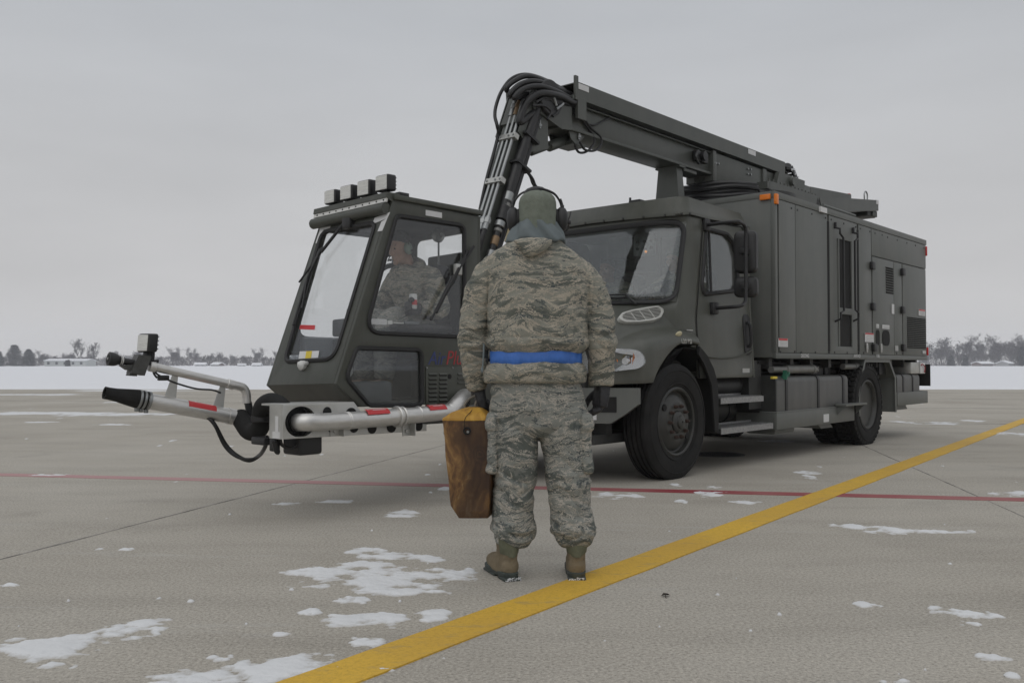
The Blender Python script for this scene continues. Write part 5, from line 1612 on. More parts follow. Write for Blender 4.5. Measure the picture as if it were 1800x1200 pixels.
m.tube(P_([(1008, 200), (1026, 214), (1044, 220), (1062, 212), (1074, 206)], .14), .010, 8, 6); m.build('cable_loops', 'hose', TRK)
# hoses over the knuckle
hz = [[(1010, 176), (980, 162), (950, 152), (922, 156), (904, 172), (896, 192)], [(1010, 170), (975, 154), (940, 143), (912, 150), (896, 168), (890, 190)], [(1005, 166), (965, 146), (930, 134), (905, 142), (890, 158), (884, 186)],
      [(1008, 180), (985, 170), (955, 164), (934, 172), (920, 192), (914, 215)], [(1000, 163), (960, 141), (926, 131), (900, 138), (882, 160), (872, 186), (870, 205), (874, 222)], [(1010, 186), (980, 178), (958, 176), (944, 190), (934, 214), (928, 240)]]
ys_h = [.16, .12, .06, .17, -.04, .15]; rh = [.026, .025, .024, .034, .016, .018]
for l, y, r_ in zip(hz, ys_h, rh):
    _k = rh.index(r_); _st = [S(a, b, 1, y + .04 * math.sin(i)) for i, (a, b) in enumerate(l)]; _in = [Vector((TX1 - .25, max(-.15, min(.15, y)), min(max(_st[0].z, TZ0 + .04), TZ1 - .04)))]; _en = {0: [arm(.03, .125, .10), arm(.11, .128, .10)], 1: [arm(.03, .13, .045), arm(.11, .128, .045)], 2: [arm(.03, .13, -.01), arm(.11, .128, -.01)], 3: [arm(.16, .0, .135), arm(.3, .0, .135)], 4: [arm(.5, .16, -.06), arm(.9, .13, -.07), arm(1.2, .08, -.09)], 5: [arm(.3, -.085, .12), arm(.5, -.08, .12)]}[_k]
    m = MB(); m.tube(_in + (_st[:-1] if _k < 3 else _st) + _en, r_, 12, 8); m.build('hose', 'hose', armo)
m = MB()
for l, y in (([(942, 180), (958, 172), (972, 180), (980, 195), (972, 205)], .20), ([(936, 186), (955, 186), (968, 196), (962, 210)], .2), ([(940, 160), (955, 168), (975, 176), (985, 190)], .2)):
    m.tube(P_(l, y), .011, 8, 6)
m.build('thin_cables', 'hose', armo)
m = MB()
for l in ([(972, 168), (976, 178), (978, 186)], [(978, 192), (986, 186), (990, 182)]): m.tube(P_(l, .21), .013, 8, 4)
m.build('elbow_fittings', 'steel', armo)
# three steel lines clamped down the arm
for k, (off, y) in enumerate(((.128, .10), (.128, .045), (.128, -.01))):
    m = MB(); m.tube([arm(.17, off, y), arm(AL * .70, off + .0, y)], .0155, 10); ln = m.build('hydraulic_line', 'steel', armo)
    m = MB(); a0 = .10 - .0 * k
    m.cyl(arm(a0, off, y), arm(a0 + .16, off, y), .024, .024, 10); m.cyl(arm(a0 + .03, off, y), arm(a0 + .08, off, y), .030, .030, 6); m.build('fitting', 'steel' if k != 1 else 'brass', ln)
    m = MB(); m.cyl(arm(AL * .70, off, y), arm(AL * .70 + .12, off, y), .026, .026, 10); m.cyl(arm(AL * .70 + .02, off, y), arm(AL * .70 + .06, off, y), .032, .032, 6); m.build('fitting', 'steel', ln)
    m = MB(); m.tube([arm(AL * .70 + .12, off, y), arm(AL * .70 + .22, off + .0, y), arm(AL * .70 + .36, off - .02, y - .02)], .022, 10, 6); m.build('hose', 'hose', ln)
for s_ in (.50, .96):
    m = MB(); m.rings([[arm(s_ + ds, f, y) for f, y in ((.098, -.05), (.155, -.05), (.155, .145), (.098, .145))] for ds in (-.025, .025)]); cb = m.build('clamp_block', 'alu_flat', armo, 20)
    m = MB()
    for y in (-.03, .07, .125): m.cyl(arm(s_, .155, y), arm(s_, .163, y), .010, .010, 8)
    m.build('clamp_bolts', 'steel', cb)
# heavy hose on the near side of the arm with its couplings
m = MB(); m.tube([arm(.10, -.02, .13), arm(.5, .0, .135), arm(1.0, .01, .135), arm(1.18, .01, .135)], .048, 14, 6); m.tube([arm(1.1, .01, .138), arm(1.75, .01, .138), arm(1.9, -.02, .12)], .030, 12, 4); m.tube([arm(.15, -.09, .12), arm(.6, -.08, .12), arm(1.2, -.07, .12), arm(1.7, -.05, .12)], .03, 10, 6)
m.tube([arm(.2, -.11, .06), arm(.8, -.11, .06), arm(1.3, -.10, .10), arm(1.75, -.06, .12)], .026, 10, 6); m.tube([arm(.62, -.12, 0), S(925, 300, 1, 0), S(935, 318, 1, 0), S(936, 350, 1, 0), arm(1.5, -.09, 0), arm(1.65, -.06, 0)], .014, 8, 6); m.tube([arm(.66, -.12, .04), S(928, 304, 1, .04), S(939, 322, 1, .04), S(940, 350, 1, .04), arm(1.5, -.09, .04), arm(1.65, -.06, .04)], .014, 8, 6)
hv = m.build('heavy_hose', 'hose', armo)
for (s0, s1, mk, r_) in ((1.02, 1.11, 'steel', .047), (1.125, 1.165, 'alu_dim', .044), (1.17, 1.30, 'hose', .050), (1.31, 1.37, 'steel', .046), (1.385, 1.42, 'alu_dim', .038), (1.46, 1.55, 'brass', .035), (1.60, 1.68, 'steel', .038)):
    m = MB(); m.cyl(arm(s0, .01, .14), arm(s1, .01, .14), r_, r_, 16, .006); m.build('coupling', mk, hv)
m = MB(); m.rings([[arm(s, f, .19) + Vector((0, d, 0)) for f, d in ((-.085, 0), (-.05, 0), (-.05, .02), (-.085, .02))] for s in (1.27, 1.48)]); m.build('tag_plate', 'tan', hv, 0)
m = MB(); m.rings([[arm(s, f, .17) + Vector((0, d, 0)) for f, d in ((-.10, 0), (-.03, 0), (-.03, .03), (-.10, .03))] for s in (1.20, 1.28)]); m.build('bracket', 'alu_flat', hv, 0)
for s_ in (.42, .72): m = MB(); m.rings([[arm(s_ + ds, f, y) for f, y in ((-.13, .08), (.07, .08), (.07, .19), (-.13, .19))] for ds in (-.012, .012)]); m.build('hose_strap', 'black', hv, 20)

# ---- operator cabin
CY0, CY1 = -.45, .40
KR = .030
cabx = lambda v: (v.x, v.y, v.z + KR * (v.y - CY1))
def C2(px, py): q = S(px, py, 1, CY1); return (q.x, q.z)
RF, RR, CR = C2(691, 350), C2(840, 380), C2(591, 674)
BFp = C2(633, 715)
BRr = (1.70, BFp[1] - .01)
RRx = 1.70
side = [RF, (RRx, RR[1]), BRr, BFp, CR]
up_win = rnd2([C2(697, 379), C2(816, 396.5), C2(816.5, 592), C2(642, 584)], [.06, .06, .03, .10], 5)
lo_win = rnd2([C2(627, 611.5), C2(741, 615), C2(742.5, 712), C2(649, 712), C2(608.5, 664)], [.05, .05, .05, .07, .07], 5)
gfrac = .92
def inset(l, k):
    c = sum((Vector(p) for p in l), Vector((0, 0))) / len(l)
    out = []
    for p in l:
        d = Vector(p) - c; out.append(tuple(c + d * (1 - k / max(d.length, .01))))
    return out
tx = 0.030
shell = MB(cabx)
for sg, y in ((1, CY1), (-1, CY0)):
    shell.plate(side, [up_win, lo_win], tx, (lambda yy, s_: (lambda u, v, w: (u, yy - s_ * tx / 2 + w, v)))(y, sg), .005)
# front panel
fP0 = Vector((RF[0], 0, RF[1])); fP1 = Vector((CR[0], 0, CR[1]))
fu = (fP1 - fP0).normalized(); fl = (fP1 - fP0).length; fn_ = Vector((-fu.z, 0, fu.x))
if fn_.x < 0: fn_ = -fn_
def FP(px, py):
    r = tdir(ray(px, py))
    nn = Vector((fn_.x, -KR * fn_.z, fn_.z))
    P0 = Vector((fP0.x, CY1, fP0.z))
    P = TCAM + r * ((P0 - TCAM).dot(nn) / r.dot(nn))
    P.z -= KR * (P.y - CY1)
    return (P.y, (P - fP0).dot(fu))
fmap = lambda off: (lambda u, v, w: fP0 + fu * v + Vector((0, u, 0)) + fn_ * (off + w))
wsw = [FP(566, 408), FP(661, 391), FP(588, 631), FP(500, 636)]
wL = min(wsw[0][0], wsw[3][0]) ; wR = (wsw[1][0] + wsw[2][0]) / 2
fwin = rnd2([(max(wsw[0][0], CY0 + .06), wsw[0][1]), (wsw[1][0], wsw[1][1]), (wsw[2][0], wsw[2][1]), (max(wsw[3][0], CY0 + .06), wsw[3][1])], [.07, .07, .11, .08], 5)
shell.plate([(CY0 + .001, 0), (CY1 - tx - .001, 0), (CY1 - tx - .001, fl), (CY0 + tx + .001, fl)], [fwin], tx, fmap(-tx / 2), .004)
# chin, floor, roof, back wall
shell.prism([(CR[0], CY0 + .031, CR[1]), (BFp[0], CY0 + .031, BFp[1]), (BFp[0] - .04, CY0 + .031, BFp[1] + .02), (CR[0] - .05, CY0 + .031, CR[1])], (0, CY1 - CY0 - .062, 0))
shell.box(1.70, BFp[0] - .01, CY0 + .031, CY1 - .031, BFp[1], BFp[1] + .03)
shell.box(1.66, RF[0] - .0, CY0 - .02, CY1 + .022, RF[1] - .005, RF[1] + .035, .008)
bw_ = rnd2([(CY0 + .10, 1.60), (CY1 - .10, 1.60), (CY1 - .10, 2.10), (CY0 + .10, 2.10)], .06, 4)
shell.plate([(CY0 + .001, BRr[1]), (CY1 - .001, BRr[1]), (CY1 - .001, RR[1]), (CY0 + .001, RR[1])], [bw_], tx, lambda u, v, w: (1.685 + w, u, v), .004)
cabin = shell.build('operator_cabin', 'cabin', TRK, 30)
def cbuild(m, name, mk, parent=cabin, sm=35): m.xf = cabx; return m.build(name, mk, parent, sm)
def side_gasket(l, y, r=.017):
    m = MB(); m.tube([(u, y, v) for u, v in l], r, 6, closed=True); return m
for y, sg in ((CY1, 1), (CY0, -1)):
    for l, gm, nm in ((up_win, 'glass_op', 'side_window'), (lo_win, 'glass_dim', 'lower_window')):
        m = MB(); m.plate(l, [], .006, (lambda yy, s_: (lambda u, v, w: (u, yy - s_ * .012 + w, v)))(y, sg)); gl = cbuild(m, nm, gm, cabin, 0)
        cbuild(side_gasket(l, y + sg * .001), 'window_seal', 'gasket', gl)
m = MB(); m.plate(fwin, [], .006, fmap(-.012)); fw_ = cbuild(m, 'windscreen', 'glass_op', cabin, 0)
m = MB(); m.tube([fmap(.001)(u, v, 0) for u, v in fwin], .017, 6, closed=True); cbuild(m, 'windscreen_seal', 'gasket', fw_)
m = MB(); m.plate(bw_, [], .006, lambda u, v, w: (1.685 + w, u, v)); rwin = cbuild(m, 'rear_window', 'glass_op', cabin, 0)
# visor lip with the pale strip across the brow
m = MB(); m.prism([(RF[0] - .10, 0, RF[1] + .035), (RF[0] + .075, 0, RF[1] + .030), (RF[0] + .085, 0, RF[1] - .015), (RF[0] + .0, 0, RF[1] - .03)], (0, 0.001, 0)) if False else None
m.prism([(RF[0] - .10, CY0 - .03, RF[1] + .050), (RF[0] + .06, CY0 - .03, RF[1] + .045), (RF[0] + .068, CY0 - .03, RF[1] + .005), (RF[0] + .005, CY0 - .03, RF[1] - .02)], (0, CY1 - CY0 + .03, 0))
vis = cbuild(m, 'visor', 'cabin', cabin, 20)
p0 = Vector((RF[0] + .064, 0, RF[1] + .003))
m = MB(); m.prism([(p0.x - .004, CY0 - .028, p0.z + .003), (p0.x + .004, CY0 - .028, p0.z - .030), (p0.x - .01, CY0 - .028, p0.z - .032), (p0.x - .018, CY0 - .028, p0.z)], (0, CY1 - CY0 + .026, 0)); st_ = cbuild(m, 'brow_strip', 'pvc', vis, 0)
m = MB()
for i in range(11): y = CY0 + .02 + i * .08; m.cyl((p0.x - .002, y, p0.z - .014), (p0.x + .006, y, p0.z - .016), .006, .005, 6)
cbuild(m, 'rivets', 'black', st_)
m = MB(); m.tube([(p0.x - .005, CY0 - .04, p0.z - .075), (p0.x - .005, CY1 - .01, p0.z - .075)], .042, 12); cbuild(m, 'rolled_blind', 'cabin', vis)
# reflective corner tape
m = MB()
for l in ([(659, 383), (686, 373), (681, 384), (655, 394)], [(671, 390), (681, 384), (672, 406), (664, 407)]): m.prism([fmap(.0)(u, v, 0) for u, v in (FP(*q) for q in l)], fn_ * .003)
cbuild(m, 'reflective_tape', 'white', cabin, 0)
m = MB()
for l in ([(562, 399), (583, 393), (580, 401), (562, 406)], [(562, 406), (569, 404), (560, 426), (555, 428)]): m.prism([fmap(.0)(max(u, CY0 + .01), v, 0) for u, v in (FP(*q) for q in l)], fn_ * .003)
cbuild(m, 'reflective_tape', 'white', cabin, 0)
m = MB(); a, b = C2(748, 369), C2(776.5, 383.5); m.box(b[0], a[0], CY1, CY1 + .003, min(a[1], b[1]), max(a[1], b[1]) + .0, 0); cbuild(m, 'reflective_tape', 'white', cabin, 0)
# work lamps on the roof edge
def lamp(parent, base_p, fwd, up, w, h, d, name='work_light', xf=None):
    fwd, up = fwd.normalized(), up.normalized(); sd = up.cross(fwd)
    mt = Matrix((( fwd.x, sd.x, up.x, base_p.x), (fwd.y, sd.y, up.y, base_p.y), (fwd.z, sd.z, up.z, base_p.z), (0, 0, 0, 1)))
    m = MB(xf); m.box(-d, 0, -w / 2, w / 2, 0, h, .014, mt, 3); m.box(-d * .75, -d * .25, -.02, .02, -.075, .01, .005, mt); m.box(-d * .9, -d * .1, -w * .25, w * .25, -.085, -.07, .004, mt)
    for i in range(4): m.box(-d - .008, -d + .002, -w * .42, w * .42, h * (.15 + .22 * i), h * (.21 + .22 * i), 0, mt)
    o = m.build(name, 'black', parent, 40)
    m = MB(xf); m.box(.0, .005, -w * .43, w * .43, h * .07, h * .93, .002, mt); ln = m.build('lens', 'lens', o, 0)
    m = MB(xf)
    for i in range(7): m.box(.005, .0058, -w * .42, w * .42, h * (.12 + .115 * i), h * (.145 + .115 * i), 0, mt)
    m.build('lens_ribs', 'lens', ln, 0)
    return o
for (l, r_, t_, b_) in ((569.3, 589, 332, 357), (597, 618.5, 323.5, 350), (627, 649.5, 314.5, 343), (659, 682, 305, 334)):
    X = 2.60
    a, b = S(l, (t_ + b_) / 2 + 3, 0, X), S(r_, (t_ + b_) / 2, 0, X); tt, bb = S(r_ - 2, t_, 0, X), S(r_ - 2, b_, 0, X)
    lamp(cabin, Vector((X, (a.y + b.y) / 2, bb.z)), Vector((1, -.03, 0)), Vector((0, 0.0, 1)), abs(b.y - a.y), tt.z - bb.z, .085)
m = MB(); a = C2(700, 347); m.box(RF[0] - .16, RF[0] - .06, CY1 - .08, CY1 - .0, RF[1] + .03, RF[1] + .065, .006); cbuild(m, 'roof_block', 'black', cabin)
# wipers
m = MB(); Fm = fmap(.03); w_ = lambda px, py, o=.03: fmap(o)(FP(px, py)[0], FP(px, py)[1], 0)
m.tube([w_(615, 389), w_(570, 446)], .013, 8); m.tube([w_(570, 446), w_(531, 499)], .008, 8); m.tube([w_(568, 441), w_(543, 500), w_(521, 574)], .011, 8); m.tube([w_(572, 440, .04), w_(548, 492, .045), w_(538, 545, .04)], .006, 8)
m.tube([w_(558, 468), w_(549, 500), w_(538, 540), w_(535, 538), w_(524, 572)], .004, 6)
wp = cbuild(m, 'wiper', 'black', fw_)
m = MB(); q = w_(617, 391, .025); m.box(q.x - .04, q.x + .03, q.y - .05, q.y + .05, q.z - .06, q.z + .03, .012); cbuild(m, 'wiper_motor', 'black', wp)
m = MB(); sw = lambda px, py, o=.03: (lambda q: Vector((q.x, q.y, q.z)))(S(px, py, 1, CY1 + o))
m.tube([sw(833, 433), sw(803, 478), sw(797, 497)], .011, 8); m.tube([sw(822, 440), sw(800, 490), sw(757, 562)], .009, 8); m.tube([sw(797, 488), sw(784, 512), sw(766, 549)], .016, 8); m.tube([sw(806, 470, .045), sw(786, 510, .045), sw(772, 535, .04)], .006, 6)
wp = m.build('wiper', 'black', cabin)
m = MB(); q = sw(806, 472, .02); m.box(q.x - .03, q.x + .04, q.y - .02, q.y + .015, q.z - .05, q.z + .035, .006); m.build('wiper_bracket', 'alu_flat', wp)
m = MB(); q = w_(534.6, 643, .01); m.lathe(q, [(.035, -.01), (.035, .02), (.02, .035), (.004, .038)], 16, 0, True); m.box(q.x - .02, q.x + .02, q.y - .05, q.y + .05, q.z - .0, q.z + .03, .01); cbuild(m, 'marker_lamp', 'pvc', cabin)
# service hatch with louvres, lettering, warning stickers
def sb(px0, py0, px1, py1, t0, t1, name, mk, parent, bev=0.0):
    a, b = C2(px0, py0), C2(px1, py1)
    m = MB(); m.box(min(a[0], b[0]), max(a[0], b[0]), CY1 + t0, CY1 + t1, min(a[1], b[1]), max(a[1], b[1]), bev); return m.build(name, mk, parent, 30)
hatch = sb(747.5, 645, 838, 711, .0, .008, 'louvre_hatch', 'cabin', cabin, .002)
for c_, (u0, u1) in enumerate(((752, 766), (770.5, 784), (803, 818))):
    m = MB()
    for r_ in range(8):
        py = 655 + r_ * 7.6
        if c_ == 2 and r_ > 2: continue
        a, b = C2(u0, py), C2(u1, py + 3)
        m.prism([(a[0], CY1 + .008, a[1]), (a[0], CY1 + .020, a[1] - .014), (a[0], CY1 + .008, a[1] - .016)], (b[0] - a[0], 0, 0))
    m.build('louvres', 'cabin', hatch, 0)
m = MB()
for r_ in range(8):
    for (u0, u1) in ((752, 766), (770.5, 784)):
        a, b = C2(u0, 655 + r_ * 7.6 + 4.0), C2(u1, 655); m.box(b[0], a[0], CY1 + .008, CY1 + .0095, a[1] - .008, a[1])
m.build('louvre_slots', 'void', hatch, 0)
for px_, py_, r_ in ((789, 661.5, .020), (812, 703, .085)):
    p = C2(px_, py_); m = MB(); m.cyl((p[0], CY1 + .004, p[1]), (p[0], CY1 + .0105, p[1]), r_, r_, 28); m.build('hatch_hole', 'void', hatch, 30)
m = MB()
for px_, py_ in ((748.5, 646), (794, 646), (836, 647)):
    p = C2(px_, py_); m.cyl((p[0], CY1 + .006, p[1]), (p[0], CY1 + .014, p[1]), .008, .007, 10)
m.build('screws', 'steel', hatch)
q = C2(752, 640.5)
tw = MB(); tw.text('Air', .145, lambda u, v, w: (q[0] - u, CY1 + .002 + w, q[1] + v), .001, .25, .95); o_ = tw.build('lettering', 'text_blue', cabin, 0)
wA = max(-(v.co.x - q[0]) for v in o_.data.vertices)
tw = MB(); tw.text('Plus', .155, lambda u, v, w: (q[0] - wA + .006 - u, CY1 + .002 + w, q[1] + v), .001, .25, .95); tw.build('lettering', 'text_red', cabin, 0)
m = MB(); m.plate(rnd2([(CY0 + .2, .02), (CY0 + .42, .02), (CY0 + .42, .12), (CY0 + .2, .12)], .0), [], .002, lambda u, v, w: fmap(-.003)(u, fl * .90 + v - .16, w)) if False else None
a, b, c_, d_ = FP(526, 617), FP(560, 616), FP(558, 629), FP(524, 630)
m.prism([fmap(-.006)(u, v, 0) for u, v in (a, b, c_, d_)], fn_ * .002); lb = cbuild(m, 'screen_label', 'white', fw_, 0)
m = MB(); a, b, c_, d_ = FP(538, 617), FP(548, 616.5), FP(546, 629.5), FP(536, 630); m.prism([fmap(-.003)(u, v, 0) for u, v in (a, b, c_, d_)], fn_ * .002); cbuild(m, 'yellow_patch', 'yellow', lb, 0)
m = MB(); a, b, c_, d_ = FP(527, 570.5), FP(553, 571), FP(552, 579), FP(525.5, 578); m.prism([fmap(-.006)(u, v, 0) for u, v in (a, b, c_, d_)], fn_ * .002); cbuild(m, 'red_label', 'red', fw_, 0)
# cabin interior
m = MB(); m.box(1.80, 2.0, -.25, .21, 1.20, 1.83, .05); m.box(1.86, 2.36, -.27, .23, 1.06, 1.20, .05); m.box(1.9, 2.2, -.2, .16, .76, 1.06, .03); seat_ = cbuild(m, 'operator_seat', 'seat', cabin)
m = MB(); a, b = C2(654, 559), C2(816, 588); m.box(b[0], a[0] - .05, .24, .36, b[1] - .06, a[1] - .12, .01); cbuild(m, 'side_console', 'console', cabin)
m = MB(); m.box(1.9, 2.5, .22, .33, 1.27, 1.335, .03); cbuild(m, 'armrest', 'black', cabin)
for (l, t_, r_, b_, mk, nm) in ((651, 559.5, 680, 571, 'white', 'placard'), (682, 563, 690, 570, 'pvc', 'switch'), (692, 566, 710, 569, 'pvc', 'switch_row'), (712, 564, 737, 570, 'console', 'switch_plate')):
    a, b = S(l, t_, 1, .36), S(r_, b_, 1, .36); m = MB(); m.box(b.x, a.x, .34, .36, b.z, a.z, .002); m.build(nm, mk, cabin, 0)
m = MB(); m.cyl((2.93, -.36, .98), (2.93, .30, .98), .055, .055, 20, .01); cbuild(m, 'white_pipe', 'pvc', cabin)
m = MB(); m.box(2.55, 2.95, -.40, .35, .73, .90, .03); m.box(2.5, 2.86, -.40, -.30, .9, 1.25, .03); m.box(2.5, 2.53, -.4, .3, 1.22, 1.235); cbuild(m, 'dash_shelf', 'console', cabin)
p = S(604, 572, 1, .0); m = MB(); m.box(p.x - .05, p.x + .05, -.08, .06, p.z - .07, p.z + .06, .015); m.box(p.x - .03, p.x + .03, -.11, .02, p.z - .30, p.z - .08, .02); cbuild(m, 'camera_monitor', 'black', cabin)
m = MB()
for dz in (0, .10): m.tube([(1.72, -.36, 1.93 - dz * 1.1), (1.9, -.38, 1.98 - dz), (2.05, -.38, 1.93 - dz), (2.12, -.38, 1.80 - dz)], .022, 8, 6)
cbuild(m, 'cable_loom', 'hose', cabin)
m = MB(); m.box(1.72, 2.55, CY0 + .04, CY1 - .04, RF[1] - .10, RF[1] - .012, .03); cbuild(m, 'headliner', 'seat', cabin)
p = S(771, 412, 1, .1); m = MB(); m.lathe(p, [(.05, -.03), (.06, 0), (.05, .02), (.02, .025)], 20, 1, True); m.cyl((p.x, .1, p.z), (p.x, .1, p.z - .35), .008, .008, 8); cbuild(m, 'cabin_fan', 'steel', cabin)
m = MB(); m.box(1.50, 1.70, -.20, .20, .85, 1.95, .02); m.box(1.3, 1.55, -.14, .14, 1.45, 1.85, .02); m.box(1.2, 1.6, -.25, .25, .72, 1.0, .03); cbuild(m, 'cabin_mount', 'boom', cabin)

# ---- blower frame under the cabin, delivery pipe, nozzle
FY1 = .48; FY0 = .335
fx1 = S(497, 740, 1, FY1).x; fx0 = S(750, 757, 1, FY1).x
zt_, zb_ = S(497, 711, 1, FY1).z, S(497, 772, 1, FY1).z
zt2, zb2 = S(750, 745, 1, FY1).z, S(750, 757, 1, FY1).z
dg = S(622, 709, 1, FY1).x; dg2 = S(650, 735, 1, FY1).x
def fr_poly(): return [(fx1, zb_), (fx1, zt_), (dg, zt_ - .0), (dg2, zt2 + .03), (fx0, zt2 + .0), (fx0, zb2)]
holes = []
for px_, py_, r_ in ((575, 724, .035), (617, 729, .05), (584, 752, .035), (622, 750, .04), (654, 752, .04), (688, 749, .045), (736, 748, .038)):
    p = S(px_, py_, 1, FY1); holes.append([(p.x + r_ * math.cos(a), p.z + r_ * math.sin(a)) for a in [2 * math.pi * k / 18 for k in range(18)]])
pH = S(529, 741, 1, FY1)
holes.append([(pH.x + .120 * math.cos(a), pH.z + .100 * math.sin(a)) for a in [2 * math.pi * k / 32 for k in range(32)]])
m = MB(); m.plate(fr_poly(), holes[-1:] + holes[:0], .012, lambda u, v, w: (u, FY1 - .006 + w, v), .002)
m.box(fx1 - .012, fx1 - .0, FY0, FY1 - .012, zb_, zt_); m.box(dg, fx1 - .012, .22, FY1 - .012, zt_ - .012, zt_); m.box(fx0, fx1 - .012, FY0, FY1 - .012, zb_ - .0, zb_ + .01)
m.plate(fr_poly(), holes[-1:], .012, lambda u, v, w: (u, FY0 + w, v), .002)
bf = m.build('blower_frame', 'alu_flat', TRK, 25)
for hl_ in holes[:-1]:
    m = MB(); m.plate([(u, v) for u, v in hl_], [], .003, lambda u, v, w: (u, FY1 + .0015 + w, v)); m.build('lightening_hole', 'void', bf, 0)
m = MB(); m.plate([(pH.x + .112 * math.cos(a), pH.z + .093 * math.sin(a)) for a in [2 * math.pi * k / 32 for k in range(32)]], [], .004, lambda u, v, w: (u, FY1 - .05 + w, v)); m.build('swivel_bore', 'void', bf, 0)
m = MB(); m.lathe((pH.x, FY1 - .03, pH.z), [(.093, -.02), (.105, 0), (.093, .02), (.085, 0)], 32, 1, True); m.build('swivel_ring', 'black', bf)
m = MB()
for a, b, c_, d_ in ((484, 731, 489, 760), (479, 758, 492, 771)):
    q0, q1 = S(a, b, 0, fx1 + .001), S(c_, d_, 0, fx1 + .001); m.box(fx1, fx1 + .002, min(q0.y, q1.y), max(q0.y, q1.y), min(q0.z, q1.z), max(q0.z, q1.z))
m.build('end_label', 'white', bf, 0)
for px_ in (592, 718):
    m = MB(); p = S(px_, 755, 1, FY1 + .03); m.box(p.x - .035, p.x + .035, FY1, FY1 + .008, p.z - .045, p.z + .05); m.box(p.x - .045, p.x - .035, FY1, FY1 + .06, p.z - .045, p.z + .05); m.cyl((p.x, FY1 + .005, p.z - .01), (p.x, FY1 + .02, p.z - .01), .016, .014, 10)
    m.build('pipe_bracket', 'alu_flat', bf, 20)
PYY = FY1 + .075
pp = [S(816, 694, 1, CY1 - .02), S(806, 706, 1, PYY - .03), S(793, 720, 1, PYY), S(782, 724, 1, PYY), S(690, 733, 1, PYY), S(640, 737, 1, PYY), S(575, 741, 1, PYY), S(545, 742, 1, PYY - .005), S(530, 742, 1, PYY - .05), S(524, 742, 1, FY1 - .04), S(522, 742, 1, FY0 + .05)]
m = MB(); m.tube([tuple(v) for v in pp], .058, 20, 6); pipe = m.build('delivery_pipe', 'alu', TRK, 50)
def ringat(px_, py_, r_, w_, mk='alu', nm='pipe_collar'):
    a = S(px_, py_, 1, PYY); b = S(px_ - 20, py_ + 1.2, 1, PYY); d = (b - a).normalized()
    m = MB(); m.cyl(a - d * w_ / 2, a + d * w_ / 2, r_, r_, 28, .006); m.build(nm, mk, pipe)
ringat(698, 732, .076, .026); ringat(706, 731.5, .072, .016); ringat(608, 739, .0605, .012); ringat(612, 739, .0615, .02); ringat(735, 728, .0605, .018)
def pipe_sticker(px0, px1, py0, axpt):
    a, b = S(px0, axpt(px0), 1, PYY), S(px1, axpt(px1), 1, PYY); d = (b - a).normalized(); v0 = Vector((0, 1, 0)); v1 = d.cross(v0)
    if v1.z < 0: v1 = -v1
    rg = []
    for p in (a, b): rg.append([p + (v0 * math.cos(t) + v1 * math.sin(t)) * .0605 for t in [R(25 + 70 * k / 8) for k in range(9)]])
    m = MB()
    vs = [[m.bm.verts.new(q) for q in r_] for r_ in rg]
    for k in range(8): m.bm.faces.new((vs[0][k], vs[0][k + 1], vs[1][k + 1], vs[1][k]))
    st = m.build('warning_sticker', 'red', pipe, 60)
    m = MB()
    for th, u0, u1 in ((68, .08, .88), (58, .3, .9)):
        q = [a.lerp(b, u) + (v0 * math.cos(R(t)) + v1 * math.sin(R(t))) * .0612 for u, t in ((u0, th), (u1, th), (u1, th + 6), (u0, th + 6))]
        for s2 in range(9):
            f0, f1 = s2 / 9, (s2 + .72) / 9
            m._mesh([q[0].lerp(q[1], f0), q[0].lerp(q[1], f1), q[3].lerp(q[2], f1), q[3].lerp(q[2], f0)], [(0, 1, 2, 3)])
    m.build('print', 'white', st, 0)
axl = lambda px: 742 - (px - 545) * .076
pipe_sticker(639, 678, 0, axl); pipe_sticker(748, 778, 0, axl)
# lower black blocks and leads under the frame
m = MB(); a, b = S(527, 772, 1, .42), S(574, 797, 1, .42); m.box(b.x + .03, a.x - .0, .22, .42, b.z, a.z + .02, .02); m.build('proximity_pad', 'black', bf)
m = MB(); a = S(478, 778, 1, .22); m.box(a.x - .06, a.x + .06, .06, .22, a.z - .015, a.z + .035, .01); m.box(a.x + .0, a.x + .05, .26, .32, a.z - .05, a.z + .05, .01); m.build('sensor_block', 'black', bf)
m = MB(); m.tube([S(492, 772, 1, .34), S(496, 782, 1, .34), S(510, 787, 1, .36), S(522, 782, 1, .38)], .012, 8, 6); m.tube([S(482, 775, 1, .34), S(486, 792, 1, .34), S(490, 794, 1, .34)], .018, 8, 4); m.build('lead', 'hose', bf)
# chassis beam seen beyond the frame
m = MB(); m.box(1.75, 2.6, .1, .35, .56, .66, .01); m.build('cabin_subframe', 'paint_dark', cabin)
# swivel hose: black rubber S-bend from the frame to the nozzle tube
NB = at_depth(424, 735, 6.42); NB = tloc(NB)
th = R(41)
nd_w = Vector((-math.cos(th), -math.sin(th), 0)); nd = Vector((nd_w.dot(TF), nd_w.dot(TL), 0))
def nz_solve():
    best = None
    for i in range(400):
        s_ = .5 + i * .002
        Pw = at_depth(424, 735, 6.42) + nd_w * s_
        px = 900 + FPX * Pw.x / Pw.y
        if abs(px - 184) < .6: return s_
    return .95
LN = nz_solve()
tipw = at_depth(424, 735, 6.42) + nd_w * LN
zt = at_depth(184, 690, tipw.y).z
NT = NB + nd * LN; NT.z = zt
nx = (NT - NB).normalized(); L_n = (NT - NB).length
nup = (Vector((0, 0, 1)) - nx * nx.z).normalized(); nsd = nx.cross(nup)
def nz(s, u=0, v=0): return NB + nx * s + nup * u + nsd * v
m = MB(); m.tube([nz(-.02), nz(L_n * .72)], .0535, 24); noz = m.build('nozzle_tube', 'alu', TRK, 50)
m = MB(); m.cyl(nz(.0), nz(.10), .0565, .0565, 24, .003); m.cyl(nz(.095), nz(.105), .0585, .0585, 24); m.build('tube_collar', 'alu', noz)
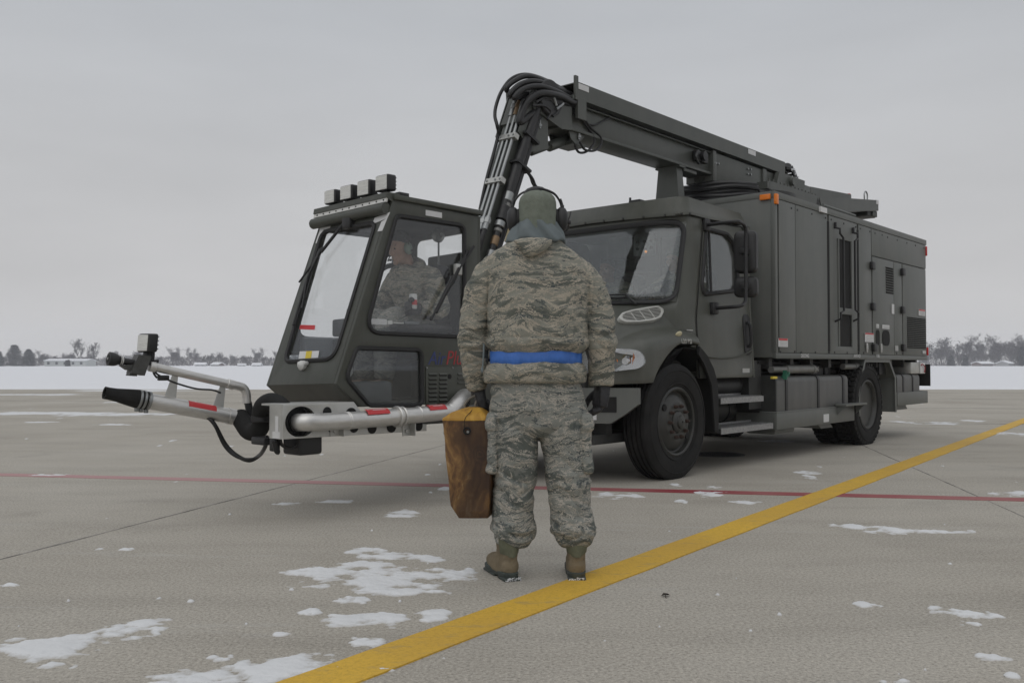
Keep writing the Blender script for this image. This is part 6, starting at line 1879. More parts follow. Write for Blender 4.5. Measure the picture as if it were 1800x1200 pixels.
m = MB(); prof = [(.715, .062), (.76, .063), (.80, .060), (.86, .052), (.92, .043), (.97, .040), (1.0, .041)]
rg = []
def circ(s, r_): return [nz(s) + nup * r_ * math.cos(2 * math.pi * k / 24) + nsd * r_ * math.sin(2 * math.pi * k / 24) for k in range(24)]
rg = [circ(L_n * s, r_) for s, r_ in prof] + [circ(L_n * .998, .030), circ(L_n * .93, .028), circ(L_n * .85, .02)]
m.rings(rg); m.build('rubber_nozzle', 'rubber', noz, 50)
m = MB()
for s_ in (.735, .765, .70): m.cyl(nz(L_n * s_ - .008), nz(L_n * s_ + .008), .0645, .0645, 24, .002); m.box(-.012, .012, -.012, .012, -.012, .012, .003, Matrix.Translation(nz(L_n * s_, -.07, .0)))
m.build('hose_clamp', 'steel', noz)
m = MB(); q = [nz(L_n * s_) + (nup * math.cos(t) - nsd * math.sin(t) * (1 if nsd.y < 0 else -1)) * .0545 for s_ in (.22, .43) for t in [R(15 + 60 * k / 6) for k in range(7)]]
vs = [m.bm.verts.new(v) for v in q]
for k in range(6): m.bm.faces.new((vs[k], vs[k + 1], vs[k + 8], vs[k + 7]))
m.build('warning_sticker', 'red', noz, 60)
# upper lance with camera and lamp
up0, up1 = S(400, 679, 1, NB.y), None
def lance(px, py):
    """point over the nozzle tube: sight line met with the upright plane through the tube"""
    r = tdir(ray(px, py)); n_ = nsd.copy(); n_.z = 0; n_.normalize()
    return TCAM + r * ((NB - TCAM).dot(n_) / r.dot(n_))
m = MB(); m.tube([lance(434, 708), lance(433, 692), lance(428, 682), lance(418, 678), lance(405, 675)], .031, 16, 6); m.tube([lance(406, 675.5), lance(268, 644)], .029, 18)
lan = m.build('lance_pipe', 'alu', noz, 50)
for qa, qb in (((411, 677), (399, 674)), ((274, 646), (262, 643))): m = MB(); m.cyl(lance(*qa), lance(*qb), .035, .035, 18, .003); m.build('pipe_collar', 'alu', lan)
for (xa, ya, xb, yb) in ((309, 656, 300, 697), (393, 675, 384, 714)):
    a, b = lance(xa, ya), lance(xb, yb); w0, w1 = Vector(nx) * .03, Vector(nx) * .055
    m = MB(); m.prism([a - w0 * .6, a + w0 * .6, b + w1 * .7, b - w1 * .7], nsd * .008); m.build('lance_bracket', 'alu_flat', noz, 20)
m = MB(); m.tube([lance(433, 700), lance(437, 712), lance(439, 730), lance(440, 745)], .027, 12, 6); m.build('feed_hose', 'hose', lan)
# deicing spray head
sh_a, sh_b = lance(232, 637), lance(190, 630)
m = MB(); d_ = (sh_b - sh_a); m.tube([sh_a + d_ * t for t in (-.2, .35, .36, .52, .53, .62, .75, .98, 1.0)], [.022, .022, .029, .029, .024, .036, .043, .046, .040], 20); sp = m.build('spray_head', 'black', lan)
m = MB(); m.cyl(sh_a + d_ * .40, sh_a + d_ * .44, .030, .030, 18); m.cyl(sh_a + d_ * .47, sh_a + d_ * .50, .030, .030, 18); m.build('band', 'pvc', sp)
m = MB(); m.cyl(sh_b + d_ * -.04, sh_b + d_ * .012, .028, .028, 16); m.build('orifice', 'void', sp); m = MB(); m.cyl(sh_b, sh_b + d_ * .03, .010, .008, 8); m.build('jet', 'steel', sp)
m = MB(); kb = [lance(a, b) for a, b in ((240, 623), (262, 626), (250, 660), (226, 655))]; m.prism([p - nsd * .05 for p in kb], nsd * .10); m.prism([p - nsd * .035 for p in (lance(226, 654), lance(238, 657), (lance(238, 661)), lance(224, 660))], nsd * .07); m.prism([p - nsd * .03 for p in (lance(210, 642), lance(236, 640), lance(236, 652), lance(222, 650))], nsd * .06)
M['grey_case'] = mat('dark_grey_casting', (0.055, 0.056, 0.053), 0.5, var=0.3, vscale=20)
cm = m.build('camera_housing', 'grey_case', lan, 25)
lf = Vector((1, .12, 0)).normalized()
base_l = lance(258, 619)
lamp(lan, base_l + nsd * .0 + lf * .035, lf, Vector((-.08, 0, 1)), .128, .125, .075)
m = MB(); m.tube([lance(267, 612), lance(268, 625), lance(264, 640)], .016, 8, 4); m.build('lamp_post', 'black', lan)
m = MB(); m.tube([lance(262, 632), lance(272, 634), lance(278, 634), lance(272, 645), lance(270, 655), (lance(276, 664))], .007, 8, 6); m.tube([lance(268, 640), lance(274, 655), lance(284, 662)], .007, 8, 6); m.tube([lance(290, 665), lance(312, 674), lance(345, 683), lance(372, 685), lance(388, 690)], .0065, 8, 6)
m.box(-.035, .035, -.02, .02, -.018, .018, .006, Matrix.Translation(lance(287, 664))); m.build('lamp_cable', 'hose', lan)
# S-bend
sb_ = [nz(.0), lance(437, 742), lance(448, 757)]
A = NB.copy(); D = S(470, 712, 1, .25)
_pb = [(419, 729.5), (427, 742), (438, 757), (452, 757), (460, 743), (459, 727), (464, 713), (477, 706.5), (491, 712), (500, 722)]
m = MB(); m.tube([tloc(at_depth(px_, py_, 6.42 - .045 * i)) for i, (px_, py_) in enumerate(_pb)], [.055] + [.064] * 62 + [.060] * 2, 22, 7); bend = m.build('rubber_bend', 'rubber', TRK, 60)
m = MB(); c1_ = tloc(at_depth(459.5, 735, 6.2)); m.cyl(c1_ - Vector((0, 0, .025)), c1_ + Vector((0, 0, .025)), .069, .069, 20, .008); m.build('cuff', 'black', bend)
# hanging cable loop
m = MB(); lp = [lance(366, 733), S(378, 747, 1, NB.y), S(396, 780, 1, NB.y), S(416, 800, 1, NB.y + .05), S(438, 809, 1, NB.y + .1), S(456, 800, 1, NB.y + .15), S(466, 785, 1, .1), S(471, 768, 1, .15)]
m.tube(lp, .0145, 8, 8); m.tube([p + Vector((.02, .02, .012 * math.sin(i * 2))) for i, p in enumerate(lp)], .010, 8, 8); m.build('hanging_cable', 'hose', noz)


# ------------------------------------------------------------------ people
def camo_mat(name, base_c, tan_c, dark_c, slate_c, k=1.0):
    """pixelated tiger-stripe cloth: wavy horizontal bands, tan fringes, thin slate strokes, woven bump"""
    m, nt, b = base(name)
    L = nt.links
    tc = nt.nodes.new('ShaderNodeTexCoord')
    # snap to small squares so that the stripes have a stepped edge
    sn = _n(nt, 'ShaderNodeVectorMath', operation='SNAP'); sn.inputs[1].default_value = (0.0034, 0.0034, 0.0034)
    L.new(tc.outputs['Object'], sn.inputs[0])
    wz = _n(nt, 'ShaderNodeTexNoise', Scale=5.5 * k, Detail=2.0)
    L.new(tc.outputs['Object'], wz.inputs['Vector'])
    sc_ = _n(nt, 'ShaderNodeVectorMath', operation='MULTIPLY_ADD'); sc_.inputs[1].default_value = (0.075, 0.075, 0.19)
    L.new(wz.outputs['Color'], sc_.inputs[0]); L.new(sn.outputs[0], sc_.inputs[2])
    def band(sc3, detail, rough, dist, off, rot=0.0):
        mp = nt.nodes.new('ShaderNodeMapping'); mp.inputs['Scale'].default_value = tuple(s * k for s in sc3); mp.inputs['Location'].default_value = off; mp.inputs['Rotation'].default_value = (0, rot, 0)
        L.new(sc_.outputs[0], mp.inputs[0])
        n = _n(nt, 'ShaderNodeTexNoise', Scale=1.0, Detail=detail, Roughness=rough, Distortion=dist)
        L.new(mp.outputs[0], n.inputs['Vector'])
        return n.outputs[0]
    v1 = band((5.0, 5.0, 19), 7, .62, .55, (0, 0, 0), R(-14))
    v2 = band((8, 8, 34), 6, .64, .8, (3.1, 1.7, 5.2), R(12))
    v3 = band((12, 12, 46), 5, .66, .9, (7.3, 4.4, 1.9), R(-18))
    mid = tuple((a + d) / 2 for a, d in zip(base_c, dark_c))
    r1 = ramp(nt, [(0, dark_c), (.40, mid), (.435, tan_c), (.455, base_c), (.535, tan_c), (.552, mid), (.592, dark_c)], 'CONSTANT')
    L.new(v1, r1.inputs[0])
    r2 = ramp(nt, [(0, 0.0), (.37, 1.0), (.395, 0.0), (.56, 1.0), (.60, 0.0)], 'CONSTANT'); L.new(v2, r2.inputs[0])
    r3 = ramp(nt, [(0, 0.0), (.36, 1.0), (.40, 0.0), (.63, 1.0), (.665, 0.0)], 'CONSTANT'); L.new(v3, r3.inputs[0])
    m1 = _n(nt, 'ShaderNodeMix', data_type='RGBA'); m1.inputs['B'].default_value = (*tan_c, 1)
    L.new(r2.outputs[0], m1.inputs['Factor']); L.new(r1.outputs[0], m1.inputs['A'])
    m2 = _n(nt, 'ShaderNodeMix', data_type='RGBA'); m2.inputs['B'].default_value = (*slate_c, 1)
    L.new(r3.outputs[0], m2.inputs['Factor']); L.new(m1.outputs['Result'], m2.inputs['A'])
    g = _n(nt, 'ShaderNodeTexNoise', Scale=420.0, Detail=2.0); L.new(tc.outputs['Object'], g.inputs['Vector'])
    rg_ = ramp(nt, [(.3, .82), (.7, 1.12)]); L.new(g.outputs[0], rg_.inputs[0])
    m3 = _n(nt, 'ShaderNodeMix', data_type='RGBA', blend_type='MULTIPLY'); m3.inputs['Factor'].default_value = 1
    L.new(m2.outputs['Result'], m3.inputs['A']); L.new(rg_.outputs[0], m3.inputs['B'])
    L.new(m3.outputs['Result'], b.inputs['Base Color'])
    b.inputs['Roughness'].default_value = .88; b.inputs['Specular IOR Level'].default_value = .2
    f = _n(nt, 'ShaderNodeTexNoise', Scale=26.0, Detail=5.0, Roughness=.6); L.new(tc.outputs['Object'], f.inputs['Vector'])
    bp = _n(nt, 'ShaderNodeBump', Strength=.35, Distance=.02); L.new(f.outputs[0], bp.inputs['Height'])
    bp2 = _n(nt, 'ShaderNodeBump', Strength=.25, Distance=.002); L.new(g.outputs[0], bp2.inputs['Height']); L.new(bp.outputs[0], bp2.inputs['Normal'])
    L.new(bp2.outputs[0], b.inputs['Normal'])
    return m
M['camo_jacket'] = camo_mat('camouflage_jacket_cloth', (.250, .248, .212), (.395, .355, .29), (.125, .132, .115), (.076, .090, .092), .70)
M['camo_trousers'] = camo_mat('camouflage_trouser_cloth', (.232, .24, .220), (.385, .36, .315), (.112, .123, .113), (.074, .087, .09), .72)
M['fleece'] = mat('olive_fleece', (.185, .205, .172), .95, var=.14, vscale=40, bump=.5, bscale=180, spec=.1)
M['lining'] = mat('grey_hood_lining', (.14, .165, .172), .7, var=.12, vscale=10, bump=.25, bscale=30, spec=.3)
M['glove'] = mat('black_glove', (.018, .018, .020), .6, var=.3, vscale=30, bump=.3, bscale=60)
M['skin'] = mat('skin', (.40, .25, .185), .55, var=.08, vscale=25, bump=.08, bscale=150)
M['hair'] = mat('dark_hair', (.012, .010, .010), .7, var=.3, vscale=80, bump=.5, bscale=200)
M['eye'] = mat('eye_dark', (.03, .02, .015), .15)
M['boot'] = mat('sage_suede_boot', (.19, .155, .105), .9, var=.22, vscale=14, bump=.35, bscale=120, spec=.15)
M['boot_cloth'] = mat('boot_shaft_cloth', (.13, .135, .095), .9, var=.12, vscale=60, bump=.2, bscale=200, spec=.1)
M['sole'] = mat('dark_green_sole', (.045, .055, .050), .7, var=.2, vscale=20)
M['belt'] = mat('blue_reflective_belt', (.05, .155, .50), .5, var=.2, vscale=14, bump=.9, bscale=34, spec=.4, stretch=(1, 1, .5))
M['ear_green'] = mat('pale_green_earcup', (.20, .26, .215), .4)
M['rope'] = mat('grey_rope', (.22, .20, .17), .9, var=.3, vscale=60, bump=.8, bscale=150)

def ell(m, c, r, rot=None, seg=20, rings=14):
    b = bmesh.new()
    bmesh.ops.create_uvsphere(b, u_segments=seg, v_segments=rings, radius=1.0)
    mt = Matrix.Translation(c) @ (rot.to_4x4() if rot else Matrix.Identity(4)) @ Matrix.Diagonal((*r, 1))
    m.merge(b, mt)
    return m
def fuse(name, mb, voxel, mkey, parent, it=3, disp=None, smooth=180):
    """union of overlapping closed pieces as ONE continuous skin (voxel remesh), relaxed, then creased by disp(co, normal)"""
    if mb.xf:
        for v in mb.bm.verts: v.co = Vector(mb.xf(v.co))
    bmesh.ops.recalc_face_normals(mb.bm, faces=mb.bm.faces[:])
    me = bpy.data.meshes.new('tmp'); mb.bm.to_mesh(me); mb.bm.free()
    o = bpy.data.objects.new('tmp', me); COL.objects.link(o)
    md = o.modifiers.new('r', 'REMESH'); md.mode = 'VOXEL'; md.voxel_size = voxel; md.adaptivity = 0
    dg = bpy.context.evaluated_depsgraph_get()
    me2 = bpy.data.meshes.new_from_object(o.evaluated_get(dg))
    bpy.data.objects.remove(o); bpy.data.meshes.remove(me)
    b = bmesh.new(); b.from_mesh(me2)
    for _ in range(it): bmesh.ops.smooth_vert(b, verts=b.verts[:], factor=.5, use_axis_x=True, use_axis_y=True, use_axis_z=True)
    if disp:
        b.normal_update()
        mv = [(v, v.co + v.normal * disp(v.co)) for v in b.verts]
        for v, c in mv: v.co = c
        bmesh.ops.smooth_vert(b, verts=b.verts[:], factor=.35, use_axis_x=True, use_axis_y=True, use_axis_z=True)
    b.to_mesh(me2); b.free()
    me2.name = name
    return link(name, me2, mkey, parent, smooth)
def fold_noise(co, sx_, sy_, sz_, seed):
    w = noise.noise(Vector((co.x * 6, co.y * 6, co.z * 6 + seed))) * .5
    n = noise.noise(Vector((co.x * sx_ + w, co.y * sy_ + w, co.z * sz_ + seed + w)))
    return (1 - 2 * abs(n))
def head_mesh(m, mtx, ears=True):
    def E(c, r): ell(m, (0, 0, 0), (1, 1, 1)) if False else None
    b = MB()
    ell(b, (0, -.012, .030), (.077, .098, .106)); ell(b, (0, .022, -.050), (.060, .068, .074)); ell(b, (0, .078, -.100), (.027, .020, .020)); ell(b, (0, .03, .0), (.066, .066, .09))
    b.tube([(0, .080, .030), (0, .098, -.002), (0, .110, -.026), (0, .098, -.036)], [.009, .0105, .0135, .012], 12)
    for s in (-1, 1):
        ell(b, (s * .013, .096, -.029), (.010, .011, .008)); ell(b, (s * .042, .060, -.020), (.026, .024, .022)); ell(b, (s * .028, .080, .034), (.026, .014, .010))
        if ears: ell(b, (s * .078, -.006, -.004), (.008, .020, .032))
    ell(b, (0, .086, -.058), (.024, .012, .008)); ell(b, (0, .085, -.071), (.022, .012, .009))
    b.cyl((0, -.02, -.03), (0, -.035, -.17), .056, .062, 20)
    bmesh.ops.transform(b.bm, matrix=mtx, verts=b.bm.verts[:])
    bb = b.bm; m.merge(bb)
def orient(fwd, up):
    f = Vector(fwd).normalized(); u = Vector(up); u = (u - f * u.dot(f)).normalized(); r = f.cross(u)
    return Matrix(((r.x, f.x, u.x, 0), (r.y, f.y, u.y, 0), (r.z, f.z, u.z, 0), (0, 0, 0, 1)))
def hand_mesh(m, mtx, curl, side, grow=0.0, thumb=0.5):
    """hand hanging along -Z, palm towards +X*side ... fingers of unequal length bent at three joints, thumb from the side of the palm"""
    b = MB()
    b.rings([[Vector((sx_ * w, y, z)) for sx_, y in ((-1, -d), (-.5, -d * 1.15), (.5, -d * 1.15), (1, -d), (1, d), (.5, d * 1.15), (-.5, d * 1.15), (-1, d))] for z, w, d in ((.035, .022 + grow, .030 + grow), (.0, .022 + grow, .034 + grow), (-.045, .020 + grow, .043 + grow), (-.088, .016 + grow, .043 + grow))])
    for i, (y, ln, r) in enumerate(((.033, .070, .0092), (.011, .080, .0095), (-.011, .074, .0092), (-.032, .058, .0084))):
        p = Vector((0, y, -.080)); a = 0.0; pts = [p + Vector((0, 0, .03)), p.copy()]
        for k, f in enumerate((.45, .32, .26)):
            a += curl * (1.0 + .12 * i) * (.75 if k == 0 else 1.0)
            p = p + Vector((side * math.sin(a), (y * .10), -math.cos(a))) * ln * f; pts.append(p.copy())
        b.tube(pts, [r + grow + .001, r + grow + .001, r + grow, r * .95 + grow, r * .8 + grow], 10)
        ell(b, pts[-1], (r * .8 + grow,) * 3, None, 10, 8); ell(b, pts[1], (r * 1.15 + grow,) * 3, None, 10, 8)
    t0 = Vector((side * .004, .034, -.022)); t1 = t0 + Vector((side * .018, .030, -.024)); t2 = t1 + Vector((side * (.012 + .02 * thumb), .012 - .012 * thumb, -.030)); t3 = t2 + Vector((side * (.006 + .012 * thumb), -.004 - .012 * thumb, -.024))
    b.tube([t0, t1, t2, t3], [.016 + grow, .0125 + grow, .0105 + grow, .009 + grow], 10); ell(b, t3, (.009 + grow,) * 3, None, 10, 8)
    bmesh.ops.transform(b.bm, matrix=mtx, verts=b.bm.verts[:]); m.merge(b.bm)

# ---- the marshaller with his back to the camera
PD = 4.24; PK = PD / FPX
MAR = empty('person', (0.145, PD, 0))
tag(MAR, 'person in camouflage and blue belt standing with back turned, holding a wooden block', 'person')
def MX(px): return (px - 900) * PK - .145
def MZ(py): return CAM_H - (py - HOR) * PK
def sring(cx, cy, z, hw, hd, n=36, pw=2.5, lean=0.0):
    r = []
    for k in range(n):
        a = 2 * math.pi * k / n; c, s = math.cos(a), math.sin(a)
        r.append(Vector((cx + hw * math.copysign(abs(c) ** (2 / pw), c), cy + hd * math.copysign(abs(s) ** (2 / pw), s), z + lean * s)))
    return r
BYC = .09
def torso_rows(rows):
    return [sring((MX(a) + MX(b)) / 2, BYC + dy, MZ(py), (MX(b) - MX(a)) / 2, hd) for py, a, b, hd, dy in rows]
# body (one skin: head, neck, trunk, arms, hands, legs, feet)
m = MB()
HC = Vector((MX(946), BYC + .01, MZ(383)))
head_mesh(m, Matrix.Translation(HC) @ Matrix.Rotation(R(-4), 4, 'X') @ Matrix.Scale(.95, 4))
m.rings(torso_rows([(400, 915, 978, .07, -.01), (425, 908, 978, .07, 0), (450, 888, 1000, .09, 0), (520, 872, 1015, .11, 0), (600, 876, 1010, .10, 0), (660, 876, 1014, .11, 0), (725, 880, 1016, .11, 0)]))
LEGL = [(905, 700, .085), (905, 780, .075), (903, 850, .055), (902, 900, .046), (899, 972, .030)]
LEGR = [(990, 700, .085), (996, 780, .075), (1003, 850, .055), (1008, 900, .046), (1014, 972, .030)]
for lg in (LEGL, LEGR): m.tube([(MX(a), BYC, MZ(b)) for a, b, r_ in lg], [r_ for *_, r_ in lg], 18)
ARML = [(874, 470, .042, 0), (848, 512, .044, .0), (834, 580, .042, .02), (836, 640, .036, .06), (838, 686, .028, .08)]
ARMR = [(1006, 470, .042, 0), (1038, 512, .044, 0), (1058, 585, .042, -.01), (1061, 640, .036, .02), (1061, 678, .028, .035)]
for ar in (ARML, ARMR): m.tube([(MX(a), BYC + dy, MZ(b)) for a, b, r_, dy in ar], [r_ for _, _, r_, _ in ar], 16)
for x, yaw_ in ((MX(897), R(22)), (MX(1014), R(-2))):
    mt = Matrix.Translation((x, .034, 0)) @ Matrix.Rotation(yaw_, 4, 'Z')
    b = MB(); b.tube([(0, .046, .14), (0, .055, .08), (0, .12, .06), (0, .19, .05)], [.030, .028, .026, .022], 14); bmesh.ops.transform(b.bm, matrix=mt, verts=b.bm.verts[:]); m.merge(b.bm)
HLm = Matrix.Translation((MX(839), BYC + .09, MZ(690))) @ Matrix.Rotation(R(-12), 4, 'Y') @ Matrix.Rotation(R(10), 4, 'Z')
HRm = Matrix.Translation((MX(1063), BYC + .035, MZ(683))) @ Matrix.Rotation(R(8), 4, 'Y') @ Matrix.Rotation(R(18), 4, 'Z')
hand_mesh(m, HLm, 1.05, 1, 0.0, 1.0); hand_mesh(m, HRm, .42, -1, 0.0, .1)
fuse('body', m, .007, 'skin', MAR, 2)
for s in (-1, 1):
    e = MB(); ell(e, HC + Vector((s * .031, .076, .015)), (.012, .012, .012)); e.build('eye', 'eye', MAR, 180)
# jacket
m = MB()
m.rings(torso_rows([(673, 852, 1031, .150, .0), (668, 850, 1033, .160, .0), (655, 850, 1034, .168, .0), (643, 856, 1028, .160, .0), (634, 865, 1020, .142, .0), (625, 866, 1019, .140, .0), (617, 862, 1026, .150, .0), (606, 856, 1034, .172, -.002), (585, 857, 1034, .172, .0), (540, 857, 1036, .168, .0), (500, 857, 1037, .162, .0), (470, 853, 1036, .152, .0), (455, 854, 1030, .138, .0), (446, 859, 1022, .128, .0), (438, 868, 1012, .118, .0), (430, 883, 998, .106, .0), (421, 893, 990, .096, .0), (412, 900, 988, .085, -.005), (404, 908, 982, .075, -.005)]))
SLL = [(880, 458, 16, 0), (865, 464, 20.5, 0), (856, 475, 23, 0), (849, 491, 24.3, 0), (842, 510, 24.5, .0), (836, 535, 24, .003), (833, 560, 24.5, .01), (831.5, 578, 25.5, .018), (832, 600, 26.5, .03), (832, 622, 25, .045), (833, 648, 23, .06), (835, 672, 19.5, .075), (837, 686, 17, .08)]
SLR = [(1000, 456, 16, 0), (1013, 463, 20.5, 0), (1023, 474, 23, 0), (1033, 490, 24, 0), (1042, 507, 24.3, 0), (1051, 528, 24.3, .0), (1055.5, 552, 24.5, .0), (1058, 575, 25.2, -.005), (1059, 596, 26.5, -.005), (1060, 622, 24, .01), (1061, 650, 22.5, .02), (1061, 670, 21.5, .03), (1061, 677, 21, .03)]
for sl in (SLL, SLR): m.tube([(MX(a), BYC + dy, MZ(b)) for a, b, r_, dy in sl], [r_ * PK for _, _, r_, _ in sl], 24)
EL, ER = Vector((MX(832), BYC, MZ(590))), Vector((MX(1059), BYC, MZ(590)))
AL_, AR_ = Vector((MX(858), BYC, MZ(500))), Vector((MX(1035), BYC, MZ(500)))
def jdisp(co):
    e = max(0, 1 - min((co - EL).length, (co - ER).length) / .17)
    a = max(0, 1 - min((co - AL_).length, (co - AR_).length) / .14)
    w = max(0, 1 - abs(co.z - MZ(600)) / .07) + max(0, 1 - abs(co.z - MZ(650)) / .05)
    arm_ = 1 if abs(co.x + .02) > .245 else 0
    d = .0035 * noise.noise(co * 8) + .0022 * fold_noise(co, 9, 9, 14, 2)
    d += .0165 * e * fold_noise(co, 6, 6, 17, 11) + .009 * a * fold_noise(co, 13, 8, 10, 5)
    d += .0075 * fold_noise(co + Vector((0, 0, .5 * abs(co.x))), 4.5, 4.5, 8, 41) * max(0, 1 - abs(co.z - MZ(545)) / .22)
    d += (.0075 * w * fold_noise(co, 15, 15, 16, 21) if not arm_ else .004 * fold_noise(co, 8, 8, 22, 31))
    cz = co + Vector((.3 * noise.noise(co * 3), 0, .35 * co.x * (1 if co.x > 0 else -1)))
    d -= .0065 * (1 - abs(noise.noise(Vector((cz.x * 5, cz.y * 5, cz.z * 10 + 3))))) ** 14 * (.45 + .9 * e + .6 * w)
    # drawn-in waist stitching and back seams
    z = co.z
    d -= .0035 * math.exp(-((z - MZ(593)) / .004) ** 2) if not arm_ else 0
    return d
jk = fuse('jacket', m, .0052, 'camo_jacket', MAR, 3, jdisp)
# hem, cuff and shoulder seams as stitched edges
def seam(pts, r_, nm='seam', mk='camo_jacket', par=None):
    s_ = MB(); s_.tube(pts, r_, 6, 5); return s_.build(nm, mk, par or jk)
M['seam'] = mat('dark_seam', (.06, .062, .055), .9)
# belt
m = MB()
rows = []
for z, o in ((MZ(640), .007), (MZ(639), .0115), (MZ(630), .0125), (MZ(619), .0115), (MZ(618), .007)):
    rg = sring((MX(865) + MX(1020)) / 2, BYC, z, (MX(1020) - MX(865)) / 2 + o, .142 + o, 72)
    rows.append([p + Vector((0, 0, .004 * math.sin(k * .35) + .0025 * math.sin(k * .9))) + (p - Vector((MX(942), BYC, p.z))).normalized() * (.003 * math.sin(k * .6 + z * 9)) for k, p in enumerate(rg)])
m.rings(rows + [[p * 1.0 + (Vector((MX(942), BYC, p.z)) - p).normalized() * .02 for p in r_] for r_ in (rows[-1], rows[0])], True)
m.build('belt', 'belt', MAR, 60)
# collar: folded grey hood lining, with the camouflage hood tip falling over the back
m = MB(); NC = Vector((MX(945), BYC, 0))
rr = []
for z, hw, hd, am in ((MZ(424), .150, .118, .006), (MZ(420), .152, .122, .010), (MZ(412), .142, .118, .014), (MZ(402), .124, .110, .014), (MZ(393), .106, .100, .011), (MZ(386), .098, .094, .008), (MZ(384), .090, .088, .004), (MZ(390), .08, .08, .0)):
    rg = sring(NC.x - .004, BYC, z, hw, hd, 64, 2.1)
    rr.append([p + Vector((0, 0, (.012 if p.y < BYC else .0) * 0)) + (p - Vector((NC.x, BYC, p.z))).normalized() * am * (math.sin(k * .62 + z * 34) * .8 + math.sin(k * 1.13 + 1 + z * 60) * .6 - abs(math.sin(k * .42 + z * 25)) * .9 + .5) + Vector((0, 0, .005 * math.sin(k * .41 + 2) + (.003 * math.sin(k * .9)))) for k, p in enumerate(rg)])
m.rings(rr)
_hl = m.build('hood_lining', 'lining', jk, 180); _md = _hl.modifiers.new('s', 'SUBSURF'); _md.levels = 1; _md.render_levels = 1
fp = [(903, 425), (915, 421), (935, 419.5), (955, 420), (970, 424), (969, 431), (960, 441), (948, 449), (935, 454), (926, 455), (919, 447), (911, 436)]
cx_ = Vector((MX(936), 0, MZ(432)))
m = MB()
def back_y(x, z): return BYC - .128 - .02 * (1 - ((x - NC.x) / .25) ** 2) + .20 * max(0, (z - MZ(440)))
def fl(k, off): return [Vector((cx_.x + (MX(a) - cx_.x) * k, back_y(MX(a), MZ(b)) - off, cx_.z + (MZ(b) - cx_.z) * k)) for a, b in fp]
m.rings([fl(.96, -.03), fl(1.0, .004), fl(.98, .014), fl(.80, .026), fl(.5, .032), fl(.2, .034)]); m.build('hood_flap', 'camo_jacket', jk, 60)
# trousers
m = MB()
m.rings(torso_rows([(655, 866, 1018, .125, .0), (690, 862, 1028, .132, .0), (720, 860, 1034, .134, .0), (750, 862, 1036, .118, .0), (768, 872, 1026, .08, .0)]))
TLL = [(903, 730, 40, 0), (904, 770, 42, 0), (906, 800, 40, .0), (905, 840, 36.5, 0), (903, 870, 35, .0), (901, 900, 35.5, 0), (902, 930, 36.5, -.005), (902, 946, 34.5, -.005), (901, 955, 30, -.0), (900, 962, 23, 0)]
TLR = [(990, 730, 42, 0), (992, 770, 43, 0), (997, 800, 40, 0), (1001, 840, 36.5, 0), (1002, 870, 35.5, 0), (1004, 900, 36, 0), (1009, 930, 37.5, -.005), (1012, 946, 35, -.005), (1012, 956, 30, 0), (1012, 964, 23, 0)]
for tl in (TLL, TLR): m.tube([(MX(a), BYC + dy, MZ(b)) for a, b, r_, dy in tl], [r_ * PK for _, _, r_, _ in tl], 26)
# cargo pockets
for pxc, s in ((866, -1), (1031, 1)):
    mt = Matrix.Translation((MX(pxc), BYC - .01, MZ(778))) @ Matrix.Rotation(R(-3 * s), 4, 'Y')
    m.box(-.022, .022, -.085, .10, -.14, .11, .018, mt); mt2 = Matrix.Translation((MX(pxc + 2 * s), BYC - .012, MZ(745))) @ Matrix.Rotation(R(-4 * s), 4, 'Y')
    m.box(-.024, .024, -.092, .105, -.03, .045, .010, mt2)
def tdisp(co):
    kn = max(0, 1 - abs(co.z - MZ(850)) / .16); cf = max(0, 1 - abs(co.z - MZ(935)) / .10); cr = max(0, 1 - abs(co.z - MZ(745)) / .10)
    d = .0035 * noise.noise(co * 9 + Vector((5, 0, 0))) + .0028 * fold_noise(co, 8, 8, 10, 7)
    d += .0145 * kn * fold_noise(co + Vector((0, 0, .35 * co.x)), 6, 6, 14, 3) + .0155 * cf * fold_noise(co + Vector((0, 0, .3 * co.x)), 9, 9, 20, 13) + .006 * cr * fold_noise(co, 12, 9, 10, 17)
    cz = co + Vector((.2 * noise.noise(co * 4), 0, .4 * co.x))
    d -= .007 * (1 - abs(noise.noise(Vector((cz.x * 6, cz.y * 6, cz.z * 9 + 8))))) ** 14 * (.5 + .8 * kn + .8 * cf)
    # centre back seam and outseams
    if co.z > MZ(745) and co.y < BYC: d -= .006 * math.exp(-((co.x - MX(948)) / .006) ** 2)
    return d
tr = fuse('trousers', m, .0052, 'camo_trousers', MAR, 3, tdisp)
for pts in ([(883, 728), (884, 760), (890, 790), (893, 815), (896, 830)], [(1004, 722), (1004, 750), (1006, 790), (1006, 818)], [(876, 868), (877, 900), (876, 935)], [(1037, 865), (1038, 900), (1036, 930)]):
    pass
# gloves
for mt, cu_, sd, th_ in ((HLm, 1.05, 1, 1.0), (HRm, .42, -1, .1)):
    m = MB(); hand_mesh(m, mt, cu_, sd, .0045, th_)
    b = MB(); b.tube([(0, 0, .075), (0, 0, .03), (0, 0, -.01)], [.038, .034, .036], 18); bmesh.ops.transform(b.bm, matrix=mt, verts=b.bm.verts[:]); m.merge(b.bm)
    fuse('glove', m, .0034, 'glove', MAR, 2, lambda co: .0012 * fold_noise(co, 30, 30, 30, 3))
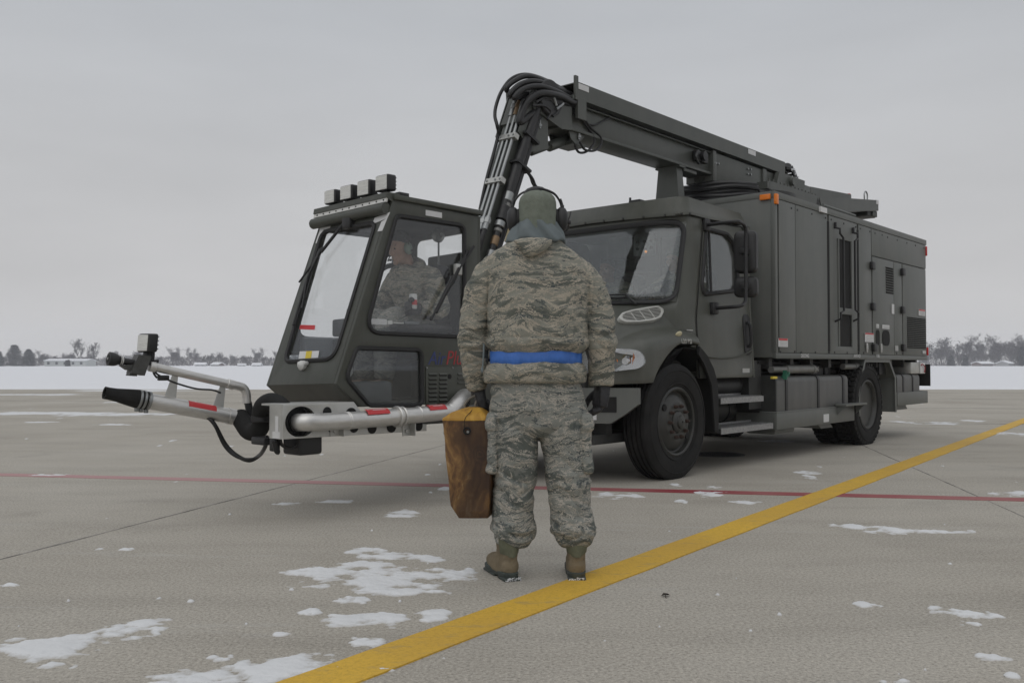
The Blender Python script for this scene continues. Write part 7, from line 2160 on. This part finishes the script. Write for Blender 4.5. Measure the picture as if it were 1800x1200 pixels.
# boots
def boot(x, y, yw):
    mt = Matrix.Translation((x, y, 0)) @ Matrix.Rotation(yw, 4, 'Z')
    b = MB()
    b.rings([[Vector((hw * math.copysign(abs(math.cos(a)) ** .85, math.cos(a)), cy + hl_ * math.copysign(abs(math.sin(a)) ** .85, math.sin(a)), z)) for a in [2 * math.pi * k / 28 for k in range(28)]] for z, hw, hl_, cy in
             ((.026, .046, .140, .112), (.045, .0475, .143, .112), (.070, .046, .132, .102), (.090, .043, .105, .075), (.110, .042, .078, .048), (.135, .044, .066, .040), (.17, .047, .064, .042), (.24, .050, .066, .046))])
    ell(b, (0, .20, .058), (.044, .05, .036)); ell(b, (0, .0, .065), (.041, .036, .045))
    bmesh.ops.transform(b.bm, matrix=mt, verts=b.bm.verts[:])
    bo = fuse('boot', b, .005, 'boot', MAR, 2, lambda co: .0022 * fold_noise(co, 20, 20, 30, 6) * (1 if co.z > .09 else .35))
    def tf(mm): bmesh.ops.transform(mm.bm, matrix=mt, verts=mm.bm.verts[:]); return mm
    s_ = MB()
    def sole_ring(z, g, y0=-.036, y1=.262):
        o = []
        for k in range(40):
            a = 2 * math.pi * k / 40; c_, sn_ = math.cos(a), math.sin(a)
            yy = (y0 + y1) / 2 + (y1 - y0) / 2 * math.copysign(abs(sn_) ** .7, sn_)
            wd = .047 + .006 * max(0, (yy - .12) / .1) - .006 * math.exp(-((yy - .09) / .05) ** 2)
            o.append(Vector(((wd + g) * math.copysign(abs(c_) ** .7, c_), yy + (g if sn_ > 0 else -g), z)))
        return o
    s_.rings([sole_ring(.012, -.002), sole_ring(.016, .001), sole_ring(.036, .002), sole_ring(.040, -.003)])
    s_.box(-.043, .043, -.036, .055, .0, .016, .006); s_.box(-.047, .047, .10, .25, .0, .014, .006)
    tf(s_).build('sole', 'sole', bo, 40)
    c_ = MB(); c_.rings([[Vector((hw * math.cos(a), cy + hl_ * math.sin(a), z)) for a in [R(200 + 140 * k / 14) for k in range(15)]] + [Vector((hw * .9 * math.cos(a), cy + hl_ * .9 * math.sin(a), z)) for a in [R(340 - 140 * k / 14) for k in range(15)]] for z, hw, hl_, cy in ((.112, .034, .086, .047), (.128, .050, .079, .042), (.17, .0565, .076, .042), (.205, .057, .076, .044))])
    tf(c_).build('shaft_panel', 'boot_cloth', bo, 50)
    n_ = MB(); _q = random.Random(int(x * 1000))
    for i in range(60):
        xx, zz = _q.uniform(-.04, .04), _q.uniform(.002, .018); ell(n_, (xx, -.036 - .001, zz), (_q.uniform(.0008, .0045), .0016, _q.uniform(.0008, .0025)), None, 8, 6)
    tf(n_).build('snow_crust', 'snow_thin', bo, 60)
boot(MX(897), .030, R(22)); boot(MX(1014), .034, R(-1))
# fleece cap pulled over the neck
m = MB()
m.rings([sring(MX(946), BYC + dy, MZ(py), hw * PK, hd, 40, 2.2) for py, hw, hd, dy in ((404, 34, .085, -.008), (394, 33.5, .086, -.006), (386, 33, .090, -.004), (375, 33.5, .098, .0), (362, 34.2, .106, .004), (350, 34, .108, .004), (341, 31.5, .102, .004), (334, 25.5, .084, .004), (330, 16.5, .056, .003), (328.3, 6, .02, .003))])
def cdisp(co):
    d = .002 * noise.noise(co * 14) + .0032 * fold_noise(co, 5, 5, 30, 4) * max(0, 1 - abs(co.z - MZ(380)) / .06)
    d -= .0028 * math.exp(-((co.x - MX(951)) / .0035) ** 2) if co.y < BYC else 0
    return d
fuse('fleece_cap', m, .0045, 'fleece', MAR, 3, cdisp)
# headset
m = MB(); hb = [(901, 362), (904, 347), (915, 332.5), (932, 325.5), (946, 323.5), (960, 325.5), (977, 333), (987, 347), (990.5, 362)]
m.tube([(MX(a), BYC + .01 + .012 * math.sin(i), MZ(b)) for i, (a, b) in enumerate(hb)], .0052, 8, 6); m.tube([(MX(a), BYC + .03 + .0 * i, MZ(b - 1)) for i, (a, b) in enumerate(hb)], .0045, 8, 6)
hs = m.build('headset', 'black', MAR)
m = MB(); m.tube([(MX(a), BYC + .018, MZ(b)) for a, b in ((922, 333), (930, 328), (938, 325.5), (946, 324.5), (954, 325.5), (962, 329))], [.014, .021, .023, .023, .021, .014], 14, 1, flat=.8); m.build('band_pad', 'black', hs)
for pxc, s in ((902, -1), (989.5, 1)):
    m = MB(); prof = [(.002, -.024), (.045, -.022), (.055, -.010), (.056, .004), (.050, .018), (.034, .028), (.004, .032)]
    c_ = Vector((MX(pxc), BYC + .008, MZ(379))); rg = []
    for r_, o in prof: rg.append([c_ + Vector((s * o, r_ * .78 * math.cos(2 * math.pi * k / 28), r_ * 1.08 * math.sin(2 * math.pi * k / 28))) for k in range(28)])
    m.rings(rg); ec = m.build('earcup', 'black', hs, 50)
    m = MB(); c2_ = c_ + Vector((-s * .022, 0, 0)); m.rings([[c2_ + Vector((-s * o, r_ * .8 * math.cos(2 * math.pi * k / 24), r_ * 1.1 * math.sin(2 * math.pi * k / 24))) for k in range(24)] for r_, o in ((.044, -.006), (.048, .004), (.040, .014), (.02, .015))]); m.build('ear_cushion', 'gasket', ec, 50)
    m = MB(); m.tube([c_ + Vector((s * .006, 0, .045)), c_ + Vector((s * .002, 0, .075)), c_ + Vector((-s * .006, .004, .10))], .006, 8, 4); m.box(-.008, .008, -.014, .014, -.012, .012, .004, Matrix.Translation(c_ + Vector((s * .004, 0, .058)))); m.build('yoke', 'black', ec)
m = MB(); a0 = Vector((MX(1000), BYC + .01, MZ(384))); m.cyl(a0 + Vector((-.01, 0, 0)), a0 + Vector((.016, 0, 0)), .011, .010, 12); m.tube([a0 + Vector((.0, .005, .0)), a0 + Vector((.012, .01, .03)), a0 + Vector((.018, .02, .055))], .0035, 6, 4); m.tube([a0, a0 + Vector((.01, .06, -.02)), a0 + Vector((-.03, .11, -.04)), a0 + Vector((-.09, .135, -.05))], .004, 6, 5); m.build('boom_mic', 'black', hs)
m = MB(); m.tube([(MX(987), BYC, MZ(400)), (MX(989), BYC - .01, MZ(412)), (MX(993), BYC - .015, MZ(420)), (MX(992), BYC - .02, MZ(426)), (MX(985), BYC + .03, MZ(440)), (MX(975), BYC + .15, MZ(470))], .004, 6, 5); m.build('headset_lead', 'black', hs)
# shoulder tab on the right sleeve, belt toggle cord
m = MB(); c_ = Vector((MX(1062), BYC - .0, MZ(497))); m.box(-.014, .014, -.03, .03, -.016, .016, .004, Matrix.Translation(c_) @ Matrix.Rotation(R(35), 4, 'Y')); m.build('sleeve_tab', 'camo_jacket', jk)
m = MB(); m.tube([(MX(851), BYC - .13, MZ(604)), (MX(850), BYC - .13, MZ(630)), (MX(848), BYC - .13, MZ(652))], .004, 6, 5); ell(m, (MX(848), BYC - .13, MZ(650)), (.007, .007, .014)); m.build('toggle_cord', 'lining', jk)

# ---- the wooden block on its rope
def wood_mat(name, yellow):
    m, nt, b = base(name); L = nt.links
    tc = nt.nodes.new('ShaderNodeTexCoord')
    nw = _n(nt, 'ShaderNodeTexNoise', Scale=5.0, Detail=3.0); L.new(tc.outputs['Object'], nw.inputs['Vector'])
    ad_ = _n(nt, 'ShaderNodeVectorMath', operation='MULTIPLY_ADD'); ad_.inputs[1].default_value = (.16, .16, .30); L.new(nw.outputs['Color'], ad_.inputs[0]); L.new(tc.outputs['Object'], ad_.inputs[2])
    mp = nt.nodes.new('ShaderNodeMapping'); mp.inputs['Scale'].default_value = (34, 34, 2.6); L.new(ad_.outputs[0], mp.inputs[0])
    g = _n(nt, 'ShaderNodeTexNoise', Scale=1.0, Detail=8.0, Roughness=.62); L.new(mp.outputs[0], g.inputs['Vector'])
    mp2 = nt.nodes.new('ShaderNodeMapping'); mp2.inputs['Scale'].default_value = (13, 13, 4.0); L.new(ad_.outputs[0], mp2.inputs[0])
    g2 = _n(nt, 'ShaderNodeTexNoise', Scale=1.0, Detail=5.0, Roughness=.6, Distortion=1.2); L.new(mp2.outputs[0], g2.inputs['Vector'])
    if yellow: st = [(.25, (.14, .065, .012)), (.42, (.36, .185, .022)), (.6, (.50, .28, .035)), (.8, (.54, .34, .08))]
    else: st = [(.22, (.02, .011, .007)), (.41, (.06, .030, .013)), (.50, (.15, .075, .026)), (.58, (.26, .145, .048)), (.67, (.43, .33, .20))]
    mxv = _n(nt, 'ShaderNodeMath', operation='MULTIPLY_ADD'); mxv.inputs[1].default_value = .45; L.new(g.outputs[0], mxv.inputs[0])
    sc2 = _n(nt, 'ShaderNodeMath', operation='MULTIPLY'); sc2.inputs[1].default_value = .58; L.new(g2.outputs[0], sc2.inputs[0]); L.new(sc2.outputs[0], mxv.inputs[2])
    r_ = ramp(nt, st); L.new(mxv.outputs[0], r_.inputs[0])
    last = r_.outputs[0]
    if not yellow:
        # oil stain down the middle of the face, and a knot with rings
        sx_ = _n(nt, 'ShaderNodeSeparateXYZ'); L.new(ad_.outputs[0], sx_.inputs[0])
        sm_ = _n(nt, 'ShaderNodeTexNoise', Scale=4.2, Detail=5.0, Roughness=.65, Distortion=.6); L.new(ad_.outputs[0], sm_.inputs['Vector'])
        cx = _n(nt, 'ShaderNodeMath', operation='SUBTRACT'); cx.inputs[1].default_value = .10; L.new(sx_.outputs['X'], cx.inputs[0])
        ab = _n(nt, 'ShaderNodeMath', operation='ABSOLUTE'); L.new(cx.outputs[0], ab.inputs[0])
        mr_ = _n(nt, 'ShaderNodeMapRange'); mr_.inputs['From Min'].default_value = .02; mr_.inputs['From Max'].default_value = .12; mr_.inputs['To Min'].default_value = .55; mr_.inputs['To Max'].default_value = 0.0; L.new(ab.outputs[0], mr_.inputs['Value'])
        ad2 = _n(nt, 'ShaderNodeMath', operation='ADD'); L.new(mr_.outputs[0], ad2.inputs[0]); L.new(sm_.outputs[0], ad2.inputs[1])
        rs_ = ramp(nt, [(.58, 0.0), (.76, .5), (1.0, .84)]); L.new(ad2.outputs[0], rs_.inputs[0])
        ms = _n(nt, 'ShaderNodeMix', data_type='RGBA'); ms.inputs['B'].default_value = (.035, .016, .008, 1); L.new(rs_.outputs[0], ms.inputs['Factor']); L.new(last, ms.inputs['A'])
        kd = _n(nt, 'ShaderNodeVectorMath', operation='DISTANCE'); kd.inputs[1].default_value = (.115, -.02, .44)
        km = _n(nt, 'ShaderNodeVectorMath', operation='MULTIPLY'); km.inputs[1].default_value = (1, 0, .8)
        L.new(ad_.outputs[0], km.inputs[0]); kd.inputs[1].default_value = (.115, 0, .352); L.new(km.outputs[0], kd.inputs[0])
        kw = _n(nt, 'ShaderNodeMath', operation='MULTIPLY'); kw.inputs[1].default_value = 330; L.new(kd.outputs['Value'], kw.inputs[0])
        ks = _n(nt, 'ShaderNodeMath', operation='SINE'); L.new(kw.outputs[0], ks.inputs[0])
        kf = _n(nt, 'ShaderNodeMapRange'); kf.inputs['From Min'].default_value = .012; kf.inputs['From Max'].default_value = .085; kf.inputs['To Min'].default_value = 1; kf.inputs['To Max'].default_value = 0; L.new(kd.outputs['Value'], kf.inputs['Value'])
        kk = _n(nt, 'ShaderNodeMath', operation='MULTIPLY_ADD'); kk.inputs[1].default_value = .35; kk.inputs[2].default_value = .42; L.new(ks.outputs[0], kk.inputs[0])
        k2 = _n(nt, 'ShaderNodeMath', operation='MULTIPLY'); k2.use_clamp = True; L.new(kk.outputs[0], k2.inputs[0]); L.new(kf.outputs[0], k2.inputs[1])
        mk2 = _n(nt, 'ShaderNodeMix', data_type='RGBA'); mk2.inputs['B'].default_value = (.02, .010, .006, 1); L.new(k2.outputs[0], mk2.inputs['Factor']); L.new(ms.outputs['Result'], mk2.inputs['A'])
        last = mk2.outputs['Result']
    L.new(last, b.inputs['Base Color']); b.inputs['Roughness'].default_value = .62
    bp = _n(nt, 'ShaderNodeBump', Strength=.4, Distance=.006); L.new(g.outputs[0], bp.inputs['Height']); L.new(bp.outputs[0], b.inputs['Normal'])
    return m
M['wood'] = wood_mat('weathered_oiled_timber', False); M['wood_yellow'] = wood_mat('yellow_painted_timber_end', True)
BW = Vector((MX(826) + .145, PD + .115, 0))
WB = empty('wood_block', (BW.x, BW.y, MZ(910)))
tag(WB, 'brown timber chock block with yellow painted top hanging from a rope in the gloved hand', 'wood block')
bz = MZ(910)
def WR(l, hx, hy, z, cx): 
    o = rnd2([(-hx, -hy), (hx, -hy), (hx, hy), (-hx, hy)], .012, 3)
    return [Vector((cx + x + y * .18, y, z - bz)) for x, y in o]
m = MB(); bx = lambda p: MX(p) + .145 - BW.x
def WRp(a, b, py, hy): return WR(None, (bx(b) - bx(a)) / 2, hy, MZ(py), (bx(a) + bx(b)) / 2)
m.rings([WRp(811, 863, 911, .085), WRp(803, 866, 899, .092), WRp(797, 866, 889, .092), WRp(793, 869, 840, .10), WRp(788, 869, 790, .10), WRp(785, 867, 750, .10), WRp(783.5, 866, 738, .10)])
b_ = m.bm
bmesh.ops.triangulate(b_, faces=[f for f in b_.faces if len(f.verts) > 4])
bmesh.ops.subdivide_edges(b_, edges=b_.edges[:], cuts=3, use_grid_fill=True)
for v in b_.verts: v.co += Vector((noise.noise(v.co * 14), noise.noise(v.co * 14 + Vector((7, 0, 0))), 0)) * .0035
wbk = m.build('timber', 'wood', WB, 30)
m = MB(); m.rings([WRp(783, 866.5, 739, .101), WRp(783.5, 866, 735.5, .10), WRp(797, 855, 726, .078), WRp(813, 846, 718.5, .045), WRp(820, 840, 717, .03)])
bmesh.ops.subdivide_edges(m.bm, edges=m.bm.edges[:], cuts=2, use_grid_fill=True)
for v in m.bm.verts: v.co += Vector((0, 0, 1)) * noise.noise(v.co * 22) * .003
m.build('painted_top', 'wood_yellow', wbk, 40)
m = MB(); c_ = Vector((bx(821), -.103, MZ(757) - bz)); m.lathe(c_, [(.0185, -.006), (.0185, .003), (.015, .004), (.012, .0), (.012, -.004)], 24, 1, True); hb_ = m.build('bolt_hole', 'void', wbk)
m = MB(); m.cyl(c_ + Vector((.004, -.004, -.004)), c_ + Vector((.004, -.010, -.004)), .007, .006, 10); m.build('bolt', 'steel', hb_)
m = MB(); w2 = lambda px, py, y: Vector((MX(px) + .145 - BW.x, y, MZ(py) - bz))
m.tube([w2(816, 724, -.02), w2(815, 712, -.02), w2(822, 703, -.01), w2(834, 697, .03), w2(845, 696.5, .06), w2(852, 703, .06), w2(850, 716, .04), w2(846, 726, .02)], .0055, 10, 6)
m.tube([w2(834, 722, .02), w2(834, 710, .02), w2(840, 701, .04), w2(848, 698, .06)], .005, 10, 5); m.build('rope_handle', 'rope', WB)
m = MB(); cr = [w2(832, 717.5, -.03), w2(826, 725, -.08), w2(818, 734, -.102), w2(816, 745, -.1035), w2(816.5, 752, -.104)]; m.tube(cr, .0016, 5, 4); m.build('crack', 'void', wbk)

# ---- people sitting in the vehicle
def seated(root_loc, label, look_down=10, headgear='none', lean=.06, left_arm=None, right_arm=None, face_turn=0, legs=True, scale_v=.009, hair=True):
    """seated figure in the truck's own frame facing +x; root at the seat contact under the hips"""
    root = empty('person'); root.parent = None
    wp_ = TO + TF * root_loc[0] + TL * root_loc[1]
    root.location = (wp_.x, wp_.y, root_loc[2]); root.rotation_euler = (0, 0, math.atan2(TF.y, TF.x))
    tag(root, label, 'person')
    hp = Vector((0, 0, .10)); ch_ = Vector((.02 + lean * .6, 0, .42)); nk = Vector((.03 + lean, 0, .56)); hd = nk + Vector((.045 + look_down * .0012, 0, .135))
    f = Vector((math.cos(R(face_turn)) * math.cos(R(look_down)), math.sin(R(face_turn)) * math.cos(R(look_down)), -math.sin(R(look_down)))); hm = Matrix.Translation(hd) @ orient(f, (0, 0, 1))
    la = left_arm or [(.03, .20, .47), (-.02, .27, .22), (.20, .25, .14)]; ra = right_arm or [(.03, -.20, .47), (.02, -.28, .22), (.25, -.20, .18)]
    b = MB(); head_mesh(b, hm)
    b.tube([hp, (0.01, 0, .25), ch_, nk + Vector((0, 0, -.04))], [.14, .13, .145, .07], 20)
    for y in (.10, -.10):
        b.tube([(0, y, .08), (.40, y * 1.3, .10), (.44, y * 1.3, -.10), (.46, y * 1.2, -.36)], [.085, .06, .055, .04], 14); b.tube([(.44, y * 1.2, -.38), (.60, y * 1.2, -.39)], [.042, .034], 12)
    hands = []
    for ar, sd in ((la, 1), (ra, -1)):
        p = [Vector(q) for q in ar]; b.tube(p, [.052, .042, .03], 14)
        d = (p[2] - p[1]).normalized(); mt = Matrix.Translation(p[2] + d * .03) @ (d.to_track_quat('-Z', 'Y').to_matrix().to_4x4()); hands.append((mt, sd)); hand_mesh(b, mt, .75, -sd)
    fuse('body', b, .007, 'skin', root, 2)
    for s in (-1, 1):
        e = MB(); ell(e, hm @ Vector((s * .031, .083, .013)), (.009, .007, .0075)); e.build('eye', 'eye', root, 180)
    b = MB()
    b.tube([(0, 0, -.0 + .02), (0, 0, .10), (.01, 0, .25), ch_, nk + Vector((-.01, 0, -.06)), nk + Vector((-.005, 0, .0))], [.15, .175, .175, .185, .135, .095], 26, 2)
    b.tube([nk + Vector((-.04, -.12, -.02)), nk + Vector((-.085, -.05, .02)), nk + Vector((-.095, 0, .03)), nk + Vector((-.085, .05, .02)), nk + Vector((-.04, .12, -.02))], .05, 14, 4)
    for ar, sd in ((la, 1), (ra, -1)):
        p = [Vector(q) for q in ar]; d = (p[2] - p[1]); b.tube([(ch_.x, sd * .1, p[0].z - .01), p[0], p[0].lerp(p[1], .5), p[1], p[1] + d * .5, p[1] + d * .96], [.09, .085, .078, .074, .062, .050], 20, 3)
    jo = fuse('jacket', b, scale_v, 'camo_jacket', root, 3, lambda co: .0035 * noise.noise(co * 10) + .0075 * fold_noise(co, 9, 9, 13, 5))
    b = MB()
    for y in (.10, -.10): b.tube([(-.02, y, .07), (.2, y * 1.1, .09), (.41, y * 1.3, .11), (.455, y * 1.3, -.02), (.455, y * 1.25, -.2), (.455, y * 1.2, -.34)], [.115, .105, .09, .085, .08, .075], 18, 3)
    fuse('trousers', b, .010, 'camo_trousers', root, 3, lambda co: .004 * noise.noise(co * 12) + .006 * fold_noise(co, 9, 9, 12, 9))
    for y in (.12, -.12):
        q = MB(); q.tube([(.44, y, -.32), (.45, y, -.38), (.52, y, -.41), (.62, y, -.42)], [.055, .056, .05, .036], 14, 3); q.build('boot', 'boot', root, 60)
    for mt, sd in hands:
        g_ = MB(); hand_mesh(g_, mt, .75, -sd, .005); g_.tube([(mt @ Vector((0, 0, .06))), (mt @ Vector((0, 0, -.005)))], [.042, .036], 16); fuse('glove', g_, .0045, 'glove', root, 2)
    def hring(mk, nm, rows_, par=root):
        q = MB(); q.rings([[hm @ Vector((hw * math.cos(a), cy + hl_ * math.sin(a), z + t_ * math.sin(a))) for a in [2 * math.pi * k / 32 for k in range(32)]] for z, hw, hl_, cy, t_ in rows_]); return q
    if headgear == 'cap':
        q = hring('fleece', 'fleece_cap', ((-.045, .080, .070, -.036, .05), (.0, .086, .098, -.020, .05), (.05, .088, .110, -.010, .02), (.095, .080, .104, -.012, .0), (.13, .058, .076, -.014, 0), (.148, .02, .03, -.014, 0))); fuse('fleece_cap', q, .006, 'fleece', root, 2, lambda co: .002 * noise.noise(co * 20))
    elif hair:
        q = hring('hair', 'hair', ((-.03, .070, .045, -.058, .035), (.02, .080, .088, -.026, .035), (.06, .081, .098, -.016, .030), (.10, .075, .096, -.014, .02), (.128, .056, .076, -.014, .01), (.142, .02, .03, -.014, 0))); fuse('hair', q, .005, 'hair', root, 2, lambda co: .0025 * noise.noise(co * 60))
    return root, hm
def put_headset(root, hm, cup):
    q = MB(); q.tube([hm @ Vector((.094 * math.cos(a), -.005, .02 + .125 * math.sin(a))) for a in [R(180 * k / 16) for k in range(17)]], .008, 8); hs_ = q.build('headset', 'black', root)
    for s in (-1, 1):
        q = MB(); q.rings([[hm @ Vector((s * x, -.004 + r_ * .85 * math.cos(a), -.008 + r_ * 1.15 * math.sin(a))) for a in [2 * math.pi * k / 28 for k in range(28)]] for x, r_ in ((.072, .038), (.085, .043), (.100, .042), (.112, .030), (.116, .008))]); ec = q.build('earcup', cup, hs_, 50)
        q = MB(); q.cyl(hm @ Vector((s * .112, -.01, -.03)), hm @ Vector((s * .124, -.01, -.03)), .010, .009, 12); q.tube([hm @ Vector((s * .108, -.0, .02)), hm @ Vector((s * .108, -.0, .05))], .006, 8); q.build('pivot', 'black', ec)
    q = MB(); q.tube([hm @ Vector((.112, -.008, -.03)), hm @ Vector((.100, .05, -.06)), hm @ Vector((.06, .105, -.075)), hm @ Vector((.022, .118, -.07))], .0042, 8, 5); ell(q, hm @ Vector((.014, .116, -.068)), (.014, .010, .010)); q.build('boom_mic', 'black', hs_)
    q = MB(); q.tube([hm @ Vector((-.11, -.02, -.05)), hm @ Vector((-.12, -.06, -.16)), hm @ Vector((-.17, -.02, -.28)), hm @ Vector((-.16, -.14, -.35)), hm @ Vector((-.14, -.20, -.22))], .008, 8, 7); q.build('headset_lead', 'hose', hs_)
hx_, hz_ = S(706, 447, 1, 0.0).x, S(706, 447, 1, 0.0).z
op, ohm = seated((1.965, -.02, 1.25), 'person in camouflage jacket with pale green headset seated inside the glass operator cabin', 17, 'none', .10,
                 [(.05, .21, .46), (.03, .29, .20), (.24, .27, .20)], [(.06, -.20, .46), (.16, -.28, .22), (.42, -.18, .16)])
put_headset(op, ohm, 'ear_green')
# what he holds
cp = Vector((1.965 + .30, .27 - .02, 1.25 + .245)); cw_ = TO + TF * cp.x + TL * cp.y
can_r = empty('can', (cw_.x, cw_.y, cp.z - .05)); tag(can_r, 'white and red can held in the black glove of the person in the operator cabin', 'can')
m = MB(); m.lathe((0, 0, 0), [(.026, 0), (.031, .006), (.031, .105), (.025, .116), (.004, .114)], 24, 2, True); cb_ = m.build('can_body', 'white', can_r, 40)
m = MB(); m.lathe((0, 0, 0), [(.0315, .03), (.0316, .05), (.0315, .07), (.030, .07), (.030, .03)], 24, 2, True); m.build('red_band', 'red', cb_, 40)
dr_, dhm = seated((-1.24, .52, 1.40), 'person in olive fleece cap and camouflage sitting at the steering wheel of the truck', 4, 'cap', .04, [(.05, .21, .46), (.10, .29, .22), (.34, .12, .30)], [(.05, -.20, .46), (.12, -.29, .22), (.36, -.12, .30)], 0, True, .011)
put_headset(dr_, dhm, 'black')
pa_, phm = seated((-1.26, -.36, 1.36), 'person in camouflage jacket on the passenger side, faint behind the truck windscreen', 6, 'none', .02, None, None, 8, True, .011)
